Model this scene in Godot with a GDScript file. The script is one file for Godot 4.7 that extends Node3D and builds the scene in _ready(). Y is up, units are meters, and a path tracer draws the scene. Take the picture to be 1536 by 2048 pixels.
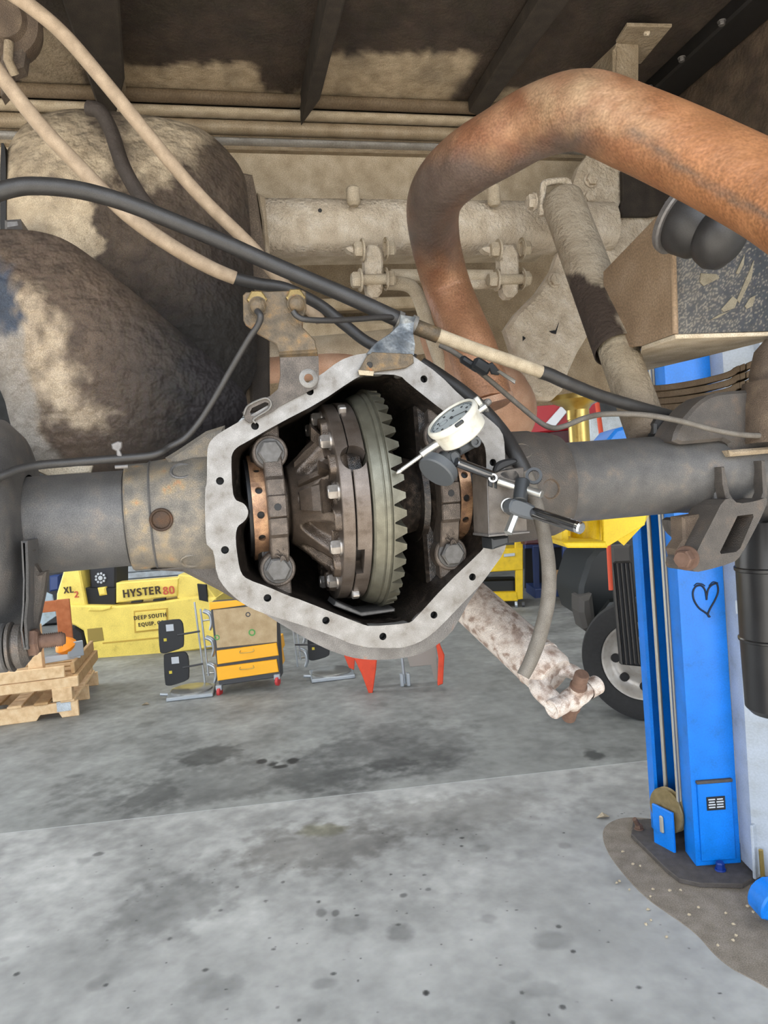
extends Node3D
# Underside of a box truck on a two-post lift: open rear differential being measured with a dial indicator.

const F := 1500.0                       # focal length in pixels of the 1536 x 2048 frame
const UP := Vector3.UP
var cam_pos := Vector3(0, 1.55, 0)
var cb: Basis                           # camera axes
var VT: Transform3D                     # truck axes: x across, y up, -z towards the cab, origin below the lens height
var VB: Basis
var things: Array[Node3D] = []
var names := {}
var nz := {}                            # noises
var tx := {}                            # textures
var M := {}                             # materials
const FACE := 0.825                      # gasket face of the axle
const AX := Vector3(0, -0.0135, -0.9)   # a point of the axle line (truck axes)

# ------------------------------------------------------------------ where a line of sight meets a plane
func ray(x: float, y: float) -> Vector3:
	return cb * Vector3((x - 768.0) / F, -(y - 1024.0) / F, -1.0)
func vray(x: float, y: float) -> Vector3:
	return VB.inverse() * ray(x, y)
func pf(x: float, y: float, f: float) -> Vector3:      # transverse plane f metres ahead
	var d := vray(x, y)
	return d * (-f / d.z)
func pu(x: float, y: float, u: float) -> Vector3:      # level plane
	var d := vray(x, y)
	return d * (u / d.y)
func pr(x: float, y: float, r: float) -> Vector3:      # lengthwise plane
	var d := vray(x, y)
	return d * (r / d.x)
func ground(x: float, y: float, h := 0.0) -> Vector3:  # workshop floor (world)
	var d := ray(x, y)
	return cam_pos + d * ((h - cam_pos.y) / d.y)
func pz(x: float, y: float, z: float) -> Vector3:      # upright plane across the workshop (world)
	var d := ray(x, y)
	return cam_pos + d * (z / d.z)
func polyf(a: Array, f: float) -> PackedVector3Array:
	var o := PackedVector3Array()
	for i in range(0, a.size(), 2): o.append(pf(a[i], a[i + 1], f))
	return o
func polyz(a: Array, z: float) -> PackedVector3Array:
	var o := PackedVector3Array()
	for i in range(0, a.size(), 2): o.append(pz(a[i], a[i + 1], z))
	return o
func path3(a: Array) -> PackedVector3Array:            # x, y, f triples
	var o := PackedVector3Array()
	for i in range(0, a.size(), 3): o.append(pf(a[i], a[i + 1], a[i + 2]))
	return o

# ------------------------------------------------------------------ mesh helpers
func S() -> SurfaceTool:
	var st := SurfaceTool.new()
	st.begin(Mesh.PRIMITIVE_TRIANGLES)
	st.set_color(Color.WHITE)
	st.set_smooth_group(-1)
	return st
func tri(st: SurfaceTool, a: Vector3, b: Vector3, c: Vector3) -> void:   # counter-clockwise seen from outside
	st.add_vertex(a); st.add_vertex(c); st.add_vertex(b)
func quad(st: SurfaceTool, a: Vector3, b: Vector3, c: Vector3, d: Vector3) -> void:
	tri(st, a, b, c); tri(st, a, c, d)
func grp(st: SurfaceTool, g: int) -> void:
	st.set_smooth_group(g)
func quadc(st: SurfaceTool, p: Array, c: Array) -> void:
	for k in [0, 2, 1, 0, 3, 2]:
		st.set_color(c[k]); st.add_vertex(p[k])

func smooth(p: PackedVector3Array, n := 8) -> PackedVector3Array:        # Catmull-Rom through the points
	var o := PackedVector3Array()
	for i in p.size() - 1:
		var a := p[maxi(i - 1, 0)]
		var d := p[mini(i + 2, p.size() - 1)]
		for k in n: o.append(p[i].cubic_interpolate(p[i + 1], a, d, float(k) / n))
	o.append(p[p.size() - 1])
	return o
func chaikin(p: PackedVector3Array, times := 2, closed := true) -> PackedVector3Array:
	for t in times:
		var o := PackedVector3Array()
		var n := p.size()
		if not closed: o.append(p[0])
		for i in (n if closed else n - 1):
			var a := p[i]
			var b := p[(i + 1) % n]
			o.append(a.lerp(b, 0.25)); o.append(a.lerp(b, 0.75))
		if not closed: o.append(p[n - 1])
		p = o
	return p
func radial(p: PackedVector3Array, c: Vector3, n: int) -> PackedVector3Array:   # n points of an outline in a transverse plane, evenly round c
	var o := PackedVector3Array()
	for k in n:
		var t := TAU * k / n
		var d := Vector2(cos(t), sin(t))
		var best := 0.0
		for i in p.size():
			var a := Vector2(p[i].x - c.x, p[i].y - c.y)
			var b := Vector2(p[(i + 1) % p.size()].x - c.x, p[(i + 1) % p.size()].y - c.y)
			var e := b - a
			var den := d.cross(e)
			if absf(den) < 1e-9: continue
			var s := a.cross(e) / den
			var q := a.cross(d) / den
			if s > 0 and q >= -0.0001 and q <= 1.0001: best = maxf(best, s)
		o.append(Vector3(c.x + d.x * best, c.y + d.y * best, p[0].z))
	return o

func newell(p: PackedVector3Array) -> Vector3:
	var n := Vector3.ZERO
	for i in p.size():
		var a := p[i]
		var b := p[(i + 1) % p.size()]
		n += Vector3((a.y - b.y) * (a.z + b.z), (a.z - b.z) * (a.x + b.x), (a.x - b.x) * (a.y + b.y))
	return n.normalized()
func cap(st: SurfaceTool, p: PackedVector3Array, n: Vector3) -> void:   # fill an outline, facing n
	var ax := n.cross(Vector3.UP if absf(n.y) < 0.9 else Vector3.RIGHT).normalized()
	var ay := n.cross(ax)
	var flat := PackedVector2Array()
	for v in p: flat.append(Vector2(v.dot(ax), v.dot(ay)))
	var ix := Geometry2D.triangulate_polygon(flat)
	for i in range(0, ix.size(), 3):
		var a := p[ix[i]]; var b := p[ix[i + 1]]; var c := p[ix[i + 2]]
		if (b - a).cross(c - a).dot(n) < 0: tri(st, a, c, b)
		else: tri(st, a, b, c)
# a solid plate: outline p (front face, facing away from vec), pushed along vec, front and rear edges eased by bevel
func prism(st: SurfaceTool, p: PackedVector3Array, vec: Vector3, bevel := 0.0) -> void:
	var n := -vec.normalized()
	var nn := newell(p)
	if nn.dot(n) < 0:
		p = p.duplicate(); p.reverse(); nn = -nn
	var m := p.size()
	var inn := PackedVector3Array()
	if bevel > 0:
		for i in m:
			var a := (p[i] - p[(i + m - 1) % m]).normalized()
			var b := (p[(i + 1) % m] - p[i]).normalized()
			var na := nn.cross(a); var nb := nn.cross(b)
			var k := na + nb
			k = k / maxf(0.35, k.length_squared() * 0.5) if k.length() > 1e-6 else na
			inn.append(p[i] + k * bevel)
	var rings: Array[PackedVector3Array] = []
	if bevel > 0:
		rings = [inn, shift(p, -n * bevel), shift(p, vec + n * bevel), shift(inn, vec)]
	else:
		rings = [p, shift(p, vec)]
	grp(st, -1)
	cap(st, rings[0], n)
	cap(st, rings[-1], -n)
	var g := 100
	for r in rings.size() - 1:
		g += 50
		for i in m:
			var a := p[i] - p[(i + m - 1) % m]
			var b := p[(i + 1) % m] - p[i]
			if a.angle_to(b) > 0.6: g += 1
			grp(st, g)
			var j := (i + 1) % m
			quad(st, rings[r][i], rings[r + 1][i], rings[r + 1][j], rings[r][j])
	grp(st, -1)
func shift(p: PackedVector3Array, v: Vector3) -> PackedVector3Array:
	var o := PackedVector3Array()
	for q in p: o.append(q + v)
	return o
# rings of equal count joined to a skin (each ring counter-clockwise seen from the first ring's outside)
func loft(st: SurfaceTool, rings: Array, c0 := true, c1 := true, g := 5, flip := false) -> void:
	for r in rings.size() - 1:
		var a: PackedVector3Array = rings[r]
		var b: PackedVector3Array = rings[r + 1]
		grp(st, g)
		for i in a.size():
			var j := (i + 1) % a.size()
			if flip: quad(st, a[i], a[j], b[j], b[i])
			else: quad(st, a[i], b[i], b[j], a[j])
	grp(st, -1)
	var first: PackedVector3Array = rings[0]
	var last: PackedVector3Array = rings[-1]
	if c0: cap(st, first, newell(first) * (-1.0 if flip else 1.0))
	if c1: cap(st, last, -newell(last) * (-1.0 if flip else 1.0))
func tube(st: SurfaceTool, p: PackedVector3Array, r: Variant, sides := 14, caps := true, flatten := 1.0, g := 7) -> void:
	var n := p.size()
	var rings := []
	var t0 := (p[1] - p[0]).normalized()
	var u := t0.cross(Vector3.UP if absf(t0.y) < 0.9 else Vector3.RIGHT).normalized()
	for i in n:
		var t := (p[mini(i + 1, n - 1)] - p[maxi(i - 1, 0)]).normalized()
		u = (u - t * u.dot(t)).normalized()
		var w := t.cross(u)
		var rad: float = r if not (r is Array or r is PackedFloat32Array) else lerpf(r[int(floor(float(i) / (n - 1) * (r.size() - 1)))], r[mini(int(floor(float(i) / (n - 1) * (r.size() - 1))) + 1, r.size() - 1)], fposmod(float(i) / (n - 1) * (r.size() - 1), 1.0))
		var ring := PackedVector3Array()
		for k in sides:
			var a := -TAU * k / sides
			ring.append(p[i] + (u * cos(a) + w * sin(a) * flatten) * rad)
		rings.append(ring)
	loft(st, rings, caps, caps, g)
# profile of (along the axis, radius) turned round the axis
func lathe(st: SurfaceTool, o: Vector3, axis: Vector3, prof: Array, sides := 32, round_until := 0.6) -> void:
	axis = axis.normalized()
	var u := axis.cross(Vector3.UP if absf(axis.y) < 0.9 else Vector3.RIGHT).normalized()
	var w := axis.cross(u)
	var g := 20
	for i in prof.size() - 1:
		var a: Vector2 = prof[i]
		var b: Vector2 = prof[i + 1]
		if i > 0:
			var z: Vector2 = prof[i - 1]
			if absf((a - z).angle_to(b - a)) > round_until: g += 1
		grp(st, g if sides > 8 else -1)
		for k in sides:
			var t0 := TAU * k / sides
			var t1 := TAU * (k + 1) / sides
			var d0 := u * cos(t0) + w * sin(t0)
			var d1 := u * cos(t1) + w * sin(t1)
			var p0 := o + axis * a.x + d0 * a.y
			var p1 := o + axis * a.x + d1 * a.y
			var p2 := o + axis * b.x + d1 * b.y
			var p3 := o + axis * b.x + d0 * b.y
			if a.y > 1e-6: tri(st, p0, p1, p2)
			if b.y > 1e-6: tri(st, p0, p2, p3)
	grp(st, -1)
func rod(st: SurfaceTool, a: Vector3, b: Vector3, r: float, sides := 16, ease := 0.0) -> void:
	var l := a.distance_to(b)
	var e := ease if ease > 0 else minf(r * 0.15, l * 0.2)
	lathe(st, a, b - a, [Vector2(0, 0), Vector2(0, r - e), Vector2(e, r), Vector2(l - e, r), Vector2(l, r - e), Vector2(l, 0)], sides)
# box with eased edges
func cbox(st: SurfaceTool, t: Transform3D, size: Vector3, b := 0.002) -> void:
	var h := size * 0.5
	b = minf(b, minf(h.x, minf(h.y, h.z)) * 0.9)
	var v := func(sx: float, sy: float, sz: float, k: int) -> Vector3:
		var q := Vector3(h.x * sx, h.y * sy, h.z * sz)
		if k != 0: q.x -= b * sx
		if k != 1: q.y -= b * sy
		if k != 2: q.z -= b * sz
		return t * q
	grp(st, -1)
	for k in 3:
		for s in [-1.0, 1.0]:
			var q := []
			for c in [[-1, -1], [1, -1], [1, 1], [-1, 1]]:
				var a := [0.0, 0.0, 0.0]
				a[k] = s; a[(k + 1) % 3] = float(c[0]); a[(k + 2) % 3] = float(c[1])
				q.append(v.call(a[0], a[1], a[2], k))
			if s > 0: quad(st, q[0], q[1], q[2], q[3])
			else: quad(st, q[3], q[2], q[1], q[0])
	for k in 3:                                     # edges along axis k
		var i := (k + 1) % 3
		var j := (k + 2) % 3
		for c in [[-1.0, -1.0], [1.0, -1.0], [1.0, 1.0], [-1.0, 1.0]]:
			var lo := [0.0, 0.0, 0.0]; var hi := [0.0, 0.0, 0.0]
			lo[k] = -1.0; hi[k] = 1.0
			lo[i] = c[0]; hi[i] = c[0]; lo[j] = c[1]; hi[j] = c[1]
			var q: Array = [v.call(lo[0], lo[1], lo[2], i), v.call(hi[0], hi[1], hi[2], i), v.call(hi[0], hi[1], hi[2], j), v.call(lo[0], lo[1], lo[2], j)]
			if c[0] * c[1] > 0: quad(st, q[3], q[2], q[1], q[0])
			else: quad(st, q[0], q[1], q[2], q[3])
	for x in [-1.0, 1.0]:
		for y in [-1.0, 1.0]:
			for z in [-1.0, 1.0]:
				var q: Array = [v.call(x, y, z, 0), v.call(x, y, z, 1), v.call(x, y, z, 2)]
				if x * y * z > 0: tri(st, q[0], q[1], q[2])
				else: tri(st, q[0], q[2], q[1])
func at(p: Vector3, b := Basis()) -> Transform3D:
	return Transform3D(b, p)
func facing(n: Vector3, up := Vector3.UP) -> Basis:     # y along n
	n = n.normalized()
	var x := up.cross(n)
	if x.length() < 0.01: x = Vector3.RIGHT.cross(n)
	x = x.normalized()
	return Basis(x, n, x.cross(n))
func hex_bolt(st: SurfaceTool, p: Vector3, axis: Vector3, r: float, h: float, flange := 1.25) -> void:
	var n := axis.normalized()
	if flange > 0: lathe(st, p, n, [Vector2(0, r * flange), Vector2(h * 0.12, r * flange), Vector2(h * 0.2, r * flange * 0.96), Vector2(h * 0.2, 0)], 24)
	lathe(st, p, n, [Vector2(0, r), Vector2(h * 0.86, r), Vector2(h, r * 0.86), Vector2(h, 0)], 6)
	lathe(st, p + n * h, n, [Vector2(-0.001, r * 0.78), Vector2(h * 0.06, r * 0.76), Vector2(h * 0.06, 0)], 24)

# ------------------------------------------------------------------ the tree of things, parts and sub-parts
func numbered(called: String) -> String:
	names[called] = names.get(called, -1) + 1
	return called if names[called] == 0 else "%s_%03d" % [called, names[called]]
func thing(called: String, label: String, category: String, group := "", where := Transform3D()) -> Node3D:
	var o := Node3D.new()
	o.name = numbered(called)
	add_child(o)
	o.transform = where
	o.set_meta("label", label)
	o.set_meta("category", category)
	if group: o.set_meta("group", group)
	things.append(o)
	return o
func part(parent: Node, called: String, st: SurfaceTool, m: Material) -> MeshInstance3D:
	st.generate_normals()
	return mesh_part(parent, called, st.commit(), m)
func mesh_part(parent: Node, called: String, mesh: Mesh, m: Material, where := Transform3D()) -> MeshInstance3D:
	var o := MeshInstance3D.new()
	o.name = called
	o.mesh = mesh
	o.material_override = m
	o.transform = where
	parent.add_child(o, true)
	return o
func structure(called: String) -> Node3D:
	var o := Node3D.new()
	o.name = called
	add_child(o)
	o.set_meta("kind", "structure")
	return o
func lettering(parent: Node, called: String, what: String, where: Transform3D, height: float, m: Material, depth := 0.003, bold := false, font := "Droid Sans") -> MeshInstance3D:
	var t := TextMesh.new()
	var f := SystemFont.new()
	f.font_names = PackedStringArray([font])
	if bold: f.font_weight = 700
	t.font = f
	t.text = what
	t.font_size = 32
	t.pixel_size = height / 23.0
	t.depth = depth
	return mesh_part(parent, called, t, m, where)
func settle() -> void:            # set every thing's origin at its base
	for o in things:
		var box := AABB()
		var any := false
		for c in o.get_children():
			if c is MeshInstance3D:
				var b: AABB = c.transform * c.mesh.get_aabb()
				box = box.merge(b) if any else b
				any = true
		if not any: continue
		var off := Vector3(box.get_center().x, box.position.y, box.get_center().z)
		o.transform = o.transform * Transform3D(Basis(), off)
		for c in o.get_children():
			if c is Node3D: c.position -= off

# ------------------------------------------------------------------ textures and materials
func noise(key: String, seed_: int, freq: float, oct := 4, type := FastNoiseLite.TYPE_SIMPLEX_SMOOTH, gain := 0.5) -> FastNoiseLite:
	if not nz.has(key):
		var n := FastNoiseLite.new()
		n.noise_type = type
		n.seed = seed_
		n.frequency = freq
		n.fractal_octaves = oct
		n.fractal_gain = gain
		nz[key] = n
	return nz[key]
func bytes_of(n: FastNoiseLite, w: int) -> PackedByteArray:
	var im := n.get_seamless_image(w, w, false, false, 0.15, true)
	im.convert(Image.FORMAT_L8)
	return im.get_data()
# coarse noise through a colour ramp, times fine grain, with pale or dark specks
func grime(key: String, seed_: int, ramp: Array, coarse := 0.012, grain := 0.3, speck := Color(0, 0, 0, 0), speck_at := 0.8, w := 512, oct := 5) -> ImageTexture:
	var a := bytes_of(noise(key + "a", seed_, coarse, oct), w)
	var b := bytes_of(noise(key + "b", seed_ + 7, 0.16, 3), w)
	var g := Gradient.new()
	g.offsets = PackedFloat32Array(); g.colors = PackedColorArray()
	var offs := PackedFloat32Array(); var cols := PackedColorArray()
	for r in ramp: offs.append(r[0]); cols.append(r[1])
	g.offsets = offs; g.colors = cols
	var lut := PackedInt32Array()
	for i in 256:
		var c := g.sample(i / 255.0)
		lut.append(c.r8); lut.append(c.g8); lut.append(c.b8)
	var out := PackedByteArray()
	out.resize(w * w * 4)
	var lim := int(speck_at * 255)
	var sr := speck.r8; var sg := speck.g8; var sb := speck.b8
	var has := speck.a > 0
	for i in w * w:
		var k := a[i] * 3
		var m := 1.0 + (b[i] / 255.0 - 0.5) * grain * 2.0
		var j := i * 4
		if has and b[i] > lim:
			out[j] = sr; out[j + 1] = sg; out[j + 2] = sb
		else:
			out[j] = clampi(int(lut[k] * m), 0, 255)
			out[j + 1] = clampi(int(lut[k + 1] * m), 0, 255)
			out[j + 2] = clampi(int(lut[k + 2] * m), 0, 255)
		out[j + 3] = 255
	tx[key] = ImageTexture.create_from_image(Image.create_from_data(w, w, false, Image.FORMAT_RGBA8, out))
	return tx[key]
func bumps(key: String, seed_: int, freq: float, oct: int, strength: float, type := FastNoiseLite.TYPE_SIMPLEX_SMOOTH, w := 512) -> ImageTexture:
	var im := noise(key + "n", seed_, freq, oct, type).get_seamless_image(w, w, false, false, 0.15, true)
	im.convert(Image.FORMAT_RGBA8)
	im.bump_map_to_normal_map(strength)
	tx[key] = ImageTexture.create_from_image(im)
	return tx[key]
func mat(key: String, color: Color, rough: float, metal := 0.0, tex := "", bump := "", scale := 4.0, bump_by := 1.0, vertex := false) -> StandardMaterial3D:
	var m := StandardMaterial3D.new()
	m.resource_name = key
	m.albedo_color = color
	m.roughness = rough
	m.metallic = metal
	if tex: m.albedo_texture = tx[tex]
	if bump:
		m.normal_enabled = true
		m.normal_texture = tx[bump]
		m.normal_scale = bump_by
	if tex or bump:
		m.uv1_triplanar = true
		m.uv1_scale = Vector3.ONE * scale
		m.uv1_triplanar_sharpness = 3.0
	m.vertex_color_use_as_albedo = vertex
	M[key] = m
	return m
func rgb(r: int, g: int, b: int) -> Color:
	return Color8(r, g, b)
func lin(r: int, g: int, b: int) -> Color:
	return Color8(r, g, b).srgb_to_linear()

func _ready() -> void:
	# camera, sky, lights, exposure
	cb = Basis(Vector3.RIGHT, deg_to_rad(-1.95)) * Basis(Vector3.BACK, deg_to_rad(-4.4))
	var fwd := ray(420, 1000)
	fwd.y = 0
	fwd = fwd.normalized()
	VB = Basis(fwd.cross(UP), UP, -fwd)
	VT = Transform3D(VB, cam_pos)
	var cam := Camera3D.new()
	cam.name = "camera"
	cam.transform = Transform3D(cb, cam_pos)
	cam.keep_aspect = Camera3D.KEEP_HEIGHT
	cam.fov = rad_to_deg(2.0 * atan(1024.0 / F))
	cam.near = 0.02
	cam.far = 80.0
	add_child(cam)
	cam.current = true
	var we := WorldEnvironment.new()
	we.name = "environment"
	var e := Environment.new()
	e.background_mode = Environment.BG_SKY
	var sky := Sky.new()
	var sm := ProceduralSkyMaterial.new()
	sm.sky_top_color = Color(0.74, 0.78, 0.83)
	sm.sky_horizon_color = Color(0.90, 0.91, 0.92)
	sm.ground_horizon_color = Color(0.6, 0.6, 0.58)
	sm.ground_bottom_color = Color(0.4, 0.4, 0.38)
	sm.sky_energy_multiplier = 1.7
	sm.ground_energy_multiplier = 1.2
	sky.sky_material = sm
	e.sky = sky
	e.tonemap_mode = Environment.TONE_MAPPER_LINEAR
	e.tonemap_exposure = 2.05
	e.sdfgi_enabled = true
	e.ssao_enabled = true
	e.ssil_enabled = true
	we.environment = e
	add_child(we)
	var sun := DirectionalLight3D.new()        # hazy sun on the apron outside, from behind the door wall
	sun.name = "sun"
	sun.light_color = Color(1.0, 0.96, 0.9)
	sun.light_energy = 3.6
	sun.light_angular_distance = 3.0
	sun.shadow_enabled = true
	sun.transform = Transform3D(Basis.looking_at(Vector3(0.10, -0.88, -0.47)), Vector3(0, 6, 8))
	add_child(sun)
	make_textures()
	make_materials()
	build_room()
	build_truck_body()
	await build_axle()
	await build_carrier()
	await build_lines()
	build_gauge()
	build_suspension()
	build_lift()
	build_shop()
	settle()

func make_textures() -> void:
	# neutral grain for vertex-painted surfaces
	grime("grain", 3, [[0.0, rgb(200, 196, 190)], [0.45, rgb(222, 220, 217)], [1.0, rgb(250, 250, 250)]], 0.01, 0.2, rgb(255, 252, 245), 0.86)
	grime("streak", 5, [[0.0, rgb(205, 202, 198)], [0.5, rgb(230, 228, 226)], [1.0, rgb(255, 255, 255)]], 0.012, 0.1)
	# pale road dust caked on steel
	grime("dust", 11, [[0.0, rgb(178, 162, 140)], [0.5, rgb(198, 183, 161)], [1.0, rgb(216, 204, 186)]], 0.008, 0.16, rgb(228, 217, 200), 0.87)
	grime("darkdirt", 13, [[0.0, rgb(78, 68, 60)], [0.5, rgb(94, 83, 73)], [1.0, rgb(114, 102, 89)]], 0.008, 0.25, rgb(146, 133, 115), 0.92)
	# black painted axle steel with brown dirt
	grime("axle", 17, [[0.0, rgb(80, 78, 77)], [0.6, rgb(92, 90, 88)], [0.85, rgb(102, 96, 91)], [1.0, rgb(116, 105, 95)]], 0.008, 0.2, rgb(146, 134, 118), 0.93)
	grime("boss", 19, [[0.0, rgb(84, 80, 74)], [0.4, rgb(104, 98, 89)], [0.62, rgb(118, 108, 94)], [0.8, rgb(136, 120, 94)], [0.92, rgb(150, 112, 78)], [1.0, rgb(172, 122, 82)]], 0.008, 0.22, rgb(160, 146, 120), 0.9)
	# bare gasket face: scraped grey iron
	grime("scraped", 23, [[0.0, rgb(98, 92, 85)], [0.3, rgb(118, 114, 109)], [0.7, rgb(129, 126, 122)], [1.0, rgb(142, 139, 135)]], 0.008, 0.12, rgb(180, 174, 166), 0.92)
	grime("castsilver", 29, [[0.0, rgb(116, 115, 115)], [0.5, rgb(136, 136, 137)], [0.88, rgb(152, 152, 153)], [1.0, rgb(184, 146, 126)]], 0.008, 0.2, rgb(198, 196, 192), 0.86)
	# oily inside
	grime("oily", 31, [[0.0, rgb(22, 19, 17)], [0.5, rgb(40, 35, 31)], [0.8, rgb(66, 57, 50)], [1.0, rgb(92, 80, 70)]], 0.02, 0.25)
	grime("case", 37, [[0.0, rgb(74, 67, 61)], [0.5, rgb(92, 84, 77)], [0.85, rgb(108, 99, 91)], [1.0, rgb(122, 113, 104)]], 0.012, 0.25, rgb(140, 130, 122), 0.92)
	grime("gear", 41, [[0.0, rgb(104, 102, 93)], [0.5, rgb(120, 118, 108)], [1.0, rgb(136, 134, 124)]], 0.01, 0.1)
	grime("bronze", 43, [[0.0, rgb(100, 76, 60)], [0.4, rgb(136, 104, 80)], [0.7, rgb(168, 130, 98)], [1.0, rgb(190, 156, 120)]], 0.01, 0.2)
	# heat-browned exhaust
	grime("elbow", 53, [[0.0, rgb(166, 126, 99)], [0.5, rgb(186, 145, 117)], [1.0, rgb(200, 164, 138)]], 0.008, 0.12)
	grime("whiterust", 59, [[0.0, rgb(112, 92, 80)], [0.3, rgb(138, 118, 106)], [0.42, rgb(170, 156, 145)], [0.6, rgb(190, 179, 170)], [1.0, rgb(208, 200, 192)]], 0.014, 0.2, rgb(216, 208, 200), 0.9)
	grime("wood", 67, [[0.0, rgb(208, 170, 126)], [0.5, rgb(226, 192, 148)], [1.0, rgb(236, 208, 168)]], 0.01, 0.1)
	grime("scuffed", 71, [[0.0, rgb(216, 211, 200)], [0.25, rgb(238, 236, 231)], [1.0, rgb(255, 255, 255)]], 0.01, 0.06)
	grime("card", 73, [[0.0, rgb(172, 146, 108)], [1.0, rgb(198, 174, 138)]], 0.01, 0.06)
	grime("wornsteel", 79, [[0.0, rgb(74, 80, 86)], [0.45, rgb(112, 118, 124)], [0.75, rgb(158, 162, 163)], [1.0, rgb(206, 204, 194)]], 0.02, 0.16)
	bumps("crust", 101, 0.035, 5, 6.0)
	bumps("cast", 103, 0.12, 3, 3.0)
	bumps("fine", 105, 0.25, 2, 1.6)
	bumps("ripple", 107, 0.022, 3, 9.0, FastNoiseLite.TYPE_PERLIN)
	make_floor_texture()

# the concrete: pale and dark clouds, oil spots, tyre smears, joint grime; laid over 8 x 8 m in plan
func make_floor_texture() -> void:
	var w := 1536
	var span := 8.0
	var a := bytes_of(noise("fa", 201, 0.009, 7, FastNoiseLite.TYPE_SIMPLEX_SMOOTH, 0.6), w)
	var b := bytes_of(noise("fb", 207, 0.05, 4), w)
	var out := PackedByteArray()
	out.resize(w * w * 4)
	for i in w * w:
		var v := 152 + (a[i] - 128) * 0.24 + (b[i] - 128) * 0.12
		var j := i * 4
		out[j] = clampi(int(v * 1.012), 0, 255); out[j + 1] = clampi(int(v * 1.006), 0, 255); out[j + 2] = clampi(int(v * 0.985), 0, 255); out[j + 3] = 255
	var rng := RandomNumberGenerator.new()
	rng.seed = 77
	var spots := []                                   # x, z, radius x, radius z, strength, tint
	for q in [[420, 1510, 0.16, 0.16, 0.30, 0], [300, 1590, 0.16, 0.22, 0.24, 0], [545, 1527, 0.04, 0.05, 0.7, 0], [585, 1522, 0.035, 0.05, 0.7, 0], [525, 1522, 0.03, 0.04, 0.6, 0], [560, 1533, 0.05, 0.03, 0.6, 0],
			[700, 1525, 0.5, 0.35, 0.14, 0], [450, 1560, 0.8, 0.3, 0.15, 0], [800, 1490, 0.5, 0.4, 0.12, 0], [620, 1690, 0.32, 0.22, 0.2, 1], [350, 1815, 0.22, 0.2, 0.13, 0], [900, 1620, 0.5, 0.2, 0.12, 1],
			[800, 1865, 0.05, 0.05, 0.22, 0], [700, 1850, 0.07, 0.05, 0.1, 0], [850, 1985, 0.01, 0.014, 0.75, 0], [1185, 1510, 0.05, 0.08, 0.4, 0], [770, 1530, 0.14, 0.1, 0.25, 0], [195, 1708, 0.03, 0.02, 0.35, 0], [420, 1975, 0.10, 0.06, 0.12, 0],
			[640, 1825, 0.02, 0.03, 0.25, 0], [670, 1825, 0.012, 0.02, 0.3, 0], [805, 1790, 0.016, 0.016, 0.35, 0], [855, 1778, 0.012, 0.012, 0.3, 0], [640, 1660, 0.12, 0.07, 0.16, 2], [1100, 1880, 0.07, 0.05, 0.16, 0], [560, 1310, 0.2, 0.7, 0.1, 0]]:
		var g := ground(q[0], q[1])
		spots.append([g.x, g.z, q[2], q[3], q[4], q[5]])
	for k in 240:
		var r := 0.002 + 0.008 * pow(rng.randf(), 4.0)
		spots.append([rng.randf_range(-2.2, 1.2), rng.randf_range(-3.4, -1.9), r, r * rng.randf_range(0.7, 1.3), rng.randf_range(0.15, 0.6), 0])
	for k in 60:
		var r := 0.02 + 0.06 * rng.randf()
		spots.append([rng.randf_range(-2.5, 1.2), rng.randf_range(-5.4, -1.9), r, r * rng.randf_range(0.5, 1.4), rng.randf_range(0.04, 0.12), 0])
	for q in spots:
		var cx: float = (q[0] + span * 0.5) / span * w
		var cz: float = (q[1] + 7.0) / span * w
		var rx: float = q[2] / span * w
		var rz: float = q[3] / span * w
		for py in range(maxi(0, int(cz - rz * 1.6) - 1), mini(w, int(cz + rz * 1.6) + 2)):
			for px in range(maxi(0, int(cx - rx * 1.6) - 1), mini(w, int(cx + rx * 1.6) + 2)):
				var i := py * w + px
				var d := sqrt(pow((px - cx) / maxf(rx, 0.6), 2.0) + pow((py - cz) / maxf(rz, 0.6), 2.0)) + (a[i] - 128) / 300.0 + (b[i] - 128) / 420.0
				if d > 1.2: continue
				var s: float = q[4] * clampf((1.2 - d) / 0.5, 0.0, 1.0)
				var j := i * 4
				out[j] = int(out[j] * (1.0 - s * (0.9 if q[5] else 1.0)))
				out[j + 1] = int(out[j + 1] * (1.0 - s * (0.95 if q[5] else 1.0)))
				out[j + 2] = int(out[j + 2] * (1.0 - s * (1.5 if q[5] == 2 else 1.0)))
	tx["concrete"] = ImageTexture.create_from_image(Image.create_from_data(w, w, false, Image.FORMAT_RGBA8, out))

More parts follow.
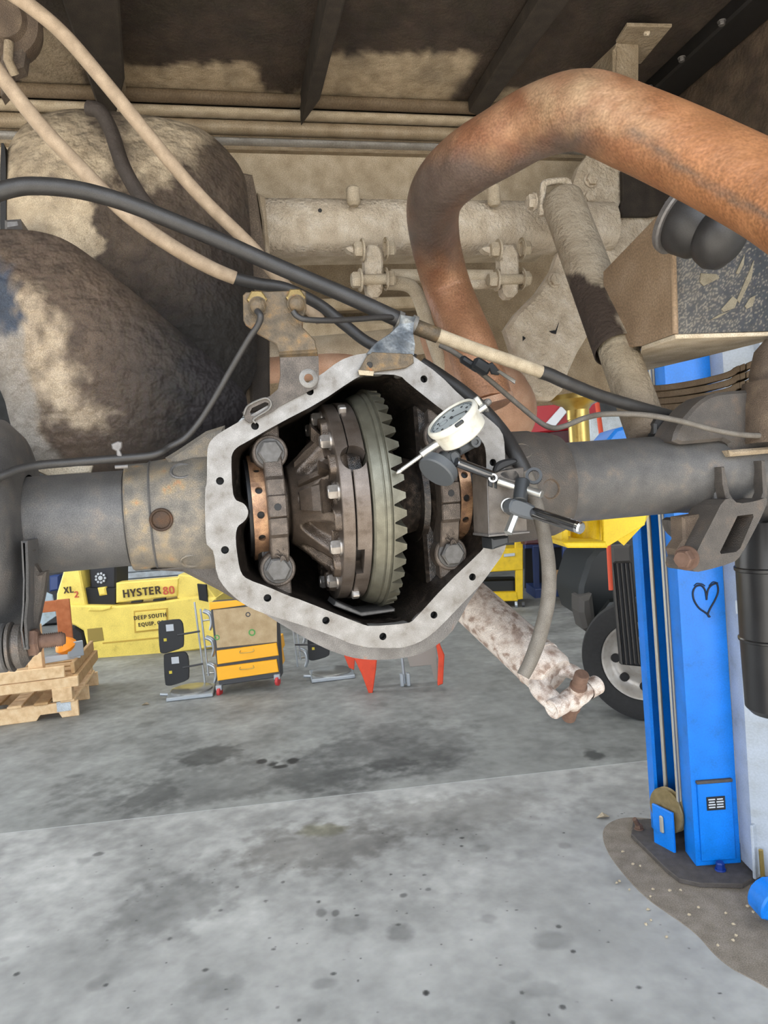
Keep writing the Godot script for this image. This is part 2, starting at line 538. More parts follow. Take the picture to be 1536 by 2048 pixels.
func make_materials() -> void:
	var c := mat("concrete", Color.WHITE, 0.62, 0.0, "concrete", "cast", 1.0, 0.25)
	c.uv1_triplanar = false; c.normal_enabled = false
	c = mat("concrete_worn", rgb(212, 214, 213), 0.6, 0.0, "concrete", "", 1.0)   # the older slab
	c.uv1_triplanar = false
	mat("joint_fill", rgb(176, 178, 176), 0.8)
	mat("floor_dirt", rgb(142, 132, 120), 0.95, 0.0, "grain", "fine", 2.0, 0.4)
	mat("wall_sheet", rgb(178, 184, 186), 0.6, 0.0, "streak", "", 0.7)
	mat("wall_dark", rgb(84, 86, 88), 0.8, 0.0, "streak", "", 0.7)
	mat("ceiling", rgb(190, 190, 186), 0.8)
	mat("trim_white", rgb(214, 218, 220), 0.5)
	mat("lamp_glow", rgb(255, 255, 255), 0.5)
	M.lamp_glow.emission_enabled = true
	M.lamp_glow.emission = Color(0.95, 0.97, 1.0)
	M.lamp_glow.emission_energy_multiplier = 3.0
	mat("apron", rgb(176, 174, 168), 0.9, 0.0, "streak", "", 0.5)
	# truck
	mat("painted_grime", Color.WHITE, 0.85, 0.0, "grain", "crust", 5.0, 0.5, true)
	mat("mud", Color.WHITE, 0.82, 0.0, "grain", "ripple", 6.0, 1.8, true)
	mat("mud_dry", rgb(132, 124, 106), 0.9, 0.0, "grain", "fine", 8.0, 0.5)
	mat("dust", Color.WHITE, 0.95, 0.0, "dust", "crust", 6.0, 1.6)
	mat("dust_smooth", rgb(236, 234, 228), 0.9, 0.0, "dust", "fine", 5.0, 0.4)
	mat("dust_dim", rgb(188, 182, 172), 0.95, 0.0, "dust", "crust", 6.0, 0.8)
	mat("darkdirt", Color.WHITE, 0.85, 0.0, "darkdirt", "crust", 6.0, 0.5)
	mat("joist", rgb(150, 148, 144), 0.85, 0.0, "darkdirt", "fine", 6.0, 0.5)
	mat("black_rail", rgb(30, 28, 27), 0.6, 0.0, "grain", "fine", 6.0, 0.4)
	mat("axle", Color.WHITE, 0.55, 0.25, "axle", "fine", 7.0, 0.6)
	mat("axle_cast", rgb(225, 215, 205), 0.6, 0.15, "axle", "cast", 8.0, 0.7)
	mat("boss", Color.WHITE, 0.65, 0.15, "boss", "cast", 8.0, 0.6)
	mat("scraped", Color.WHITE, 0.42, 0.35, "scraped", "fine", 9.0, 0.35)
	mat("castsilver", rgb(255, 250, 246), 0.55, 0.1, "castsilver", "cast", 9.0, 1.0)
	mat("oily", Color.WHITE, 0.28, 0.2, "oily", "cast", 9.0, 0.6)
	mat("oily_pad", rgb(200, 190, 180), 0.4, 0.3, "case", "cast", 9.0, 0.7)
	mat("cap_iron", rgb(235, 230, 226), 0.45, 0.4, "case", "cast", 11.0, 0.9)
	mat("case_iron", rgb(236, 226, 216), 0.34, 0.4, "case", "cast", 10.0, 0.7)
	mat("ring_steel", rgb(204, 190, 181), 0.32, 0.6, "scraped", "fine", 9.0, 0.25)
	mat("cap_bolt", rgb(92, 90, 88), 0.5, 0.4, "streak", "fine", 20.0, 0.4)
	mat("gear_steel", rgb(212, 210, 201), 0.38, 0.6, "gear", "fine", 9.0, 0.25)
	mat("tooth_steel", rgb(235, 236, 230), 0.32, 0.65, "gear", "fine", 9.0, 0.2)
	mat("bolt_steel", rgb(170, 164, 158), 0.35, 0.75, "streak", "", 20.0)
	mat("bolt_grey", rgb(124, 121, 119), 0.5, 0.45, "streak", "fine", 20.0, 0.4)
	mat("plug_rust", rgb(132, 104, 82), 0.7, 0.15, "boss", "cast", 9.0, 0.6)
	mat("rust_bolt", rgb(116, 90, 76), 0.75, 0.2, "grain", "cast", 20.0, 0.8)
	mat("bronze", Color.WHITE, 0.35, 0.5, "bronze", "fine", 9.0, 0.4)
	mat("hole", rgb(24, 23, 23), 0.5, 0.3)
	mat("exhaust", Color.WHITE, 0.5, 0.25, "grain", "crust", 3.4, 0.35, true)
	mat("elbow", Color.WHITE, 0.7, 0.1, "elbow", "fine", 5.0, 0.4)
	mat("rubber", rgb(52, 50, 49), 0.48, 0.0, "grain", "fine", 8.0, 0.4)
	mat("rubber_dusty", rgb(112, 106, 98), 0.7, 0.0, "grain", "fine", 9.0, 0.5)
	mat("dark_strap", rgb(66, 57, 50), 0.75, 0.0, "grain", "crust", 9.0, 0.5)
	mat("cable_tan", rgb(174, 154, 130), 0.75, 0.0, "streak", "fine", 9.0, 0.4)
	mat("sleeve_tan", rgb(192, 177, 152), 0.8, 0.0, "grain", "fine", 9.0, 0.5)
	mat("bracket_brown", rgb(216, 200, 176), 0.6, 0.2, "boss", "crust", 12.0, 0.6)
	mat("worn_steel", rgb(222, 222, 222), 0.4, 0.3, "wornsteel", "crust", 3.5, 0.4)
	mat("bracket_steel", rgb(226, 226, 224), 0.45, 0.15, "scraped", "fine", 8.0, 0.5)
	mat("brass", rgb(150, 128, 82), 0.4, 0.7, "streak", "fine", 8.0, 0.5)
	mat("mat_white", rgb(206, 203, 192), 0.4, 0.0, "scuffed", "", 14.0)
	mat("dial_face", rgb(150, 156, 156), 0.3)
	mat("dial_ink", rgb(44, 46, 48), 0.5)
	mat("gauge_black", rgb(40, 42, 44), 0.42, 0.1, "", "fine", 10.0, 0.3)
	mat("knob_grey", rgb(70, 73, 76), 0.5, 0.0, "", "fine", 10.0, 0.4)
	mat("magnet_paint", rgb(112, 105, 98), 0.5, 0.2, "streak", "fine", 9.0, 0.4)
	mat("chrome", rgb(226, 226, 226), 0.1, 1.0)
	mat("dark_chrome", rgb(120, 120, 122), 0.14, 0.95)
	mat("bright_steel", rgb(176, 174, 168), 0.28, 0.8)
	mat("shock_dust", Color.WHITE, 0.85, 0.0, "grain", "crust", 6.0, 1.1, true)
	mat("whiterust", Color.WHITE, 0.8, 0.05, "whiterust", "crust", 6.0, 0.5)
	mat("speckled", Color.WHITE, 0.35, 0.0, "grain", "fine", 9.0, 0.8, true)
	mat("leaf_steel", rgb(150, 136, 120), 0.8, 0.1, "dust", "crust", 7.0, 0.6)
	mat("brown_cast", rgb(255, 246, 234), 0.75, 0.1, "darkdirt", "cast", 7.0, 0.9)
	mat("black_gloss", rgb(34, 34, 36), 0.28, 0.0, "streak", "", 3.0)
	# workshop
	mat("post_blue", rgb(0, 122, 226), 0.36, 0.0, "scuffed", "", 1.4)
	mat("post_blue_deep", rgb(0, 48, 136), 0.45, 0.0, "scuffed", "", 1.4)
	mat("post_grey", rgb(172, 180, 192), 0.5, 0.0, "scuffed", "", 1.4)
	mat("plate_dark", rgb(88, 82, 78), 0.85, 0.0, "grain", "cast", 4.0, 0.6)
	mat("wire_rope", rgb(176, 170, 156), 0.4, 0.6, "", "fine", 12.0, 0.8)
	mat("pulley", rgb(150, 132, 92), 0.5, 0.4, "grain", "", 5.0)
	mat("bracket_grey", rgb(216, 214, 210), 0.5, 0.3, "case", "fine", 7.0, 0.4)
	mat("lift_yellow", rgb(240, 206, 30), 0.4, 0.0, "scuffed", "", 2.4)
	mat("zinc_gold", rgb(206, 178, 106), 0.28, 0.85, "scuffed", "fine", 6.0, 0.3)
	mat("marker_black", rgb(10, 22, 44), 0.6)
	mat("fork_yellow", rgb(252, 226, 112), 0.5, 0.0, "scuffed", "", 0.9)
	mat("ink_dark", rgb(64, 48, 30), 0.7)
	mat("ink_red", rgb(196, 92, 62), 0.7)
	mat("black", rgb(20, 20, 22), 0.6)
	mat("seat_black", rgb(36, 36, 42), 0.6)
	mat("sheet_white", rgb(206, 214, 220), 0.5, 0.0, "streak", "", 1.0)
	mat("wood", Color.WHITE, 0.8, 0.0, "wood", "fine", 2.5, 0.4)
	mat("wood_grey", rgb(206, 196, 180), 0.85, 0.0, "wood", "fine", 2.5, 0.4)
	mat("wood_red", rgb(196, 140, 116), 0.85, 0.0, "wood", "fine", 2.5, 0.4)
	mat("orange", rgb(240, 142, 18), 0.5)
	mat("pale_blue", rgb(168, 188, 202), 0.5, 0.0, "scuffed", "", 1.5)
	mat("card", Color.WHITE, 0.85, 0.0, "card", "", 1.5)
	mat("cart_dark", rgb(62, 62, 64), 0.5)
	mat("cart_orange", rgb(252, 180, 30), 0.45)
	mat("caster_red", rgb(190, 60, 60), 0.5)
	mat("rack_red", rgb(226, 72, 34), 0.5, 0.0, "scuffed", "", 2.0)
	mat("rack_grey", rgb(150, 142, 134), 0.7)
	mat("alloy", rgb(176, 182, 188), 0.35, 0.6)
	mat("target_black", rgb(22, 23, 26), 0.5)
	mat("sticker", rgb(190, 194, 200), 0.6)
	mat("sticker_yellow", rgb(206, 186, 60), 0.6)
	mat("cart_yellow", rgb(240, 200, 16), 0.45, 0.0, "scuffed", "", 2.0)
	mat("bench_blue", rgb(36, 56, 104), 0.5)
	mat("cabinet_red", rgb(170, 22, 34), 0.4)
	mat("silver", rgb(200, 200, 204), 0.35, 0.4)
	mat("truck_dark", rgb(14, 18, 19), 0.42)
	mat("tyre", rgb(44, 43, 43), 0.85, 0.0, "grain", "fine", 6.0, 0.5)
	mat("wheel_alloy", rgb(178, 172, 166), 0.4, 0.5, "scuffed", "", 4.0)
	mat("grille_grey", rgb(74, 70, 66), 0.55, 0.2)
	mat("tan_box", rgb(190, 150, 104), 0.85)
	mat("hose_red", rgb(212, 76, 40), 0.5)
	mat("green_print", rgb(92, 156, 84), 0.8)
	mat("sill", rgb(206, 200, 190), 0.55, 0.15, "dust", "fine", 4.0, 0.4)
	mat("sill_dark", rgb(150, 140, 128), 0.8, 0.0, "dust", "fine", 3.0, 0.4)
	mat("worn_lip", rgb(176, 174, 170), 0.4, 0.4, "streak", "fine", 3.0, 0.5)
	mat("joist_dust", rgb(255, 250, 240), 0.85, 0.0, "darkdirt", "crust", 4.0, 0.6)
	mat("dust_far", rgb(160, 152, 140), 0.9, 0.0, "dust", "crust", 3.0, 0.6)
	mat("brown_side", rgb(176, 160, 144), 0.8, 0.0, "dust", "fine", 3.0, 0.4)
	mat("plate_recess", rgb(150, 128, 60), 0.7)
	mat("fork_shade", rgb(196, 160, 62), 0.6)
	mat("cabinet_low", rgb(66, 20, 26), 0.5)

func slab_xz(st: SurfaceTool, x0: float, x1: float, z0: float, z1: float, y: float, th: float, w: Transform3D) -> void:
	# a floor slab whose top carries the concrete texture in plan
	var e := 0.004
	var c := [Vector3(x0 + e, y, z1 - e), Vector3(x1 - e, y, z1 - e), Vector3(x1 - e, y, z0 + e), Vector3(x0 + e, y, z0 + e)]
	var o := [Vector3(x0, y - e, z1), Vector3(x1, y - e, z1), Vector3(x1, y - e, z0), Vector3(x0, y - e, z0)]
	var uv := func(v: Vector3) -> Vector2: return Vector2(((w * v).x + 4.0) / 8.0, ((w * v).z + 7.0) / 8.0)
	var put := func(a: Vector3, b: Vector3, d: Vector3) -> void:
		for v: Vector3 in [a, d, b]:
			st.set_uv(uv.call(v)); st.add_vertex(v)
	put.call(c[0], c[1], c[2]); put.call(c[0], c[2], c[3])
	for k in 4:
		var j := (k + 1) % 4
		put.call(c[k], o[k], o[j]); put.call(c[k], o[j], c[j])
		var d: Vector3 = o[k] - Vector3(0, th, 0)
		var f: Vector3 = o[j] - Vector3(0, th, 0)
		put.call(o[k], d, f); put.call(o[k], f, o[j])

func build_room() -> void:
	var X0 := -6.5; var X1 := 5.5; var Z0 := -12.5; var Z1 := 2.0; var H := 5.6
	# --- concrete floor: slabs with a sawn joint that runs through the photo
	var floor_ := structure("floor")
	var ja := ground(0, 1660); var jb := ground(1200, 1525)
	var jz := (ja.z + jb.z) * 0.5
	var yaw := atan2(-(jb.z - ja.z), jb.x - ja.x)
	for zz in [[Z0, -8.1], [-8.1, jz], [jz, 0.4], [0.4, Z1 + 0.2]]:
		for xx in [[X0, X1]]:
			var st := S()
			slab_xz(st, xx[0] - 1.5, xx[1] + 1.5, zz[0] - jz, zz[1] - jz, 0, 0.2, Transform3D(Basis(UP, yaw), Vector3(0, 0, jz)))
			var m := part(floor_, "slab", st, M.concrete_worn if zz[1] < jz + 0.1 else M.concrete)
			m.transform = Transform3D(Basis(UP, yaw), Vector3(0, 0, jz))
	for z in [jz, -8.1]:
		var st := S()
		cbox(st, Transform3D(Basis(UP, yaw), Vector3(0, -0.0045, 0)) * at(Vector3(0, 0, z - jz)), Vector3(13, 0.008, 0.007), 0.001)
		var m := part(floor_, "joint_filler", st, M.joint_fill)
		m.position.z = jz
	# dried mud that lies round the foot of the post
	var mud := PackedVector3Array()
	for q in [[1252, 1632], [1215, 1645], [1203, 1665], [1212, 1700], [1240, 1740], [1290, 1795], [1345, 1832], [1395, 1868], [1425, 1905], [1460, 1935], [1500, 1955], [1560, 1990], [1700, 1990], [1700, 1760], [1500, 1700], [1330, 1640]]:
		mud.append(ground(q[0], q[1], 0.0025))
	mud = chaikin(mud, 3)
	var ms := S()
	prism(ms, mud, Vector3(0, -0.004, 0), 0.0015)
	part(floor_, "dried_mud", ms, M.floor_dirt)
	var gv := S()
	var rng := RandomNumberGenerator.new()
	rng.seed = 12
	for k in 26:
		var p := ground(rng.randf_range(1290, 1530), rng.randf_range(1770, 1900), 0.004) if k < 17 else ground(rng.randf_range(1230, 1330), rng.randf_range(1660, 1780), 0.004)
		lathe(gv, p, Vector3(rng.randf() - 0.5, 1, rng.randf() - 0.5), [Vector2(-0.004, 0), Vector2(-0.002, 0.004 + 0.004 * rng.randf()), Vector2(0.002, 0.003 + 0.003 * rng.randf()), Vector2(0.005, 0)], 6)
	var gm := part(floor_, "gravel", gv, M.sleeve_tan)
	gm.set_meta("kind", "stuff")
	# --- walls
	var wl := structure("wall_left")
	var st := S()
	for b in [[X0 - 0.1, 0.0, H, Z0, -9.6], [X0 - 0.1, 0.0, H, -3.2, Z1], [X0 - 0.1, 4.3, H, -9.6, -3.2]]:
		cbox(st, at(Vector3(b[0], (b[1] + b[2]) * 0.5, (b[3] + b[4]) * 0.5)), Vector3(0.2, b[2] - b[1], b[4] - b[3]))
	part(wl, "panel", st, M.wall_sheet)
	var wr := structure("wall_right")
	st = S()
	cbox(st, at(Vector3(X1 + 0.1, H * 0.5, (Z0 + Z1) * 0.5)), Vector3(0.2, H, Z1 - Z0))
	part(wr, "panel", st, M.wall_sheet)
	for k in 90:
		st = S()
		cbox(st, at(Vector3(X1 - 0.005, 2.45 + k * 0.035, -5.0)), Vector3(0.012, 0.022, 12.0), 0.005)
		part(wr, "cladding_rib", st, M.wall_sheet)
	var wb := structure("wall_back")
	st = S()
	cbox(st, at(Vector3((X0 + X1) * 0.5, H * 0.5, Z0 - 0.1)), Vector3(X1 - X0 + 0.4, H, 0.2))
	part(wb, "panel", st, M.wall_dark)
	# white roller door in the back wall, slats one by one
	var rd := structure("door_1")
	for k in 34:
		st = S()
		cbox(st, at(Vector3(-3.2, 0.06 + k * 0.11, Z0 + 0.03)), Vector3(4.2, 0.098, 0.05), 0.015)
		part(rd, "slat", st, M.sheet_white)
	for s in [-1, 1]:
		st = S()
		cbox(st, at(Vector3(-3.2 + s * 2.16, 1.9, Z0 + 0.05)), Vector3(0.12, 3.8, 0.1), 0.01)
		part(rd, "guide_rail", st, M.trim_white)
	var wf := structure("wall_front")                       # the bay doors stand open behind the camera
	st = S()
	cbox(st, at(Vector3((X0 + X1) * 0.5, (4.6 + H) * 0.5, Z1 + 0.1)), Vector3(X1 - X0 + 0.4, H - 4.6, 0.2))
	cbox(st, at(Vector3(X0 + 0.3, 2.3, Z1 + 0.1)), Vector3(1.0, 4.6, 0.2))
	cbox(st, at(Vector3(X1 - 0.3, 2.3, Z1 + 0.1)), Vector3(1.0, 4.6, 0.2))
	part(wf, "panel", st, M.wall_sheet)
	var ce := structure("ceiling")
	st = S()
	cbox(st, at(Vector3((X0 + X1) * 0.5, H + 0.1, (Z0 + Z1) * 0.5)), Vector3(X1 - X0 + 0.4, 0.2, Z1 - Z0 + 0.4))
	part(ce, "panel", st, M.ceiling)
	var ap := structure("ground_apron")
	st = S()
	cbox(st, at(Vector3(-1, -0.13, Z1 + 7.2)), Vector3(40, 0.2, 14))
	cbox(st, at(Vector3(X0 - 7.4, -0.13, -6)), Vector3(14, 0.2, 13))
	part(ap, "paving", st, M.apron)
	# ceiling lamps over the bays
	for q in [[-3.4, -9.0], [0.2, -9.0], [3.4, -9.0], [-3.4, -6.0], [0.2, -6.2], [3.6, -5.6], [3.6, -2.0], [-3.4, -2.5]]:
		var l := thing("ceiling_lamp", "white batten lamp hung below the workshop ceiling", "lamp", "ceiling lamps", at(Vector3(q[0], H - 0.35, q[1])))
		st = S()
		cbox(st, at(Vector3(0, 0.05, 0)), Vector3(1.24, 0.06, 0.3), 0.01)
		part(l, "housing", st, M.trim_white)
		st = S()
		for s in [-0.5, 0.5]: rod(st, Vector3(s, 0.08, 0), Vector3(s, 0.35, 0), 0.006, 8)
		part(l, "hanger", st, M.bolt_grey)
		st = S()
		cbox(st, at(Vector3(0, 0.012, 0)), Vector3(1.18, 0.016, 0.24), 0.004)
		part(l, "diffuser", st, M.lamp_glow)
		var a := AreaLight3D.new()
		a.name = "glow"
		a.area_size = Vector2(1.18, 0.24)
		a.light_energy = 1.8
		a.light_color = Color(0.96, 0.98, 1.0)
		a.set("area_range", 20.0)
		a.shadow_enabled = true
		a.transform = Transform3D(Basis(Vector3.RIGHT, -PI / 2), Vector3(0, -0.01, 0))
		l.add_child(a)

# a sheet of quads whose base colour is painted per vertex (dirt that stays on the thing)
func px(v: Vector3) -> Vector2:
	var c := cb.inverse() * (VB * v)
	return Vector2(768.0 - c.x / c.z * F, 1024.0 + c.y / c.z * F)
func inside(p: Vector2, poly: Array, rough: float, seed_: int, feather := 10.0) -> float:    # 1 inside, soft ragged edge
	var q := PackedVector2Array()
	for i in range(0, poly.size(), 2): q.append(Vector2(poly[i], poly[i + 1]))
	var n := noise("rag", 301, 0.02, 5)
	p += Vector2(n.get_noise_2d(p.x + seed_, p.y), n.get_noise_2d(p.x, p.y + 900 + seed_)) * rough
	var d := 1e9
	for i in q.size():
		var c := Geometry2D.get_closest_point_to_segment(p, q[i], q[(i + 1) % q.size()])
		d = minf(d, p.distance_to(c))
	if Geometry2D.is_point_in_polygon(p, q): return clampf(0.5 + d / feather, 0.0, 1.0)
	return clampf(0.5 - d / feather, 0.0, 1.0)
func cloud(p: Vector2, s := 0.006, seed_ := 0) -> float:
	return noise("cloud", 305, 0.006, 5).get_noise_2d(p.x * s / 0.006 + seed_ * 37.0, p.y * s / 0.006)

# outline -> cushion: rings of the outline shrink to its middle while they rise by bulge along n
func pillow(st: SurfaceTool, outline: PackedVector3Array, mid: Vector3, n: Vector3, bulge: float, rings: int, paint: Callable, power := 2.0, back := Vector3.ZERO) -> void:
	var m := outline.size()
	var all := []
	var col := []
	for k in rings + 1:
		var s := 1.0 - float(k) / rings
		var rr := PackedVector3Array()
		var cc := []
		for i in m:
			var p := mid + (outline[i] - mid) * s + n * bulge * pow(1.0 - pow(s, power), 0.8)
			rr.append(p)
			cc.append(paint.call(p))
		all.append(rr); col.append(cc)
	var f := newell(outline).dot(n) > 0
	grp(st, 3)
	for k in rings:
		for i in m:
			var j := (i + 1) % m
			var q := [all[k][i], all[k][j], all[k + 1][j], all[k + 1][i]]
			var c := [col[k][i], col[k][j], col[k + 1][j], col[k + 1][i]]
			if not f:
				q = [q[3], q[2], q[1], q[0]]; c = [c[3], c[2], c[1], c[0]]
			quadc(st, q, c)
	if back != Vector3.ZERO:
		grp(st, 4)
		for i in m:
			var j := (i + 1) % m
			var q := [outline[i] + back, outline[j] + back, outline[j], outline[i]]
			var c := [col[0][i], col[0][j], col[0][j], col[0][i]]
			if not f:
				q = [q[3], q[2], q[1], q[0]]; c = [c[3], c[2], c[1], c[0]]
			quadc(st, q, c)
		st.set_color(col[0][0])
		grp(st, -1)
		cap(st, shift(outline, back), -n)

func grid(st: SurfaceTool, a: Vector3, b: Vector3, c: Vector3, d: Vector3, nu: int, nv: int, paint: Callable) -> void:  # a-b bottom, d-c top, counter-clockwise from outside
	grp(st, 3)
	var p := []
	var k := []
	for v in nv + 1:
		for u in nu + 1:
			var q := a.lerp(b, float(u) / nu).lerp(d.lerp(c, float(u) / nu), float(v) / nv)
			p.append(q); k.append(paint.call(q))
	for v in nv:
		for u in nu:
			var i := v * (nu + 1) + u
			quadc(st, [p[i], p[i + 1], p[i + nu + 2], p[i + nu + 1]], [k[i], k[i + 1], k[i + nu + 2], k[i + nu + 1]])

func build_truck_body() -> void:
	var U0 := 0.74
	var sill := 1.426
	var dust := lin(206, 187, 158)
	var dark := lin(84, 71, 60)
	var darker := lin(62, 53, 46)
	# --- underside of the box floor
	var t := thing("truck_floor", "dark grimy underside of the truck box, pale dust bands along its front edge", "truck floor", "", VT)
	var st := S()
	var floor_paint := func(v: Vector3) -> Color:
		var p := px(v)
		var c := cloud(p, 0.01, 1)
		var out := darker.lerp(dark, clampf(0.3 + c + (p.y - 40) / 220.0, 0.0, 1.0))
		var w := maxf(inside(p, [205, 130, 505, 126, 522, 140, 520, 175, 610, 200, 640, 240, 200, 240], 16, 3), inside(p, [640, 112, 935, 104, 952, 112, 930, 160, 900, 200, 960, 240, 560, 240, 560, 190, 640, 180], 16, 9))
		w = maxf(w, 0.55 * inside(p, [40, 60, 150, 70, 175, 215, 60, 220, 40, 160], 22, 2))
		w = maxf(w, 0.9 * inside(p, [1010, 180, 1070, 170, 1150, 140, 1200, 200, 900, 300, 930, 230], 12, 5))
		return out.lerp(dust, w * clampf(0.95 + c * 0.6, 0.4, 1.0))
	grid(st, Vector3(-1.15, U0, -0.35), Vector3(1.5, U0, -0.35), Vector3(1.5, U0, -sill - 0.03), Vector3(-1.15, U0, -sill - 0.03), 230, 110, floor_paint)
	st.set_color(darker)
	cbox(st, at(Vector3(0.175, U0 + 0.021, -0.905)), Vector3(2.65, 0.04, 1.15), 0.002)
	part(t, "floor_sheet", st, M.painted_grime)
	# --- lengthwise joists, closed at the front by a slanted cut
	var specs := [
		[[235, -40, 238, -20, 250, 160, 232, 232, 196, 218, 110, -40], 0.055],
		[[662, -40, 655, 0, 602, 252, 640, 202, 692, 0, 700, -40], 0.05],
		[[1105, -40, 1086, -10, 938, 226, 966, 236, 1140, 2, 1170, -40], 0.03]]
	for q in specs:
		var p := PackedVector3Array()
		var a: Array = q[0]
		for i in range(0, a.size(), 2): p.append(pu(a[i], a[i + 1], U0 - float(q[1])))
		st = S()
		prism(st, p, Vector3(0, float(q[1]) - 0.001, 0), 0.003)
		part(t, "joist", st, M.joist)
	# dusty cut face of the joists
	st = S()
	prism(st, PackedVector3Array([pu(190, 140, U0 - 0.002), pu(228, 146, U0 - 0.03), pu(252, 178, U0 - 0.03), pu(236, 232, U0 - 0.03), pu(206, 226, U0 - 0.002)]), Vector3(0, 0.012, 0), 0.001)
	part(t, "joist_bracket", st, M.dust_dim)
	# --- stepped front sill
	t = thing("floor_sill", "stepped steel sill across the front edge of the truck floor, worn to bare metal", "sill", "", VT)
	for q in [["upper_rail", 0.0, 0.019, sill - 0.026, M.sill_dark], ["middle_rail", 0.019, 0.034, sill - 0.006, M.dust_smooth], ["rolled_edge", 0.036, 0.058, sill + 0.006, M.sill], ["worn_lip", 0.061, 0.074, sill + 0.022, M.worn_lip]]:
		var ring := PackedVector3Array()
		for e in [[q[1], q[3]], [q[1], q[3] + 0.03], [q[2], q[3] + 0.03], [q[2], q[3]]]: ring.append(Vector3(-1.15, U0 - float(e[0]), -float(e[1])))
		st = S()
		prism(st, chaikin(ring, 2), Vector3(2.65, 0, 0))
		part(t, q[0], st, q[4])
	st = S()
	cbox(st, at(Vector3(0.175, U0 - 0.04, -sill - 0.05)), Vector3(2.65, 0.08, 0.03), 0.002)
	part(t, "back_plate", st, M.dust_dim)
	# vertical dusty bulkhead below the sill
	t = thing("bulkhead_panel", "plain dust-covered steel panel below the stepped sill", "panel", "", VT)
	st = S()
	var bt := pf(700, 284, sill + 0.05); var bb := pf(700, 420, sill + 0.05)
	cbox(st, at(Vector3(0.03, (bt.y + bb.y) * 0.5 - 0.01, bt.z - 0.012)), Vector3(1.66, bt.y - bb.y + 0.02, 0.02), 0.003)
	part(t, "sheet", st, M.dust_smooth)
	st = S()
	cbox(st, at(Vector3(0.03, bt.y - 0.005, bt.z + 0.002)), Vector3(1.66, 0.03, 0.02), 0.006)
	part(t, "lip", st, M.sill)
	# --- long frame rail on the far side with its bolts, and the web above the exhaust
	t = thing("frame_rail", "black bolted rail edging a dusty brown side web above the exhaust bend", "frame rail", "", VT)
	var rr := pu(1400, 95, U0).x
	st = S()
	cbox(st, at(Vector3(rr, U0 - 0.012, -0.98)), Vector3(0.07, 0.03, 1.1), 0.004)
	part(t, "flange", st, M.black_rail)
	for q in [[1443, 42], [1363, 115], [1298, 173]]:
		st = S()
		var b := pu(q[0], q[1], U0 - 0.028)
		hex_bolt(st, b, Vector3.DOWN, 0.0055, 0.007)
		part(t, "bolt", st, M.bolt_grey)
	st = S()
	var wr := rr + 0.035
	var w0 := pr(1310, 200, wr)
	grid(st, Vector3(wr, 0.3, -1.5), Vector3(wr, 0.3, -0.45), Vector3(wr, U0 - 0.003, -0.45), Vector3(wr, U0 - 0.003, -1.5), 90, 60, func(v: Vector3) -> Color:
		var c := cloud(px(v), 0.02, 4)
		return lin(78, 65, 53).lerp(lin(112, 95, 78), clampf(0.35 + c, 0.0, 1.0)))
	st.set_color(lin(96, 80, 64))
	cbox(st, at(Vector3(wr + 0.006, 0.52, -0.975)), Vector3(0.01, 0.438, 1.05), 0.002)
	part(t, "web", st, M.painted_grime)
	# --- hanger bracket with a slotted plate
	t = thing("hanger_bracket", "dusty bent hanger bracket with a slotted top plate below the truck floor", "bracket", "", VT)
	st = S()
	var hp := PackedVector3Array()
	for q in [[1254, 52], [1344, 54], [1282, 128], [1262, 130], [1236, 88], [1232, 86]]: hp.append(pu(q[0], q[1], U0 - 0.03))
	prism(st, hp, Vector3(0, 0.006, 0), 0.001)
	part(t, "slotted_plate", st, M.dust_dim)
	st = S()
	rod(st, pu(1288, 66, U0 - 0.031), pu(1298, 66, U0 - 0.031), 0.004, 12)
	part(t, "slot_collar", st, M.dust)
	st = S()
	var d := pu(1255, 88, U0 - 0.03)
	var hf := -d.z
	prism(st, polyf([1236, 86, 1278, 88, 1276, 240, 1226, 240, 1226, 100], hf), Vector3(0, 0, -0.004), 0.001)
	part(t, "leg", st, M.dust_dim)
	st = S()
	prism(st, PackedVector3Array([pf(1232, 86, hf), pf(1226, 200, hf), pf(1176, 200, hf + 0.12), pf(1176, 140, hf + 0.12)]), Vector3(0.004, 0, 0), 0.001)
	part(t, "gusset", st, M.dust_dim)

	# --- fuel tank
	t = thing("fuel_tank", "big rounded fuel tank with torn dust crust beneath the truck floor", "fuel tank", "", VT)
	var tank := chaikin(polyf([4, 340, 22, 275, 62, 236, 118, 219, 180, 217, 330, 235, 405, 255, 452, 296, 490, 345, 497, 400, 512, 620, 516, 800, 300, 830, 6, 830], 1.16), 2)
	tank = radial(tank, pf(250, 480, 1.16), 150)
	st = S()
	pillow(st, tank, pf(250, 480, 1.16), Vector3(0, 0, 1), 0.085, 80, func(v: Vector3) -> Color:
		var p := px(v)
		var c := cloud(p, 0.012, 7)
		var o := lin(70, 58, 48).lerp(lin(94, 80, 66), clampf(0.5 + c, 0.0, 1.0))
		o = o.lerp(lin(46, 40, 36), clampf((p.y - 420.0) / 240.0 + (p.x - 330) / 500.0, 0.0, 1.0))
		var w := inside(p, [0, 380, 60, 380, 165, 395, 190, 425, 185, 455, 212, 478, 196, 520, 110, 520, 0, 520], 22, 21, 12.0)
		w = maxf(w, inside(p, [232, 225, 420, 240, 440, 262, 400, 300, 350, 345, 312, 375, 280, 385, 255, 300], 34, 31, 40.0) * 0.85)
		w = maxf(w, inside(p, [0, 255, 80, 225, 190, 225, 225, 300, 240, 360, 200, 375, 100, 366, 0, 366], 40, 41, 40.0) * 0.8)
		return o.lerp(dust, w * clampf(0.85 + c * 0.5, 0.4, 1.0)), 2.6, Vector3(0, 0, -0.3))
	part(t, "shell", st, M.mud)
	st = S()
	prism(st, chaikin(polyf([0, 286, 9, 286, 12, 330, 12, 500, 0, 500], 1.14), 1), Vector3(0, 0, -0.02))
	part(t, "seam_strip", st, M.black_rail)
	st = S()
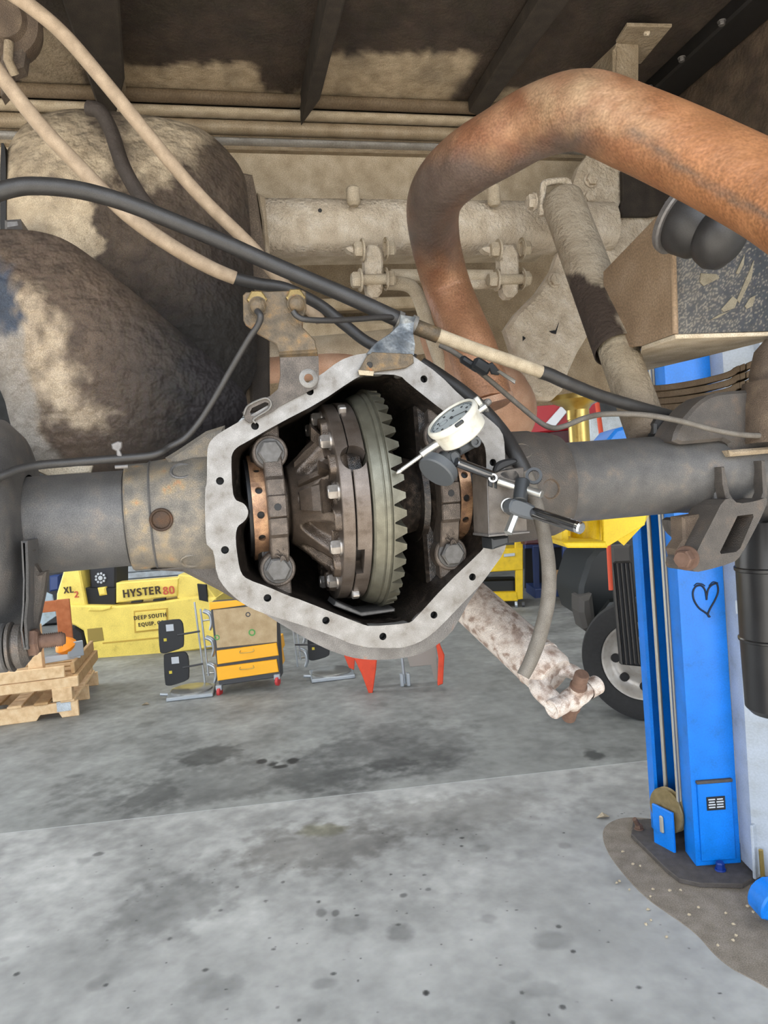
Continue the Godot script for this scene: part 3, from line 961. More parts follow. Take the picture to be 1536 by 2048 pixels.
	prism(st, polyf([8, 438, 40, 436, 44, 456, 8, 462], 1.06), Vector3(0, 0, -0.05), 0.004)
	part(t, "strap_end", st, M.bolt_grey)
	# --- curved splash shield just ahead of the axle tube
	t = thing("splash_shield", "curved mud-caked splash shield resting behind the bare axle tube, pale along one edge", "shield", "", VT)
	var sh := chaikin(polyf([-90, 460, 40, 457, 108, 468, 160, 495, 230, 552, 330, 637, 440, 732, 505, 800, 475, 850, 400, 892, 340, 925, 242, 942, 82, 950, 52, 915, 25, 870, 2, 765, -90, 700], 1.02), 2)
	sh = radial(sh, pf(200, 740, 1.02), 150)
	st = S()
	pillow(st, sh, pf(200, 740, 1.02), Vector3(0, 0, 1), 0.045, 90, func(v: Vector3) -> Color:
		var p := px(v)
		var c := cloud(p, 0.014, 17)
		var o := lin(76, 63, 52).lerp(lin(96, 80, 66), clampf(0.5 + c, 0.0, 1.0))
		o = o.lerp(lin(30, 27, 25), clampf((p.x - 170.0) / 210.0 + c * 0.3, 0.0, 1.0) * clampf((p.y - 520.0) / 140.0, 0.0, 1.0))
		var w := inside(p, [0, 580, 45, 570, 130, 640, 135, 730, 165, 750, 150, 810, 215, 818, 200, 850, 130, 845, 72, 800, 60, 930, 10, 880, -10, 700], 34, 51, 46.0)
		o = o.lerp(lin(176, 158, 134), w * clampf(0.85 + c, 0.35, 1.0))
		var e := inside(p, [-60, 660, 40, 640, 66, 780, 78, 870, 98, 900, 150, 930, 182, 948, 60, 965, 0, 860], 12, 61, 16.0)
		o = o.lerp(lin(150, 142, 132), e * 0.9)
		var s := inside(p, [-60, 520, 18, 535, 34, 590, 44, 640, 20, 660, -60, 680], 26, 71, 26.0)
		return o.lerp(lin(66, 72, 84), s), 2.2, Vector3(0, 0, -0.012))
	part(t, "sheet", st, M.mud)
	st = S()
	prism(st, polyf([60, 936, 185, 931, 180, 946, 96, 954], 0.985), Vector3(0, 0, -0.012), 0.002)
	part(t, "folded_lip", st, M.dust_smooth)
	# --- upright hanger between tank and cross tube
	t = thing("frame_hanger", "upright dusty channel hanger between fuel tank and cross tube", "frame hanger", "", VT)
	st = S()
	prism(st, polyf([473, 352, 486, 344, 505, 348, 512, 380, 540, 560, 540, 830, 496, 830, 484, 560], 1.2), Vector3(0, 0, -0.05), 0.004)
	part(t, "channel", st, M.joist_dust)
	st = S()
	prism(st, polyf([514, 384, 530, 392, 543, 540, 530, 540, 524, 440], 1.22), Vector3(0, 0, -0.03), 0.003)
	part(t, "edge_flange", st, M.dust_dim)
	st = S()
	prism(st, polyf([498, 660, 538, 680, 542, 860, 503, 870], 1.19), Vector3(0, 0, -0.05), 0.003)
	part(t, "lower_leg", st, M.joist)

	# --- dusty cross tube with lugs
	t = thing("cross_tube", "dust-caked square cross tube running behind the exhaust bend", "cross tube", "", VT)
	st = S()
	var ca := pf(526, 380, 1.3); var cbm := pf(560, 490, 1.3); var ce := pf(1240, 420, 1.3)
	prism(st, chaikin(PackedVector3Array([Vector3(ca.x, ca.y, -1.30), Vector3(ca.x, cbm.y, -1.30), Vector3(ca.x, cbm.y, -1.40), Vector3(ca.x, ca.y, -1.40)]), 2), Vector3(ce.x - ca.x, 0, 0))
	part(t, "tube", st, M.dust)
	for q in [[705, 372, 412], [986, 368, 412]]:
		st = S()
		rod(st, pf(q[0], q[1], 1.285), pf(q[0] + 3, q[2], 1.285), 0.012, 14, 0.005)
		part(t, "lug", st, M.dust_smooth)
	st = S()
	rod(st, pf(640, 421, 1.302), pf(640, 421, 1.2985), 0.0035, 12)
	part(t, "drain_hole", st, M.hole)
	# lower return flange and dark bay behind it
	st = S()
	prism(st, polyf([530, 488, 1090, 488, 1090, 506, 545, 512], 1.36), Vector3(0, 0, -0.06), 0.003)
	part(t, "return_flange", st, M.dust_smooth)
	t = thing("rear_crossmember", "dark dirty crossmember set back behind the two sway bar links", "crossmember", "", VT)
	st = S()
	prism(st, polyf([500, 470, 1180, 460, 1230, 800, 520, 850], 1.85), Vector3(0, 0, -0.02), 0.003)
	part(t, "plate", st, M.dust_far)
	st = S()
	prism(st, polyf([530, 600, 900, 590, 900, 612, 530, 626], 1.8), Vector3(0, 0, -0.04), 0.004)
	part(t, "ledge", st, M.dust_smooth)
	st = S()
	prism(st, polyf([540, 640, 860, 640, 860, 700, 540, 706], 1.76), Vector3(0, 0, -0.05), 0.008)
	part(t, "ledge", st, M.dust_smooth)
	t = thing("transverse_pipe", "thin tan pipe crossing low behind the brake junction bracket", "pipe", "", VT)
	st = S()
	tube(st, smooth(path3([510, 712, 1.5, 640, 702, 1.5, 760, 690, 1.5, 860, 676, 1.5]), 6), 0.03, 18)
	part(t, "pipe", st, M.dust_smooth)
	st = S()
	tube(st, smooth(path3([530, 742, 1.4, 620, 735, 1.4, 700, 735, 1.4, 760, 760, 1.4]), 6), 0.024, 18)
	part(t, "pipe", st, M.elbow)

	# --- big stamped outrigger, lightened with slots
	t = thing("outrigger", "tall dust-grey stamped outrigger spreading behind the shock absorber", "outrigger", "", VT)
	st = S()
	prism(st, chaikin(polyf([1150, 345, 1190, 290, 1400, 300, 1420, 380, 1345, 402, 1290, 470, 1215, 545, 1190, 650, 1146, 722, 1120, 800, 1062, 800, 1040, 740, 1020, 680, 1010, 650, 1100, 560, 1130, 470], 1.34), 1), Vector3(0, 0, -0.03), 0.006)
	part(t, "web", st, M.dust)
	st = S()
	prism(st, polyf([1245, 340, 1345, 390, 1342, 402, 1335, 425, 1300, 432, 1246, 432, 1240, 415, 1246, 400], 1.325), Vector3(0, 0, -0.012), 0.002)
	part(t, "scraped_patch_plate", st, M.joist)
	for q in [[1112, 660, 1118, 645, 1112, 668, 1104, 666, 1099, 662], [1046, 672, 1052, 676, 1046, 682]]:
		st = S()
		prism(st, polyf(q, 1.338), Vector3(0, 0, -0.004))
		part(t, "slot", st, M.hole)
	for q in [[1182, 360], [1182, 430], [1178, 395], [1110, 560]]:
		st = S()
		hex_bolt(st, pf(q[0], q[1], 1.338), Vector3(0, 0, 1), 0.012, 0.01)
		part(t, "bolt", st, M.dust)
	st = S()
	prism(st, polyf([1100, 640, 1150, 520, 1180, 560, 1140, 700], 1.36), Vector3(0, 0, -0.02), 0.003)
	part(t, "stiffener", st, M.dust_dim)
	# --- rail box beside the shock, speckled black outside
	t = thing("battery_box", "speckled black painted box with a dusty brown inner side under the exhaust", "box", "", VT)
	var bf := 0.86
	var c0 := pf(1342, 400, bf); var c1 := pf(1350, 668, bf)
	st = S()
	grid(st, c1, c1 + Vector3(0.34, 0, 0), Vector3(c1.x + 0.34, c0.y, c0.z), Vector3(c1.x, c0.y, c0.z), 170, 90, func(v: Vector3) -> Color:
		var p := px(v)
		var c := cloud(p, 0.03, 11)
		var fine := noise("speck", 311, 0.22, 3).get_noise_2d(p.x, p.y)
		var dusty := clampf(1.0 - (p.x - 1350.0) / 190.0, 0.0, 1.0) * 0.8 + c * 0.5
		var o := lin(38, 40, 46).lerp(lin(74, 70, 64), clampf(dusty, 0.0, 1.0))
		return o.lerp(lin(150, 140, 122), clampf((fine + dusty * 0.30 - 0.30) * 5.0, 0.0, 0.6)))
	st.set_color(lin(40, 42, 48))
	cbox(st, at(Vector3(c1.x + 0.17, (c0.y + c1.y) * 0.5, c1.z - 0.004)), Vector3(0.339, absf(c0.y - c1.y), 0.006), 0.001)
	part(t, "outer_face", st, M.speckled)
	for q in [[1402, 546, 1434, 548, 1440, 556, 1408, 572, 1400, 564], [1443, 618, 1466, 592, 1476, 600, 1470, 616, 1448, 624], [1474, 600, 1500, 540, 1508, 520, 1504, 556, 1480, 606], [1490, 612, 1500, 596, 1512, 590, 1506, 612, 1494, 618], [1472, 546, 1490, 508, 1488, 530, 1478, 548], [1420, 640, 1440, 628, 1460, 622, 1436, 636]]:
		st = S()
		prism(st, polyf(q, bf - 0.0012), Vector3(0, 0, -0.002), 0.0004)
		part(t, "mud_smear", st, M.mud_dry)
	st = S()
	prism(st, PackedVector3Array([pr(1342, 402, c1.x), pr(1350, 667, c1.x), pr(1282, 692, c1.x), pr(1208, 700, c1.x), pr(1206, 543, c1.x)]), Vector3(0.006, 0, 0), 0.001)
	part(t, "inner_side", st, M.brown_side)
	st = S()
	prism(st, PackedVector3Array([pu(1350, 668, c1.y), pu(1560, 662, c1.y), pu(1556, 668, c1.y), pu(1420, 703, c1.y), pu(1300, 732, c1.y), pu(1270, 742, c1.y), pu(1283, 692, c1.y)]), Vector3(0, -0.006, 0), 0.001)
	part(t, "bottom_flange", st, M.dust_smooth)
	st = S()
	rod(st, c0 + Vector3(0, 0, 0.001), c1, 0.004, 10)
	part(t, "welded_corner", st, M.brown_side)
	# --- rubber bump stop
	t = thing("bump_stop", "black rubber bump stop of two rounded lobes under the exhaust", "bump stop", "", VT)
	var bp := pf(1422, 466, 0.775)
	var bax := VB.inverse() * (cb * Vector3(0.60, -0.58, 0.55))
	st = S()
	lathe(st, bp, bax, [Vector2(-0.042, 0), Vector2(-0.042, 0.036), Vector2(-0.034, 0.039), Vector2(-0.014, 0.037), Vector2(-0.004, 0.030)], 40, 0.9)
	lathe(st, bp, bax, [Vector2(-0.004, 0.030), Vector2(0.002, 0.035), Vector2(0.014, 0.038), Vector2(0.026, 0.034), Vector2(0.034, 0.022), Vector2(0.037, 0)], 40, 0.9)
	part(t, "rubber", st, M.rubber)
	st = S()
	lathe(st, bp, bax, [Vector2(-0.050, 0), Vector2(-0.050, 0.042), Vector2(-0.044, 0.043), Vector2(-0.042, 0.041), Vector2(-0.042, 0)], 40)
	part(t, "backing_plate", st, M.bolt_grey)
	# --- casting in the top corner
	t = thing("cable_equalizer", "dusty round cable equalizer hub above the fuel tank, cut by the frame", "equalizer", "", VT)
	st = S()
	var ep := pf(4, 36, 1.05)
	lathe(st, ep, Vector3(0.1, -0.3, 1), [Vector2(-0.05, 0), Vector2(-0.05, 0.045), Vector2(-0.01, 0.047), Vector2(0, 0.042), Vector2(0.004, 0.03), Vector2(0.012, 0.024), Vector2(0.016, 0)], 32)
	part(t, "hub", st, M.brown_cast)
	st = S()
	prism(st, polyf([0, 80, 40, 66, 52, 90, 46, 130, 22, 140, 14, 175, 0, 190], 1.06), Vector3(0, 0, -0.03), 0.004)
	part(t, "yoke", st, M.darkdirt)
	st = S()
	tube(st, path3([18, 84, 1.05, 16, 120, 1.05, 30, 150, 1.06]), 0.006, 10)
	part(t, "pin", st, M.dust_dim)

func csg_face(pts: PackedVector3Array, depth: float) -> CSGPolygon3D:
	var p := CSGPolygon3D.new()
	var a := PackedVector2Array()
	for v in pts: a.append(Vector2(v.x, v.y))
	if not Geometry2D.is_polygon_clockwise(a): a.reverse()
	p.polygon = a
	p.mode = CSGPolygon3D.MODE_DEPTH
	p.depth = depth
	return p
func csg_rod(p: Vector3, axis: Vector3, r: float, h: float, sides := 24) -> CSGCylinder3D:
	var c := CSGCylinder3D.new()
	c.radius = r
	c.height = h
	c.sides = sides
	c.transform = Transform3D(facing(axis), p)
	return c
func baked(root: CSGShape3D) -> ArrayMesh:
	add_child(root)
	await get_tree().process_frame
	await get_tree().process_frame
	var m := root.bake_static_mesh()
	remove_child(root)
	root.free()
	return m

func face_outer() -> Array:
	return [735, 706, 770, 704, 818, 706, 829, 714, 877, 747, 922, 793, 981, 840, 1004, 862, 1010, 890, 1010, 960, 1014, 1040, 1016, 1076, 1008, 1106, 982, 1142, 961, 1170, 923, 1209, 878, 1256, 850, 1279, 820, 1292, 792, 1297, 717, 1294, 654, 1267, 590, 1246, 533, 1229, 500, 1216, 475, 1200, 450, 1177, 433, 1150, 428, 1104, 419, 1094, 412, 1088, 410, 1030, 410, 976, 414, 968, 414, 902, 418, 886, 430, 872, 452, 858, 560, 797, 639, 752, 677, 722, 708, 710]
func face_inner() -> Array:
	return [756, 748, 800, 750, 816, 766, 892, 826, 950, 867, 966, 884, 972, 900, 973, 934, 975, 1070, 969, 1094, 959, 1106, 892, 1169, 828, 1240, 816, 1247, 740, 1253, 722, 1248, 603, 1200, 575, 1191, 537, 1174, 495, 1159, 482, 1147, 476, 1121, 471, 1080, 473, 1058, 478, 1050, 486, 1045, 494, 1036, 497, 1024, 493, 1013, 486, 1006, 478, 1003, 471, 1000, 465, 985, 462, 918, 466, 903, 476, 893, 495, 883, 555, 848, 641, 804, 705, 760, 725, 750]

func build_axle() -> void:
	var t := thing("axle_housing", "iron rear axle housing with its cover off, bare gasket flange and two black tubes", "axle housing", "", VT)
	var outer := polyf(face_outer(), FACE)
	var inner := polyf(face_inner(), FACE)
	# --- gasket flange with its bolt holes
	var root := csg_face(chaikin(outer, 1), 0.017)
	root.position.z = -FACE
	var cut := csg_face(chaikin(inner, 1), 0.1)
	cut.operation = CSGShape3D.OPERATION_SUBTRACTION
	cut.position.z = 0.04
	root.add_child(cut)
	var holes := [[440, 962], [450, 1100], [535, 1196], [652, 1241], [766, 1273], [868, 1230], [945, 1154], [848, 758], [620, 783], [510, 852], [986, 925]]
	for h in holes:
		var c := csg_rod(pf(h[0], h[1], FACE) + Vector3(0, 0, FACE - 0.006), Vector3(0, 0, 1), 0.0042, 0.03, 20)
		c.operation = CSGShape3D.OPERATION_SUBTRACTION
		root.add_child(c)
	var fm : ArrayMesh = await baked(root)
	mesh_part(t, "gasket_flange", fm, M.scraped, at(Vector3(0, 0, -FACE)))
	for h in holes:                                      # threaded bores behind the flange
		var st0 := S()
		var p := pf(h[0], h[1], FACE)
		lathe(st0, p, Vector3(0, 0, -1), [Vector2(0.0005, 0.0055), Vector2(0.0005, 0.0044), Vector2(0.004, 0.0040), Vector2(0.006, 0.0043), Vector2(0.008, 0.0039), Vector2(0.010, 0.0042), Vector2(0.013, 0.0038), Vector2(0.013, 0)], 20)
		part(t, "threaded_hole", st0, M.hole)
	# --- cast bowl: outside and oily inside
	var n := 120
	var c := pf(715, 1005, FACE)
	var o1 := radial(outer, c, n)
	var low := polyf([735, 712, 818, 712, 877, 753, 922, 800, 981, 846, 1004, 868, 1004, 960, 1008, 1076, 1000, 1110, 975, 1150, 936, 1206, 925, 1228, 900, 1271, 854, 1304, 808, 1317, 742, 1321, 696, 1314, 646, 1296, 567, 1252, 527, 1226, 475, 1200, 450, 1177, 436, 1150, 418, 1088, 418, 976, 420, 902, 452, 862, 560, 803, 639, 758, 708, 716], FACE + 0.045)
	var o2 := radial(chaikin(low, 1), pf(715, 1005, FACE + 0.045), n)
	var rings := [shift(squeeze(o1, c, 0.992), Vector3(0, 0, -0.0165)), shift(squeeze(o1, c, 0.975), Vector3(0, 0, -0.022)), o2, shift(squeeze(o2, c, 1.0), Vector3(0, 0, -0.05)), shift(squeeze(o2, c, 0.9), Vector3(0, 0, -0.12)), shift(squeeze(o2, c, 0.62), Vector3(0, 0, -0.2)), shift(squeeze(o2, c, 0.34), Vector3(0, 0, -0.26)), shift(squeeze(o2, c, 0.28), Vector3(0, 0, -0.34))]
	for r in [1, 2, 3, 4, 5, 6, 7]:
		pass
	var st := S()
	loft(st, rings, false, true, 5, newell(o1).z < 0)
	part(t, "cast_bowl", st, M.castsilver)
	var i1 := radial(inner, c, n)
	var ir := [shift(i1, Vector3(0, 0, -0.001)), shift(widen(i1, c, 0.985, 1.0), Vector3(0, 0, -0.014)), shift(widen(i1, c, 0.93, 0.99), Vector3(0, 0, -0.035)), shift(widen(i1, c, 0.9, 1.0), Vector3(0, 0, -0.09)), shift(widen(i1, c, 0.86, 0.97), Vector3(0, 0, -0.15)), shift(widen(i1, c, 0.5, 0.6), Vector3(0, 0, -0.2))]
	st = S()
	loft(st, ir, false, true, 5, newell(i1).z > 0)
	part(t, "oily_cavity", st, M.oily)
	# oil baffle lip at the bottom of the cavity
	st = S()
	prism(st, polyf([672, 1203, 722, 1225, 790, 1217, 790, 1223, 724, 1233, 668, 1212], 0.85), Vector3(0, 0, -0.05), 0.001)
	part(t, "baffle", st, M.cap_bolt)

	# --- axle tubes: lathe along the axle line
	var a := AX
	var X := Vector3.RIGHT
	var x1 := pf(250, 1045, 0.845).x; var x2 := pf(304, 1045, 0.84).x; var x3 := pf(420, 1045, 0.85).x
	st = S()
	lathe(st, a, X, [Vector2(-0.6, 0.0), Vector2(-0.6, 0.0545), Vector2(x1 - 0.002, 0.0545), Vector2(x1 - 0.002, 0.053), Vector2(x1 + 0.004, 0.053)], 72)
	part(t, "axle_tube", st, M.axle)
	st = S()
	lathe(st, a, X, [Vector2(x1, 0.054), Vector2(x1, 0.0595), Vector2(x1 + 0.002, 0.061), Vector2(x2 - 0.004, 0.0612), Vector2(x2, 0.0625), Vector2(x2 + 0.03, 0.066), Vector2(x3 - 0.012, 0.069), Vector2(x3 + 0.01, 0.0695), Vector2(x3 + 0.012, 0.06)], 72)
	part(t, "tube_socket", st, M.boss)
	st = S()
	lathe(st, a, X, [Vector2(x2 - 0.0025, 0.0618), Vector2(x2 - 0.001, 0.0636), Vector2(x2 + 0.001, 0.0618)], 72)
	part(t, "socket_step", st, M.axle)
	for q in [[362, 938, 24], [322, 1040, 22], [383, 1126, 26]]:         # plug welds and rubber plugs
		st = S()
		var p := on_tube(q[0], q[1], 0.069)
		var nn := Vector3(0, p.y - a.y, p.z - a.z).normalized()
		lathe(st, p - nn * 0.006, nn, [Vector2(0, 0.0125), Vector2(0.0035, 0.0125), Vector2(0.0045, 0.0115), Vector2(0.004, 0.010), Vector2(0.002, 0.009), Vector2(0.0024, 0.003), Vector2(0.003, 0)], 28)
		part(t, "plug_weld", st, [M.axle, M.plug_rust, M.boss][[938, 1040, 1126].find(q[1])])
	var y1 := pf(1150, 960, 0.845).x; var y0 := pf(1010, 960, 0.85).x; var yk := pf(1093, 960, 0.845).x; var ym := pf(1425, 950, 0.85).x
	st = S()
	lathe(st, a, X, [Vector2(y0 - 0.014, 0.06), Vector2(y0 - 0.012, 0.0705), Vector2(y0 + 0.02, 0.0708), Vector2(yk, 0.0705), Vector2(yk + 0.003, 0.069), Vector2(y1 - 0.012, 0.067), Vector2(y1, 0.063), Vector2(y1 + 0.002, 0.052)], 72)
	part(t, "tube_socket", st, M.axle_cast)
	st = S()
	lathe(st, a, X, [Vector2(y1 - 0.004, 0.0525), Vector2(y1 + 0.001, 0.054), Vector2(y1 + 0.004, 0.0522), Vector2(ym - 0.02, 0.0525), Vector2(ym, 0.055), Vector2(ym + 0.4, 0.056), Vector2(ym + 0.4, 0)], 72)
	part(t, "axle_tube", st, M.axle)
	for q in [[1101, 978, 0.0125], [1046, 902, 0.012]]:
		st = S()
		var p := on_tube(q[0], q[1], 0.069)
		var nn := Vector3(0, p.y - a.y, p.z - a.z).normalized()
		lathe(st, p - nn * 0.004, nn, [Vector2(0, float(q[2])), Vector2(0.0045, float(q[2])), Vector2(0.0055, float(q[2]) * 0.9), Vector2(0.004, float(q[2]) * 0.8), Vector2(0.0005, float(q[2]) * 0.75), Vector2(0.0015, 0)], 28)
		part(t, "plug_weld", st, M.brown_cast if q[0] == 1101 else M.boss)
	# rib from the tube socket up to the flange
	st = S()
	prism(st, polyf([330, 915, 352, 902, 412, 862, 450, 850, 452, 930, 340, 930], 0.87), Vector3(0, 0, -0.02), 0.004)
	part(t, "rib", st, M.boss)
	st = S()
	prism(st, polyf([300, 1140, 440, 1120, 520, 1222, 470, 1200, 436, 1180, 366, 1144], 0.875), Vector3(0, 0, -0.03), 0.004)
	part(t, "rib", st, M.axle_cast)

	# --- bearing caps, bolted over the bearings, and their slotted adjusters
	await bearing_cap(t, [[536, 574], [505, 537]], [540, 905], [556, 1138], true)
	await bearing_cap(t, [[884, 922], [924, 947]], [880, 872], [902, 1107], false)

	# --- spring seat and shock bracket on the far tube
	st = S()
	prism(st, chaikin(polyf([1345, 890, 1352, 858, 1372, 832, 1395, 806, 1425, 786, 1480, 780, 1620, 775, 1620, 900, 1466, 913, 1456, 880, 1420, 884], 0.85), 1), Vector3(0, 0, -0.05), 0.004)
	part(t, "spring_seat", st, M.axle_cast)
	st = S()
	prism(st, polyf([1460, 900, 1640, 886, 1640, 898, 1464, 913], 0.835), Vector3(0, 0, -0.03), 0.003)
	part(t, "seat_edge", st, M.dust_dim)
	st = S()
	lathe(st, pf(1590, 850, 0.84), Vector3(0, 1, 0), [Vector2(-0.02, 0.07), Vector2(0.03, 0.066), Vector2(0.06, 0.06), Vector2(0.065, 0)], 40)
	part(t, "seat_crown", st, M.brown_cast)
	var br := csg_face(chaikin(polyf([1464, 996, 1476, 1008, 1514, 1002, 1534, 994, 1534, 1008, 1520, 1040, 1482, 1112, 1466, 1126, 1400, 1144, 1386, 1143, 1382, 1130, 1400, 1090, 1426, 1040, 1446, 1000], 0.82), 1), 0.055)
	br.position.z = -0.82
	var hole := csg_face(polyf([1475, 1032, 1506, 1028, 1507, 1034, 1481, 1096, 1472, 1104, 1442, 1108, 1440, 1104], 0.82), 0.06)
	hole.operation = CSGShape3D.OPERATION_SUBTRACTION
	hole.position.z = 0.02
	br.add_child(hole)
	var bm : ArrayMesh = await baked(br)
	mesh_part(t, "shock_bracket", bm, M.axle_cast, at(Vector3(0, 0, -0.82)))
	for q in [[1444, 934, 1449, 933, 1460, 986, 1470, 1004, 1462, 1012, 1452, 996, 1446, 968], [1524, 921, 1531, 921, 1536, 990, 1530, 1004, 1520, 1002, 1527, 985]]:
		st = S()
		prism(st, polyf(q, 0.83), Vector3(0, 0, -0.018), 0.001)
		part(t, "bracket_flange", st, M.axle_cast)
	st = S()
	prism(st, polyf([1366, 1034, 1416, 1026, 1450, 990, 1440, 1060, 1410, 1120, 1390, 1140, 1366, 1136, 1356, 1098, 1368, 1080], 0.85), Vector3(0, 0, -0.03), 0.003)
	part(t, "bracket_side", st, M.brown_cast)
	st = S()
	prism(st, polyf([1430, 950, 1448, 944, 1446, 1000, 1432, 1002], 0.85), Vector3(0, 0, -0.02), 0.003)
	part(t, "weld_bead", st, M.axle)
	st = S()
	hex_bolt(st, pf(1374, 1116, 0.825), Vector3(-0.8, 0, 0.5), 0.012, 0.016, 1.3)
	part(t, "bracket_bolt", st, M.rust_bolt)
	st = S()
	prism(st, chaikin(polyf([1338, 1035, 1372, 1035, 1370, 1082, 1352, 1072, 1340, 1056], 0.9), 1), Vector3(0, 0, -0.02), 0.003)
	part(t, "bracket_rear_plate", st, M.axle_cast)

	# --- brake backing plate and lower shock bracket on the near tube
	st = S()
	var bx := pf(16, 1047, 0.80).x
	lathe(st, a, X, [Vector2(bx - 0.4, 0.0), Vector2(bx - 0.4, 0.125), Vector2(bx - 0.05, 0.125), Vector2(bx - 0.018, 0.118), Vector2(bx - 0.004, 0.102), Vector2(bx, 0.08), Vector2(bx + 0.002, 0.0565)], 72, 0.9)
	part(t, "backing_plate", st, M.axle)
	st = S()
	prism(st, polyf([54, 1090, 64, 1100, 68, 1130, 78, 1146, 92, 1143, 86, 1190, 72, 1256, 76, 1300, 62, 1318, 44, 1312, 38, 1290, 44, 1230, 52, 1160], 0.815), Vector3(0.0, 0, -0.02), 0.003)
	part(t, "shock_bracket", st, M.axle_cast)
	st = S()
	prism(st, PackedVector3Array([pf(41, 1082, 0.80), pf(45, 1160, 0.79), pf(44, 1210, 0.785), pf(40, 1260, 0.78), pf(46, 1300, 0.78), pf(56, 1300, 0.78), pf(52, 1240, 0.785), pf(56, 1200, 0.787), pf(56, 1130, 0.79), pf(54, 1082, 0.80)]), Vector3(0, 0, -0.05), 0.002)
	part(t, "bracket_fin", st, M.axle)

func on_tube(x: float, y: float, r: float) -> Vector3:   # nearest point of a sight line on a cylinder round the axle line
	var d := vray(x, y)
	var qa := d.y * d.y + d.z * d.z
	var qb := -2.0 * (d.y * AX.y + d.z * AX.z)
	var qc := AX.y * AX.y + AX.z * AX.z - r * r
	var disc := maxf(qb * qb - 4 * qa * qc, 0.0)
	return d * ((-qb - sqrt(disc)) / (2.0 * qa))
func squeeze(p: PackedVector3Array, c: Vector3, s: float) -> PackedVector3Array:
	return widen(p, c, s, s)
func widen(p: PackedVector3Array, c: Vector3, sx: float, sy: float) -> PackedVector3Array:
	var o := PackedVector3Array()
	for v in p: o.append(Vector3(c.x + (v.x - c.x) * sx, c.y + (v.y - c.y) * sy, v.z))
	return o

func bearing_cap(t: Node3D, xs: Array, top: Array, low: Array, with_shelf: bool) -> void:
	var x0 := pf(xs[0][0], 1010, 0.82).x; var x1 := pf(xs[0][1], 1010, 0.82).x
	var y := AX.y
	# outline in (up, ahead), pushed across the axle
	var prof := [[0.098, 0.846], [0.102, 0.85], [0.102, 0.93], [-0.102, 0.93], [-0.102, 0.85], [-0.098, 0.846], [-0.072, 0.846], [-0.066, 0.842], [-0.05, 0.833], [-0.034, 0.828], [-0.030, 0.822], [-0.0125, 0.820], [-0.012, 0.822], [-0.010, 0.818], [0.012, 0.818], [0.0135, 0.822], [0.030, 0.822], [0.034, 0.828], [0.05, 0.833], [0.066, 0.842], [0.072, 0.846]]
	var ring := PackedVector3Array()
	for q in prof: ring.append(Vector3(x0, y + float(q[0]), -float(q[1])))
	var st := S()
	prism(st, ring, Vector3(x1 - x0, 0, 0), 0.0015)
	var cap_ := part(t, "bearing_cap", st, M.cap_iron)
	# rounded ears that carry the bolts
	for b in [top, low]:
		var p := pf(b[0], b[1], 0.842)
		st = S()
		lathe(st, p + Vector3(0, 0, -0.03), Vector3(0, 0, 1), [Vector2(0, 0.0198), Vector2(0.0285, 0.0198), Vector2(0.030, 0.0185), Vector2(0.030, 0)], 40)
		part(cap_, "ear", st, M.cap_iron)
		st = S()
		hex_bolt(st, p, Vector3(0, 0, 1), 0.0142, 0.010, 1.14)
		part(cap_, "cap_bolt", st, M.cap_bolt)
	st = S()
	var hp := Vector3((x0 + x1) * 0.5, y, -0.8178)
	rod(st, hp, hp + Vector3(0, 0, -0.002), 0.0042, 16)
	part(cap_, "dowel_hole", st, M.hole)
	# raised casting marks
	st = S()
	var rng := RandomNumberGenerator.new()
	rng.seed = 5
	for k in 7:
		var q := Vector3(lerpf(x0 + 0.006, x1 - 0.006, rng.randf()), y - 0.045 - 0.014 * rng.randf(), -0.833)
		cbox(st, at(q, Basis(Vector3.BACK, rng.randf_range(-1, 1))), Vector3(0.0016, 0.006, 0.004), 0.0006)
	part(cap_, "casting_mark", st, M.cap_iron)
	# pedestal behind the cap
	st = S()
	var ped := PackedVector3Array()
	for q in [[0.108, 0.852], [0.112, 0.862], [0.112, 1.0], [-0.112, 1.0], [-0.112, 0.862], [-0.108, 0.852]]: ped.append(Vector3(x0 - 0.012, y + float(q[0]), -float(q[1]) - 0.012))
	prism(st, ped, Vector3(x1 - x0 + 0.014, 0, 0), 0.004)
	part(t, "bearing_pedestal", st, M.oily)
	# slotted adjuster ring
	var a0 := pf(xs[1][0], 1010, 0.838).x; var a1 := pf(xs[1][1], 1010, 0.838).x
	var poly := CSGPolygon3D.new()
	poly.polygon = PackedVector2Array([Vector2(0.046, 0), Vector2(0.062, 0), Vector2(0.062, a1 - a0), Vector2(0.046, a1 - a0)])
	poly.mode = CSGPolygon3D.MODE_SPIN
	poly.spin_sides = 64
	for k in 14:
		var th := TAU * k / 14.0 + 0.1
		var c := csg_rod(Vector3(cos(th) * 0.058, (a1 - a0) * 0.48, sin(th) * 0.058), Vector3(cos(th), 0, sin(th)), 0.0042, 0.03, 16)
		c.scale = Vector3(1.0, 1.0, 1.0)
		c.operation = CSGShape3D.OPERATION_SUBTRACTION
		poly.add_child(c)
	var m : ArrayMesh = await baked(poly)
	# spin axis y is laid along the axle line
	mesh_part(t, "bearing_adjuster", m, M.bronze, Transform3D(Basis(Vector3.BACK, -PI / 2), Vector3(a0, AX.y, AX.z)))
	st = S()
	lathe(st, Vector3(0, AX.y, AX.z), Vector3.RIGHT, [Vector2(a0 - 0.004, 0.03), Vector2(a0 - 0.004, 0.0575), Vector2(a1 + 0.004, 0.0575), Vector2(a1 + 0.004, 0.03)], 48)
	part(t, "bearing_race", st, M.hole)

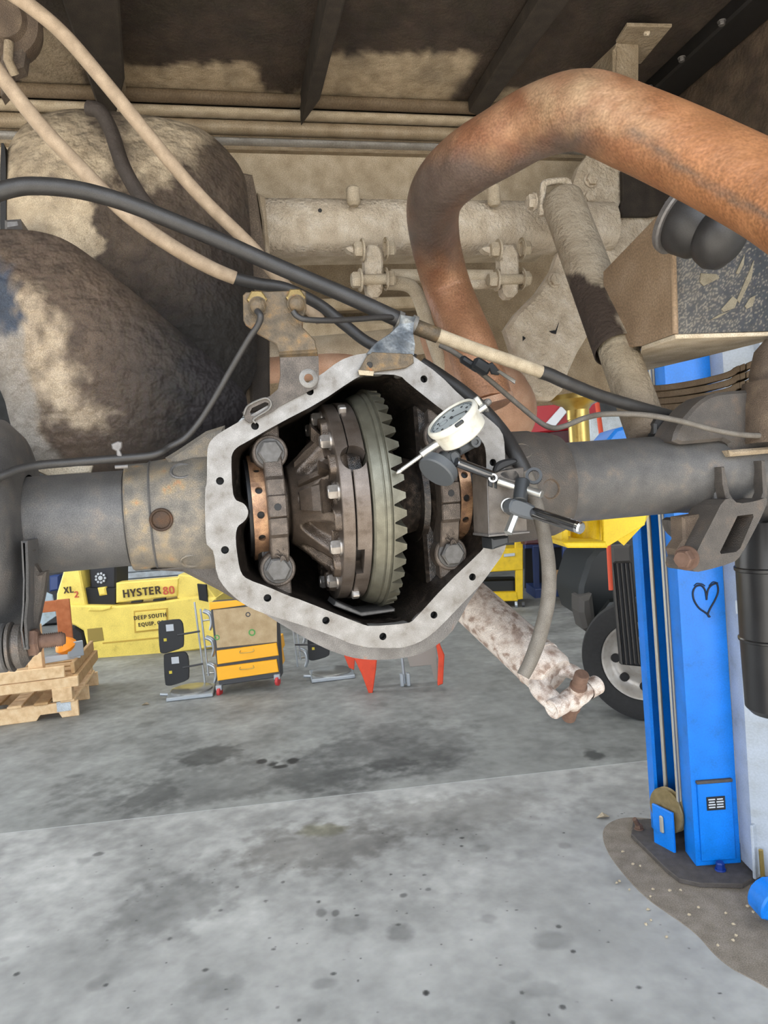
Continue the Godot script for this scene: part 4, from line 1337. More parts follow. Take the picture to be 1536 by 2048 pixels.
# ------------------------------------------------------------------ differential case with the ring gear
func build_carrier() -> void:
	var t := thing("differential", "oily differential case with a big toothed ring gear inside the open axle housing", "differential", "", VT)
	var a := AX
	var X := Vector3.RIGHT
	var g0 := pf(684, 1000, 0.782).x            # outer face of the first flange
	var g1 := pf(711, 1000, 0.782).x
	var g2 := pf(743, 1000, 0.782).x
	var g3 := pf(789, 1000, 0.766).x            # tooth roots
	var g4 := pf(815, 1000, 0.766).x
	var b0 := pf(582, 1000, 0.86).x
	# flared case half with scooped pockets round the bolts
	var st := S()
	var nb := 10
	var off := 0.12
	var prof := [Vector2(b0 - 0.012, 0.036), Vector2(b0 - 0.002, 0.037), Vector2(b0, 0.046), Vector2(b0 + 0.006, 0.05), Vector2(b0 + 0.018, 0.060), Vector2(b0 + 0.03, 0.0725), Vector2(b0 + 0.042, 0.084), Vector2(b0 + 0.052, 0.093), Vector2(b0 + 0.06, 0.1), Vector2(g0 - 0.008, 0.106), Vector2(g0 + 0.001, 0.108)]
	prof = densify(prof, 4)
	var sides := 160
	var rings := []
	for q: Vector2 in prof:
		var ring := PackedVector3Array()
		for k in sides:
			var th := -TAU * k / sides
			var r := q.y
			for bnum in nb:
				var d := wrapf(th - TAU * bnum / nb - off, -PI, PI)
				var xx := (q.x - (g0 - 0.004)) / 0.028
				var s := (d * 0.1 / 0.019)
				var w := sqrt(s * s + xx * xx)
				r -= 0.020 * clampf((1.15 - w) / 0.35, 0.0, 1.0)
			ring.append(Vector3(q.x, a.y + sin(th) * r, a.z + cos(th) * r))
		rings.append(ring)
	loft(st, rings, true, true, 5, newell(rings[0]).x > 0)
	part(t, "case_half", st, M.case_iron)
	# ribs of the case: broad shiny web above the middle
	for w in [[-0.12, 0.28, 0.006], [0.38, 0.5, 0.004], [0.98, 1.14, 0.004]]:
		st = S()
		var rr := []
		for q: Vector2 in [Vector2(b0 + 0.008, 0.054), Vector2(b0 + 0.02, 0.068), Vector2(b0 + 0.04, 0.086), Vector2(g0 - 0.018, 0.099)]:
			var ring := PackedVector3Array()
			for e in [[w[0], -0.012], [w[0] + 0.02, w[2]], [w[1] - 0.02, w[2]], [w[1], -0.012]]:
				var th: float = e[0]
				ring.append(Vector3(q.x, a.y + sin(th) * (q.y + e[1]), a.z + cos(th) * (q.y + e[1])))
			rr.append(ring)
		loft(st, rr, true, true, -1, newell(rr[0]).x > 0)
		part(t, "case_rib", st, M.oily_pad)
	# the two machined flange rings, with a round notch and a slot milled through them
	var y_notch := asin(clampf((pf(706, 914, 0.79).y - a.y) / 0.118, -1, 1))
	var y_slot := asin(clampf((pf(716, 1128, 0.79).y - a.y) / 0.118, -1, 1))
	var gm := (g1 + g2) * 0.5
	var nx := pf(708, 914, 0.79).x
	for q in [[g0, g1 - 0.0006, 0.117], [g1 + 0.0006, g2, 0.118]]:
		var poly := CSGPolygon3D.new()
		var w: float = q[1] - q[0]
		var rad: float = q[2]
		poly.polygon = PackedVector2Array([Vector2(0.06, 0), Vector2(rad - 0.0008, 0), Vector2(rad, 0.0008), Vector2(rad, w - 0.0008), Vector2(rad - 0.0008, w), Vector2(0.06, w)])
		poly.mode = CSGPolygon3D.MODE_SPIN
		poly.spin_sides = 128
		# in the lathe's own axes: y along the axle, angle th from -x... towards the viewer
		var c := csg_rod(spin(y_notch, 0.115) + Vector3(0, nx - q[0], 0), spin(y_notch, 1.0), 0.0145, 0.05, 32)
		c.operation = CSGShape3D.OPERATION_SUBTRACTION
		poly.add_child(c)
		var bx := CSGBox3D.new()
		bx.size = Vector3(0.03, 0.009, 0.034)
		bx.transform = Transform3D(Basis(spin(y_slot, 1.0), Vector3.UP, spin(y_slot, 1.0).cross(Vector3.UP)), spin(y_slot, 0.114) + Vector3(0, g1 - q[0] + 0.004, 0))
		bx.operation = CSGShape3D.OPERATION_SUBTRACTION
		if q[0] > g0: poly.add_child(bx)
		else: bx.free()
		mesh_part(t, "machined_flange", await baked(poly), M.ring_steel, Transform3D(Basis(Vector3.BACK, -PI / 2), Vector3(q[0], a.y, a.z)))
	st = S()
	lathe(st, Vector3(0, a.y, a.z), X, [Vector2(g0 + 0.004, 0.05), Vector2(g0 + 0.004, 0.1), Vector2(g2 - 0.003, 0.1), Vector2(g2 - 0.003, 0.05)], 64)
	part(t, "case_core", st, M.oily)
	# bolts that hold case and ring gear together
	for k in nb:
		var th := TAU * k / nb + off
		st = S()
		hex_bolt(st, Vector3(g0 + 0.0005, a.y + sin(th) * 0.1, a.z + cos(th) * 0.1), Vector3(-1, 0, 0), 0.0085, 0.012, 1.2)
		part(t, "case_bolt", st, M.bolt_steel)
	for th in [1.05, -1.12]:
		st = S()
		cbox(st, at(Vector3(g1 + 0.004, a.y + sin(th) * 0.118, a.z + cos(th) * 0.118), Basis(X, -th)), Vector3(0.009, 0.01, 0.012), 0.0012)
		part(t, "lock_tab", st, M.bolt_steel)
	# ring gear: grooved rim and 43 slanted teeth
	st = S()
	lathe(st, Vector3(0, a.y, a.z), X, [Vector2(g2 + 0.001, 0.08), Vector2(g2 + 0.001, 0.1215), Vector2(g2 + 0.003, 0.1235), Vector2(g2 + 0.012, 0.127), Vector2(g2 + 0.0125, 0.1264), Vector2(g2 + 0.0135, 0.1264), Vector2(g2 + 0.014, 0.1278), Vector2(g2 + 0.018, 0.1292), Vector2(g2 + 0.0185, 0.1286), Vector2(g2 + 0.0195, 0.1286), Vector2(g2 + 0.02, 0.1298), Vector2(g3 - 0.001, 0.1325), Vector2(g3, 0.1325), Vector2(g3 + 0.002, 0.09), Vector2(g3 - 0.01, 0.08)], 128, 0.3)
	var nt := 43
	for k in nt:
		var th := TAU * k / nt + 0.02
		var pitch := TAU / nt
		var ringo := PackedVector3Array()
		var ringi := PackedVector3Array()
		for e in [[-0.47, 0.0], [-0.16, 1.0], [0.16, 1.0], [0.47, 0.0]]:
			ringo.append(gear_point(g3 - 0.0005 + (g4 - g3) * e[1], 0.1325 - 0.002 * e[1], th + e[0] * pitch))
			ringi.append(gear_point(g3 - 0.0005 + (g4 - g3) * 0.6 * e[1], 0.092, th + 0.22 + e[0] * pitch * 0.9))
		var rs := []
		for s in 5:
			var rg := PackedVector3Array()
			for i in 4:
				var f := s / 4.0
				var th2 := th + 0.22 * f * f
				var e: Array = [[-0.47, 0.0], [-0.16, 1.0], [0.16, 1.0], [0.47, 0.0]][i]
				rg.append(gear_point(g3 - 0.0005 + (g4 - g3) * (1.0 - 0.4 * f) * e[1], lerpf(0.1325 - 0.002 * e[1], 0.092, f), th2 + e[0] * pitch * (1 - 0.1 * f)))
			rs.append(rg)
		loft(st, rs, true, true, -1, newell(rs[0]).dot(Vector3(0, sin(th), cos(th))) < 0)
	part(t, "ring_gear", st, M.gear_steel)
	# side away from the case: hub and pinion behind the gear
	st = S()
	lathe(st, Vector3(0, a.y, a.z), X, [Vector2(g3 + 0.001, 0.088), Vector2(g3 + 0.02, 0.075), Vector2(g4 + 0.02, 0.05), Vector2(g4 + 0.045, 0.044), Vector2(g4 + 0.075, 0.04), Vector2(g4 + 0.075, 0.03)], 64, 0.9)
	part(t, "case_hub", st, M.oily)
	st = S()
	lathe(st, Vector3(0, a.y, a.z), X, [Vector2(g4 + 0.04, 0.046), Vector2(g4 + 0.041, 0.058), Vector2(g4 + 0.048, 0.06), Vector2(g4 + 0.05, 0.05), Vector2(g4 + 0.056, 0.062), Vector2(g4 + 0.062, 0.062), Vector2(g4 + 0.062, 0.04)], 64)
	part(t, "side_bearing", st, M.oily)
	var pin := thing("pinion_shaft", "dark oily pinion half hidden behind the ring gear teeth", "pinion", "", VT)
	st = S()
	var pp := pf(838, 1025, 0.95)
	lathe(st, pp, Vector3(0, 0, -1), [Vector2(-0.035, 0.0), Vector2(-0.035, 0.022), Vector2(0.0, 0.034), Vector2(0.03, 0.04), Vector2(0.032, 0.03), Vector2(0.1, 0.028)], 40)
	part(pin, "shaft", st, M.oily)
	for k in 9:
		st = S()
		var th := TAU * k / 9.0
		var d0 := Vector3(cos(th), sin(th), 0)
		var d1 := Vector3(cos(th + 0.5), sin(th + 0.5), 0)
		tube(st, PackedVector3Array([pp + d0 * 0.022 + Vector3(0, 0, 0.034), pp + (d0 + d1) * 0.016 + Vector3(0, 0, 0.01), pp + d1 * 0.038 + Vector3(0, 0, -0.028)]), 0.006, 8)
		part(pin, "pinion_tooth", st, M.oily_pad)

func spin(th: float, r: float) -> Vector3:      # own axes of a spun ring (y along the axle): angle th above the viewer's side
	return Vector3(-sin(th) * r, 0, cos(th) * r)
func gear_point(x: float, r: float, th: float) -> Vector3:
	return Vector3(x, AX.y + sin(th) * r, AX.z + cos(th) * r)
func densify(p: Array, n: int) -> Array:
	var o := []
	for i in p.size() - 1:
		for k in n: o.append((p[i] as Vector2).lerp(p[i + 1], float(k) / n))
	o.append(p[-1])
	return o

func hose(called: String, label: String, category: String, pts: Array, r: Variant, m: Material, n := 8, sides := 14, group := "") -> Node3D:
	var t := thing(called, label, category, group, VT)
	var st := S()
	var way := smooth(path3(pts), n)
	if pts[0] < 0: way.insert(0, way[0] + (way[0] - way[3]).normalized() * 0.45)     # runs on out of the picture
	tube(st, way, r, sides)
	part(t, "tube", st, m)
	return t

func build_lines() -> void:
	# --- exhaust: comes in from the side, bends over the axle and drops behind it
	var t := thing("exhaust_pipe", "thick heat-browned exhaust pipe arching over the axle", "exhaust pipe", "", VT)
	var st := S()
	var p := smooth(path3([1760, 530, 0.50, 1640, 455, 0.535, 1536, 388, 0.575, 1400, 318, 0.625, 1268, 258, 0.675, 1165, 222, 0.72, 1075, 243, 0.78, 1000, 285, 0.825, 933, 326, 0.88, 884, 372, 0.97, 866, 420, 1.05, 872, 490, 1.14, 893, 570, 1.18, 920, 640, 1.16, 945, 700, 1.12, 966, 770, 1.10, 976, 808, 1.09]), 10)
	var rings := 0
	p.insert(0, p[0] + (p[0] - p[6]).normalized() * 0.7)     # runs on out of the picture
	tube(st, p, 0.0385, 48)
	# soot and mud along the pipe
	var arr := st.commit_to_arrays()
	var vs: PackedVector3Array = arr[Mesh.ARRAY_VERTEX]
	var cs: PackedColorArray = arr[Mesh.ARRAY_COLOR]
	for i in vs.size():
		var q := px(vs[i])
		var c := cloud(q, 0.012, 23)
		var col := lin(148, 102, 74).lerp(lin(176, 134, 102), clampf(0.4 + c * 1.2, 0.0, 1.0))
		col = col.lerp(lin(112, 99, 92), inside(q, [800, 330, 900, 300, 1000, 320, 1160, 240, 1180, 300, 1000, 420, 920, 420, 910, 520, 800, 500], 14, 81, 60.0) * 0.9)
		col = col.lerp(lin(190, 158, 124), inside(q, [1060, 170, 1170, 140, 1300, 215, 1400, 280, 1300, 275, 1200, 245, 1100, 250], 22, 83, 50.0) * clampf(0.75 + c, 0.2, 1.0))
		col = col.lerp(lin(176, 120, 78), clampf((q.x - 1180) / 200.0, 0.0, 1.0) * 0.8)
		col = col.lerp(lin(186, 136, 102), clampf((q.y - 540) / 120.0, 0.0, 1.0) * 0.8)
		col = col.lerp(lin(112, 100, 90), inside(q, [1250, 262, 1270, 256, 1400, 352, 1545, 430, 1545, 450, 1400, 372], 8, 85, 14.0) * 0.7)
		cs[i] = col
	arr[Mesh.ARRAY_COLOR] = cs
	var am := ArrayMesh.new()
	am.add_surface_from_arrays(Mesh.PRIMITIVE_TRIANGLES, arr)
	var st2 := SurfaceTool.new()
	st2.create_from(am, 0)
	st2.set_smooth_group(1)
	mesh_part(t, "pipe", smoothed(am), M.exhaust)
	st = S()
	tube(st, PackedVector3Array([pf(973, 796, 1.09), pf(976, 808, 1.09)]), 0.0405, 40)
	part(t, "pipe_end", st, M.elbow)
	t = thing("tailpipe_elbow", "fat tan elbow that the exhaust slips into behind the gasket flange", "elbow", "", VT)
	st = S()
	tube(st, smooth(path3([880, 640, 1.36, 905, 690, 1.34, 945, 755, 1.30, 990, 800, 1.28, 1006, 830, 1.34, 985, 870, 1.5]), 8), [0.045, 0.055, 0.064, 0.066, 0.062, 0.056], 40)
	part(t, "pipe", st, M.elbow)
	# --- two long tan cables from the top corner
	t = hose("parking_brake_cable", "long tan sleeved cable slanting over the fuel tank, upper of the two", "cable", [-20, -40, 0.93, 60, 12, 0.93, 130, 72, 0.94, 210, 165, 0.95, 300, 275, 0.97, 400, 392, 1.0, 500, 490, 1.03, 560, 560, 1.06, 640, 640, 1.1], 0.0085, M.cable_tan, 8, 16)
	t = hose("parking_brake_cable", "long tan sleeved cable slanting over the fuel tank, lower of the two", "cable", [-60, 60, 0.93, 0, 148, 0.93, 80, 250, 0.94, 160, 335, 0.955, 250, 425, 0.965, 340, 490, 0.97, 420, 535, 0.975, 470, 556, 0.98], [0.0085, 0.0085, 0.009, 0.0092, 0.0092, 0.0085], M.cable_tan, 8, 16)
	st = S()
	tube(st, smooth(path3([420, 535, 0.975, 470, 556, 0.98, 520, 568, 0.985, 575, 578, 0.99, 640, 610, 1.0, 690, 650, 1.0, 745, 690, 0.99, 830, 720, 0.97]), 6), 0.0078, 14)
	part(t, "sleeve", st, M.rubber)
	# --- dark strap between tank and sill
	hose("vent_hose", "dark ribbed vent hose lying across the fuel tank", "hose", [176, 216, 1.035, 200, 224, 1.03, 222, 262, 1.03, 245, 330, 1.02, 275, 385, 1.01, 305, 425, 1.0], 0.0095, M.dark_strap, 8, 14)
	# --- stout black brake hose: black, tan sleeve, black again
	t = hose("brake_hose", "stout black brake hose sweeping over the bracket, with a pale sleeve past its clip", "brake hose", [-40, 402, 0.86, 0, 383, 0.86, 60, 372, 0.86, 150, 379, 0.865, 240, 402, 0.87, 340, 440, 0.875, 450, 486, 0.88, 560, 535, 0.88, 680, 586, 0.87, 790, 636, 0.86, 815, 650, 0.86], 0.0093, M.rubber, 8, 18)
	st = S()
	tube(st, smooth(path3([815, 648, 0.86, 880, 672, 0.86, 950, 698, 0.87, 1020, 722, 0.88, 1085, 745, 0.89]), 6), 0.0082, 18)
	part(t, "pale_sleeve", st, M.sleeve_tan)
	st = S()
	tube(st, path3([825, 651, 0.86, 850, 661, 0.86, 876, 671, 0.86]), 0.0092, 16)
	part(t, "muddy_collar", st, M.bracket_brown)
	st = S()
	tube(st, smooth(path3([1082, 744, 0.89, 1100, 750, 0.89, 1130, 764, 0.89]), 4), 0.0088, 18)
	part(t, "end_collar", st, M.rubber)
	st = S()
	tube(st, smooth(path3([1128, 763, 0.89, 1200, 792, 0.9, 1280, 815, 0.91, 1340, 830, 0.93, 1390, 842, 0.95]), 6), [0.0085, 0.0085, 0.0075, 0.006], 18)
	part(t, "far_hose", st, M.rubber)
	# --- breather hose that hangs past the magnet
	t = hose("breather_hose", "grey-black breather hose dropping past the gauge and hanging free over the driveshaft", "hose", [842, 728, 0.93, 880, 752, 0.92, 930, 788, 0.90, 968, 822, 0.88, 1005, 866, 0.86, 1032, 910, 0.835, 1052, 950, 0.825, 1070, 1000, 0.82, 1086, 1060, 0.81, 1097, 1130, 0.80, 1096, 1200, 0.80, 1080, 1270, 0.80, 1062, 1320, 0.80, 1046, 1352, 0.80], [0.0078, 0.0082, 0.0086, 0.0086, 0.0084, 0.008, 0.0085, 0.0085, 0.0075], M.rubber_dusty, 8, 18)
	st = S()
	tube(st, smooth(path3([842, 728, 0.929, 880, 752, 0.919, 930, 788, 0.899, 968, 822, 0.879, 1005, 866, 0.859, 1032, 910, 0.834, 1050, 945, 0.825]), 8), 0.0090, 18)
	part(t, "black_sheath", st, M.rubber)
	st = S()
	var cp := pf(962, 812, 0.872)
	cbox(st, at(cp, Basis(Vector3.BACK, 0.75)), Vector3(0.006, 0.022, 0.014), 0.002)
	cbox(st, at(pf(972, 806, 0.866), Basis(Vector3.BACK, 0.75)), Vector3(0.009, 0.008, 0.018), 0.002)
	part(t, "cable_clip", st, M.bracket_steel)
	# --- thin speed sensor lead with its plug clip
	t = hose("sensor_lead", "thin black sensor lead with a square clip, looping over the gold jacking pad", "cable", [880, 690, 0.95, 910, 706, 0.94, 945, 732, 0.93, 985, 765, 0.93, 1040, 812, 0.93, 1082, 846, 0.92, 1106, 856, 0.91, 1130, 852, 0.90, 1170, 836, 0.89, 1215, 828, 0.865, 1290, 830, 0.85, 1360, 842, 0.838, 1430, 860, 0.828, 1490, 870, 0.826, 1560, 872, 0.826], 0.0036, M.rubber_dusty, 8, 10)
	st = S()
	cbox(st, at(pf(962, 733, 0.922), Basis(Vector3.BACK, -0.6)), Vector3(0.024, 0.016, 0.014), 0.003)
	cbox(st, at(pf(940, 728, 0.928), Basis(Vector3.BACK, -0.6)), Vector3(0.03, 0.010, 0.010), 0.003)
	part(t, "plug_clip", st, M.gauge_black)
	st = S()
	prism(st, polyf([975, 728, 985, 724, 1002, 744, 998, 750, 984, 748], 0.915), Vector3(0, 0, -0.004), 0.001)
	part(t, "clip_arm", st, M.gauge_black)
	st = S()
	prism(st, polyf([993, 743, 1000, 740, 1032, 760, 1030, 768], 0.914), Vector3(0, 0, -0.002), 0.0005)
	part(t, "clip_tongue", st, M.bright_steel)
	# --- hard lines from the junction bracket
	t = hose("brake_line", "thin bent steel brake line running down from the junction bracket along the axle tube", "brake line", [514, 622, 0.80, 521, 632, 0.795, 516, 650, 0.80, 495, 682, 0.81, 460, 742, 0.825, 430, 795, 0.835, 398, 845, 0.845, 370, 876, 0.85, 340, 893, 0.848, 322, 904, 0.842, 300, 911, 0.84, 250, 916, 0.838, 200, 920, 0.835, 140, 925, 0.83, 80, 930, 0.82, 40, 938, 0.81, 5, 951, 0.80, -40, 965, 0.79], [0.0034, 0.0034, 0.0034, 0.0036, 0.0044, 0.0046, 0.0046], M.rubber, 8, 12)
	st = S()
	prism(st, polyf([222, 888, 235, 882, 244, 884, 244, 894, 240, 900, 246, 914, 250, 918, 234, 922, 232, 902, 224, 898], 0.834), Vector3(0, 0, -0.006), 0.001)
	part(t, "retaining_clip", st, M.bolt_grey)
	st = S()
	tube(st, path3([230, 934, 0.838, 256, 933, 0.838]), 0.0022, 8)
	part(t, "clip_tail", st, M.bolt_grey)
	hose("brake_line", "short thin brake line running level from the junction bracket to the hose clip", "brake line", [586, 622, 0.80, 594, 632, 0.80, 612, 639, 0.80, 660, 641, 0.81, 720, 638, 0.83, 775, 634, 0.85, 800, 640, 0.86], 0.0032, M.rubber, 8, 12)

	# --- junction bracket with the two fittings, bolted on the flange
	t = thing("junction_bracket", "worn brown steel brake junction bracket standing on the gasket flange with two fittings", "bracket", "", VT)
	st = S()
	prism(st, polyf([486, 590, 492, 584, 606, 580, 612, 584, 613, 620, 606, 638, 606, 655, 630, 680, 634, 700, 558, 705, 552, 688, 520, 670, 492, 650, 487, 640], 0.812), Vector3(0, 0, -0.004), 0.001)
	part(t, "upper_plate", st, M.bracket_brown)
	st = S()
	var fold := PackedVector3Array([pf(558, 702, 0.813), pf(634, 698, 0.813), pf(637, 716, 0.828), pf(560, 718, 0.828)])
	prism(st, fold, Vector3(0, -0.0035, -0.0025), 0.0005)
	part(t, "fold", st, M.bracket_brown)
	var root := csg_face(polyf([560, 714, 637, 712, 638, 758, 634, 775, 618, 782, 560, 812, 545, 823, 500, 846, 491, 840, 485, 824, 510, 805, 540, 792, 556, 778, 561, 752], FACE - 0.0045), 0.004)
	root.position.z = -(FACE - 0.0045)
	var slot := csg_face(polyf([500, 824, 504, 816, 530, 804, 537, 806, 537, 814, 510, 832, 502, 832], FACE - 0.0045), 0.03)
	slot.operation = CSGShape3D.OPERATION_SUBTRACTION
	slot.position.z = 0.01
	root.add_child(slot)
	var c := csg_rod(pf(617, 757, FACE) + Vector3(0, 0, FACE), Vector3(0, 0, 1), 0.0055, 0.05)
	c.operation = CSGShape3D.OPERATION_SUBTRACTION
	root.add_child(c)
	mesh_part(t, "lower_plate", await baked(root), M.bracket_grey, at(Vector3(0, 0, -(FACE - 0.0045))))
	st = S()
	lathe(st, pf(617, 757, FACE - 0.004), Vector3(0, 0, 1), [Vector2(0, 0.005), Vector2(0, 0.0105), Vector2(0.001, 0.0105), Vector2(0.0015, 0.0095), Vector2(0.0015, 0.005)], 32)
	part(t, "washer_ring", st, M.bracket_steel)
	st = S()
	tube(st, smooth(path3([488, 830, FACE - 0.005, 496, 812, FACE - 0.005, 528, 797, FACE - 0.005, 541, 803, FACE - 0.005, 538, 818, FACE - 0.005, 508, 838, FACE - 0.005, 512, 846, FACE - 0.005]), 6), 0.0022, 8, true, 0.6)
	part(t, "slot_rim", st, M.bracket_steel)
	for q in [[515, 612], [592, 608]]:
		var f := pf(q[0], q[1], 0.811)
		st = S()
		lathe(st, f, Vector3(0, -0.25, 1), [Vector2(0, 0.010), Vector2(0.004, 0.010), Vector2(0.004, 0.0085), Vector2(0.010, 0.0085), Vector2(0.012, 0.007), Vector2(0.014, 0.0035), Vector2(0.014, 0)], 20)
		var fit := part(t, "fitting", st, M.bracket_brown)
		st = S()
		hex_bolt(st, f + Vector3(0, 0.006, 0.0), Vector3(0, 0.2, 1), 0.0105, 0.004, 0)
		part(fit, "lock_clip", st, M.brass)
	# --- clip plate for the brake hose
	t = thing("hose_clip_plate", "twisted bare steel clip plate holding the brake hose above the gasket flange", "bracket", "", VT)
	st = S()
	var a := pf(716, 738, FACE - 0.006); var b := pf(828, 727, FACE - 0.006)
	prism(st, polyf([716, 744, 734, 712, 745, 704, 826, 708, 828, 726, 812, 736, 748, 744, 722, 752], FACE - 0.005), Vector3(0, 0, -0.003), 0.0006)
	part(t, "foot", st, M.bracket_brown)
	st = S()
	var r0 := PackedVector3Array([pf(734, 708, FACE - 0.005), pf(828, 710, FACE - 0.005)])
	var r1 := PackedVector3Array([pf(750, 688, FACE + 0.004), pf(830, 690, FACE + 0.002)])
	var r2 := PackedVector3Array([pf(780, 668, FACE + 0.012), pf(826, 664, FACE + 0.01)])
	var r3 := PackedVector3Array([pf(800, 648, FACE + 0.016), pf(828, 645, FACE + 0.014)])
	var r4 := PackedVector3Array([pf(802, 630, FACE + 0.01), pf(832, 634, FACE + 0.008)])
	for pair in [[r0, r1], [r1, r2], [r2, r3], [r3, r4]]:
		prism(st, PackedVector3Array([pair[0][0], pair[0][1], pair[1][1], pair[1][0]]), Vector3(0, 0.001, -0.003))
	part(t, "twisted_arm", st, M.worn_steel)
	st = S()
	for q in [[798, 642], [826, 650]]:
		var o := pf(q[0], q[1], 0.855)
		var ax := (pf(830, 655, 0.86) - pf(790, 637, 0.86)).normalized()
		lathe(st, o, ax, [Vector2(-0.003, 0.0095), Vector2(-0.003, 0.0115), Vector2(0.003, 0.0115), Vector2(0.003, 0.0095), Vector2(-0.003, 0.0095)], 28)
	part(t, "clamp_band", st, M.bracket_steel)
	st = S()
	rod(st, pf(739, 730, FACE - 0.004), pf(739, 730, FACE - 0.0055), 0.0036, 14)
	part(t, "rivet_hole", st, M.hole)
	st = S()
	prism(st, polyf([716, 740, 748, 743, 746, 752, 718, 750], FACE - 0.0062), Vector3(0, 0, 0.0015), 0.0004)
	part(t, "pale_tip", st, M.sleeve_tan)

func smoothed(am: ArrayMesh) -> ArrayMesh:       # same mesh with its smooth normals kept through the recolouring
	var st := SurfaceTool.new()
	var arr := am.surface_get_arrays(0)
	var v: PackedVector3Array = arr[Mesh.ARRAY_VERTEX]
	var c: PackedColorArray = arr[Mesh.ARRAY_COLOR]
	var ix = arr[Mesh.ARRAY_INDEX]
	st.begin(Mesh.PRIMITIVE_TRIANGLES)
	st.set_smooth_group(1)
	if ix == null or ix.size() == 0:
		for i in v.size():
			st.set_color(c[i]); st.add_vertex(v[i])
	else:
		for i in ix:
			st.set_color(c[i]); st.add_vertex(v[i])
	st.generate_normals()
	return st.commit()

# ------------------------------------------------------------------ dial indicator on its magnetic stand
func cp(x: float, y: float, f: float) -> Vector3:      # world place of a truck-frame sight point
	return VT * pf(x, y, f)
func build_gauge() -> void:
	# local axes: x along the stem line, y out of the dial face, z across
	var stem_dir := (cb * Vector3(-0.80, -0.58, -0.12)).normalized()
	var n := cb * Vector3(-0.54, 0.76, 0.37)
	n = (n - stem_dir * n.dot(stem_dir)).normalized()
	var bs := Basis(stem_dir, n, stem_dir.cross(n))
	var t := thing("dial_indicator", "round white dial indicator whose plunger touches the ring gear", "dial indicator", "", Transform3D(bs, cp(905, 838, 0.738)))
	var st := S()
	lathe(st, Vector3.ZERO, Vector3.UP, [Vector2(-0.022, 0), Vector2(-0.022, 0.024), Vector2(-0.020, 0.0265), Vector2(-0.004, 0.0272), Vector2(-0.003, 0.0278)], 64)
	part(t, "case", st, M.mat_white)
	st = S()
	lathe(st, Vector3.ZERO, Vector3.UP, [Vector2(-0.003, 0.0270), Vector2(-0.003, 0.0290), Vector2(-0.001, 0.0296), Vector2(0.002, 0.0294), Vector2(0.004, 0.0278), Vector2(0.004, 0.0262), Vector2(0.002, 0.0258)], 64)
	part(t, "bezel", st, M.mat_white)
	st = S()
	lathe(st, Vector3(0, 0.001, 0), Vector3.UP, [Vector2(-0.002, 0.0262), Vector2(0.0, 0.0262), Vector2(0.0, 0)], 64)
	var face := part(t, "dial_face", st, M.dial_face)
	st = S()
	for k in 100:
		var a := TAU * k / 100.0
		var l := 0.0035 if k % 10 == 0 else (0.0026 if k % 5 == 0 else 0.0016)
		var d := Vector3(cos(a), 0, sin(a))
		cbox(st, Transform3D(Basis(d, Vector3.UP, d.cross(Vector3.UP)), Vector3(0, 0.00115, 0) + d * (0.0245 - l * 0.5)), Vector3(l, 0.0003, 0.0003), 0.00005)
	for k in 24:
		var a := TAU * k / 24.0
		var d := Vector3(cos(a), 0, sin(a))
		cbox(st, Transform3D(Basis(d, Vector3.UP, d.cross(Vector3.UP)), Vector3(0.010, 0.00115, 0.004) + d * 0.005), Vector3(0.001, 0.0003, 0.0002), 0.00005)
	part(face, "scale_marks", st, M.dial_ink)
	for k in 10:
		var a := TAU * k / 10.0
		var d := Vector3(cos(a), 0, sin(a)) * 0.0185
		lettering(face, "numeral", str([0, 10, 20, 30, 40, 50, 40, 30, 20, 10][k]), Transform3D(Basis(Vector3(0, 0, 1), Vector3(1, 0, 0), Vector3(0, 1, 0)).orthonormalized() if false else Basis(Vector3(0, 0, -1), Vector3(-1, 0, 0), Vector3(0, 1, 0)), Vector3(0, 0.0013, 0) + d), 0.0026, M.dial_ink, 0.0003)
	st = S()
	cbox(st, Transform3D(Basis(Vector3.UP, 2.6), Vector3(0, 0.002, 0)) * at(Vector3(0.008, 0, 0)), Vector3(0.022, 0.0005, 0.0009), 0.0002)
	lathe(st, Vector3(0, 0.001, 0), Vector3.UP, [Vector2(0, 0.0016), Vector2(0.0018, 0.0016), Vector2(0.0018, 0)], 20)
	part(face, "needle", st, M.dial_ink)
	st = S()
	rod(st, Vector3(0.026, -0.012, 0), Vector3(0.048, -0.012, 0), 0.0048, 20)
	part(t, "stem", st, M.bright_steel)
	st = S()
	rod(st, Vector3(0.046, -0.012, 0), Vector3(0.074, -0.012, 0), 0.0023, 14)
	lathe(st, Vector3(0.074, -0.012, 0), Vector3.RIGHT, [Vector2(0, 0.0023), Vector2(0.003, 0.0025), Vector2(0.006, 0.0014), Vector2(0.007, 0)], 14)
	part(t, "plunger", st, M.bright_steel)
	st = S()
	rod(st, Vector3(-0.026, -0.010, 0), Vector3(-0.036, -0.010, 0), 0.0035, 16)
	cbox(st, at(Vector3(-0.032, -0.004, 0.004)), Vector3(0.006, 0.014, 0.005), 0.001)
	part(t, "stem_cap", st, M.bright_steel)
	st = S()
	cbox(st, at(Vector3(-0.002, 0.002, -0.0295)), Vector3(0.010, 0.004, 0.003), 0.001)
	part(t, "limit_hand_clip", st, M.gauge_black)
	# --- magnetic base with jointed rods
	t = thing("magnetic_stand", "black magnetic base with jointed steel rods gripping the gasket flange", "gauge stand", "", VT)
	st = S()
	prism(st, polyf([974, 946, 1048, 934, 1056, 1066, 978, 1073], 0.776), Vector3(0, 0, -0.049), 0.001)
	part(t, "magnet_block", st, M.magnet_paint)
	st = S()
	prism(st, polyf([978, 1069, 1060, 1062, 1060, 1066, 978, 1074], 0.773), Vector3(0, 0, -0.052), 0.0006)
	part(t, "steel_edge", st, M.bolt_grey)
	st = S()
	rod(st, pf(974, 948, 0.775), pf(978, 1072, 0.775), 0.0005, 8)
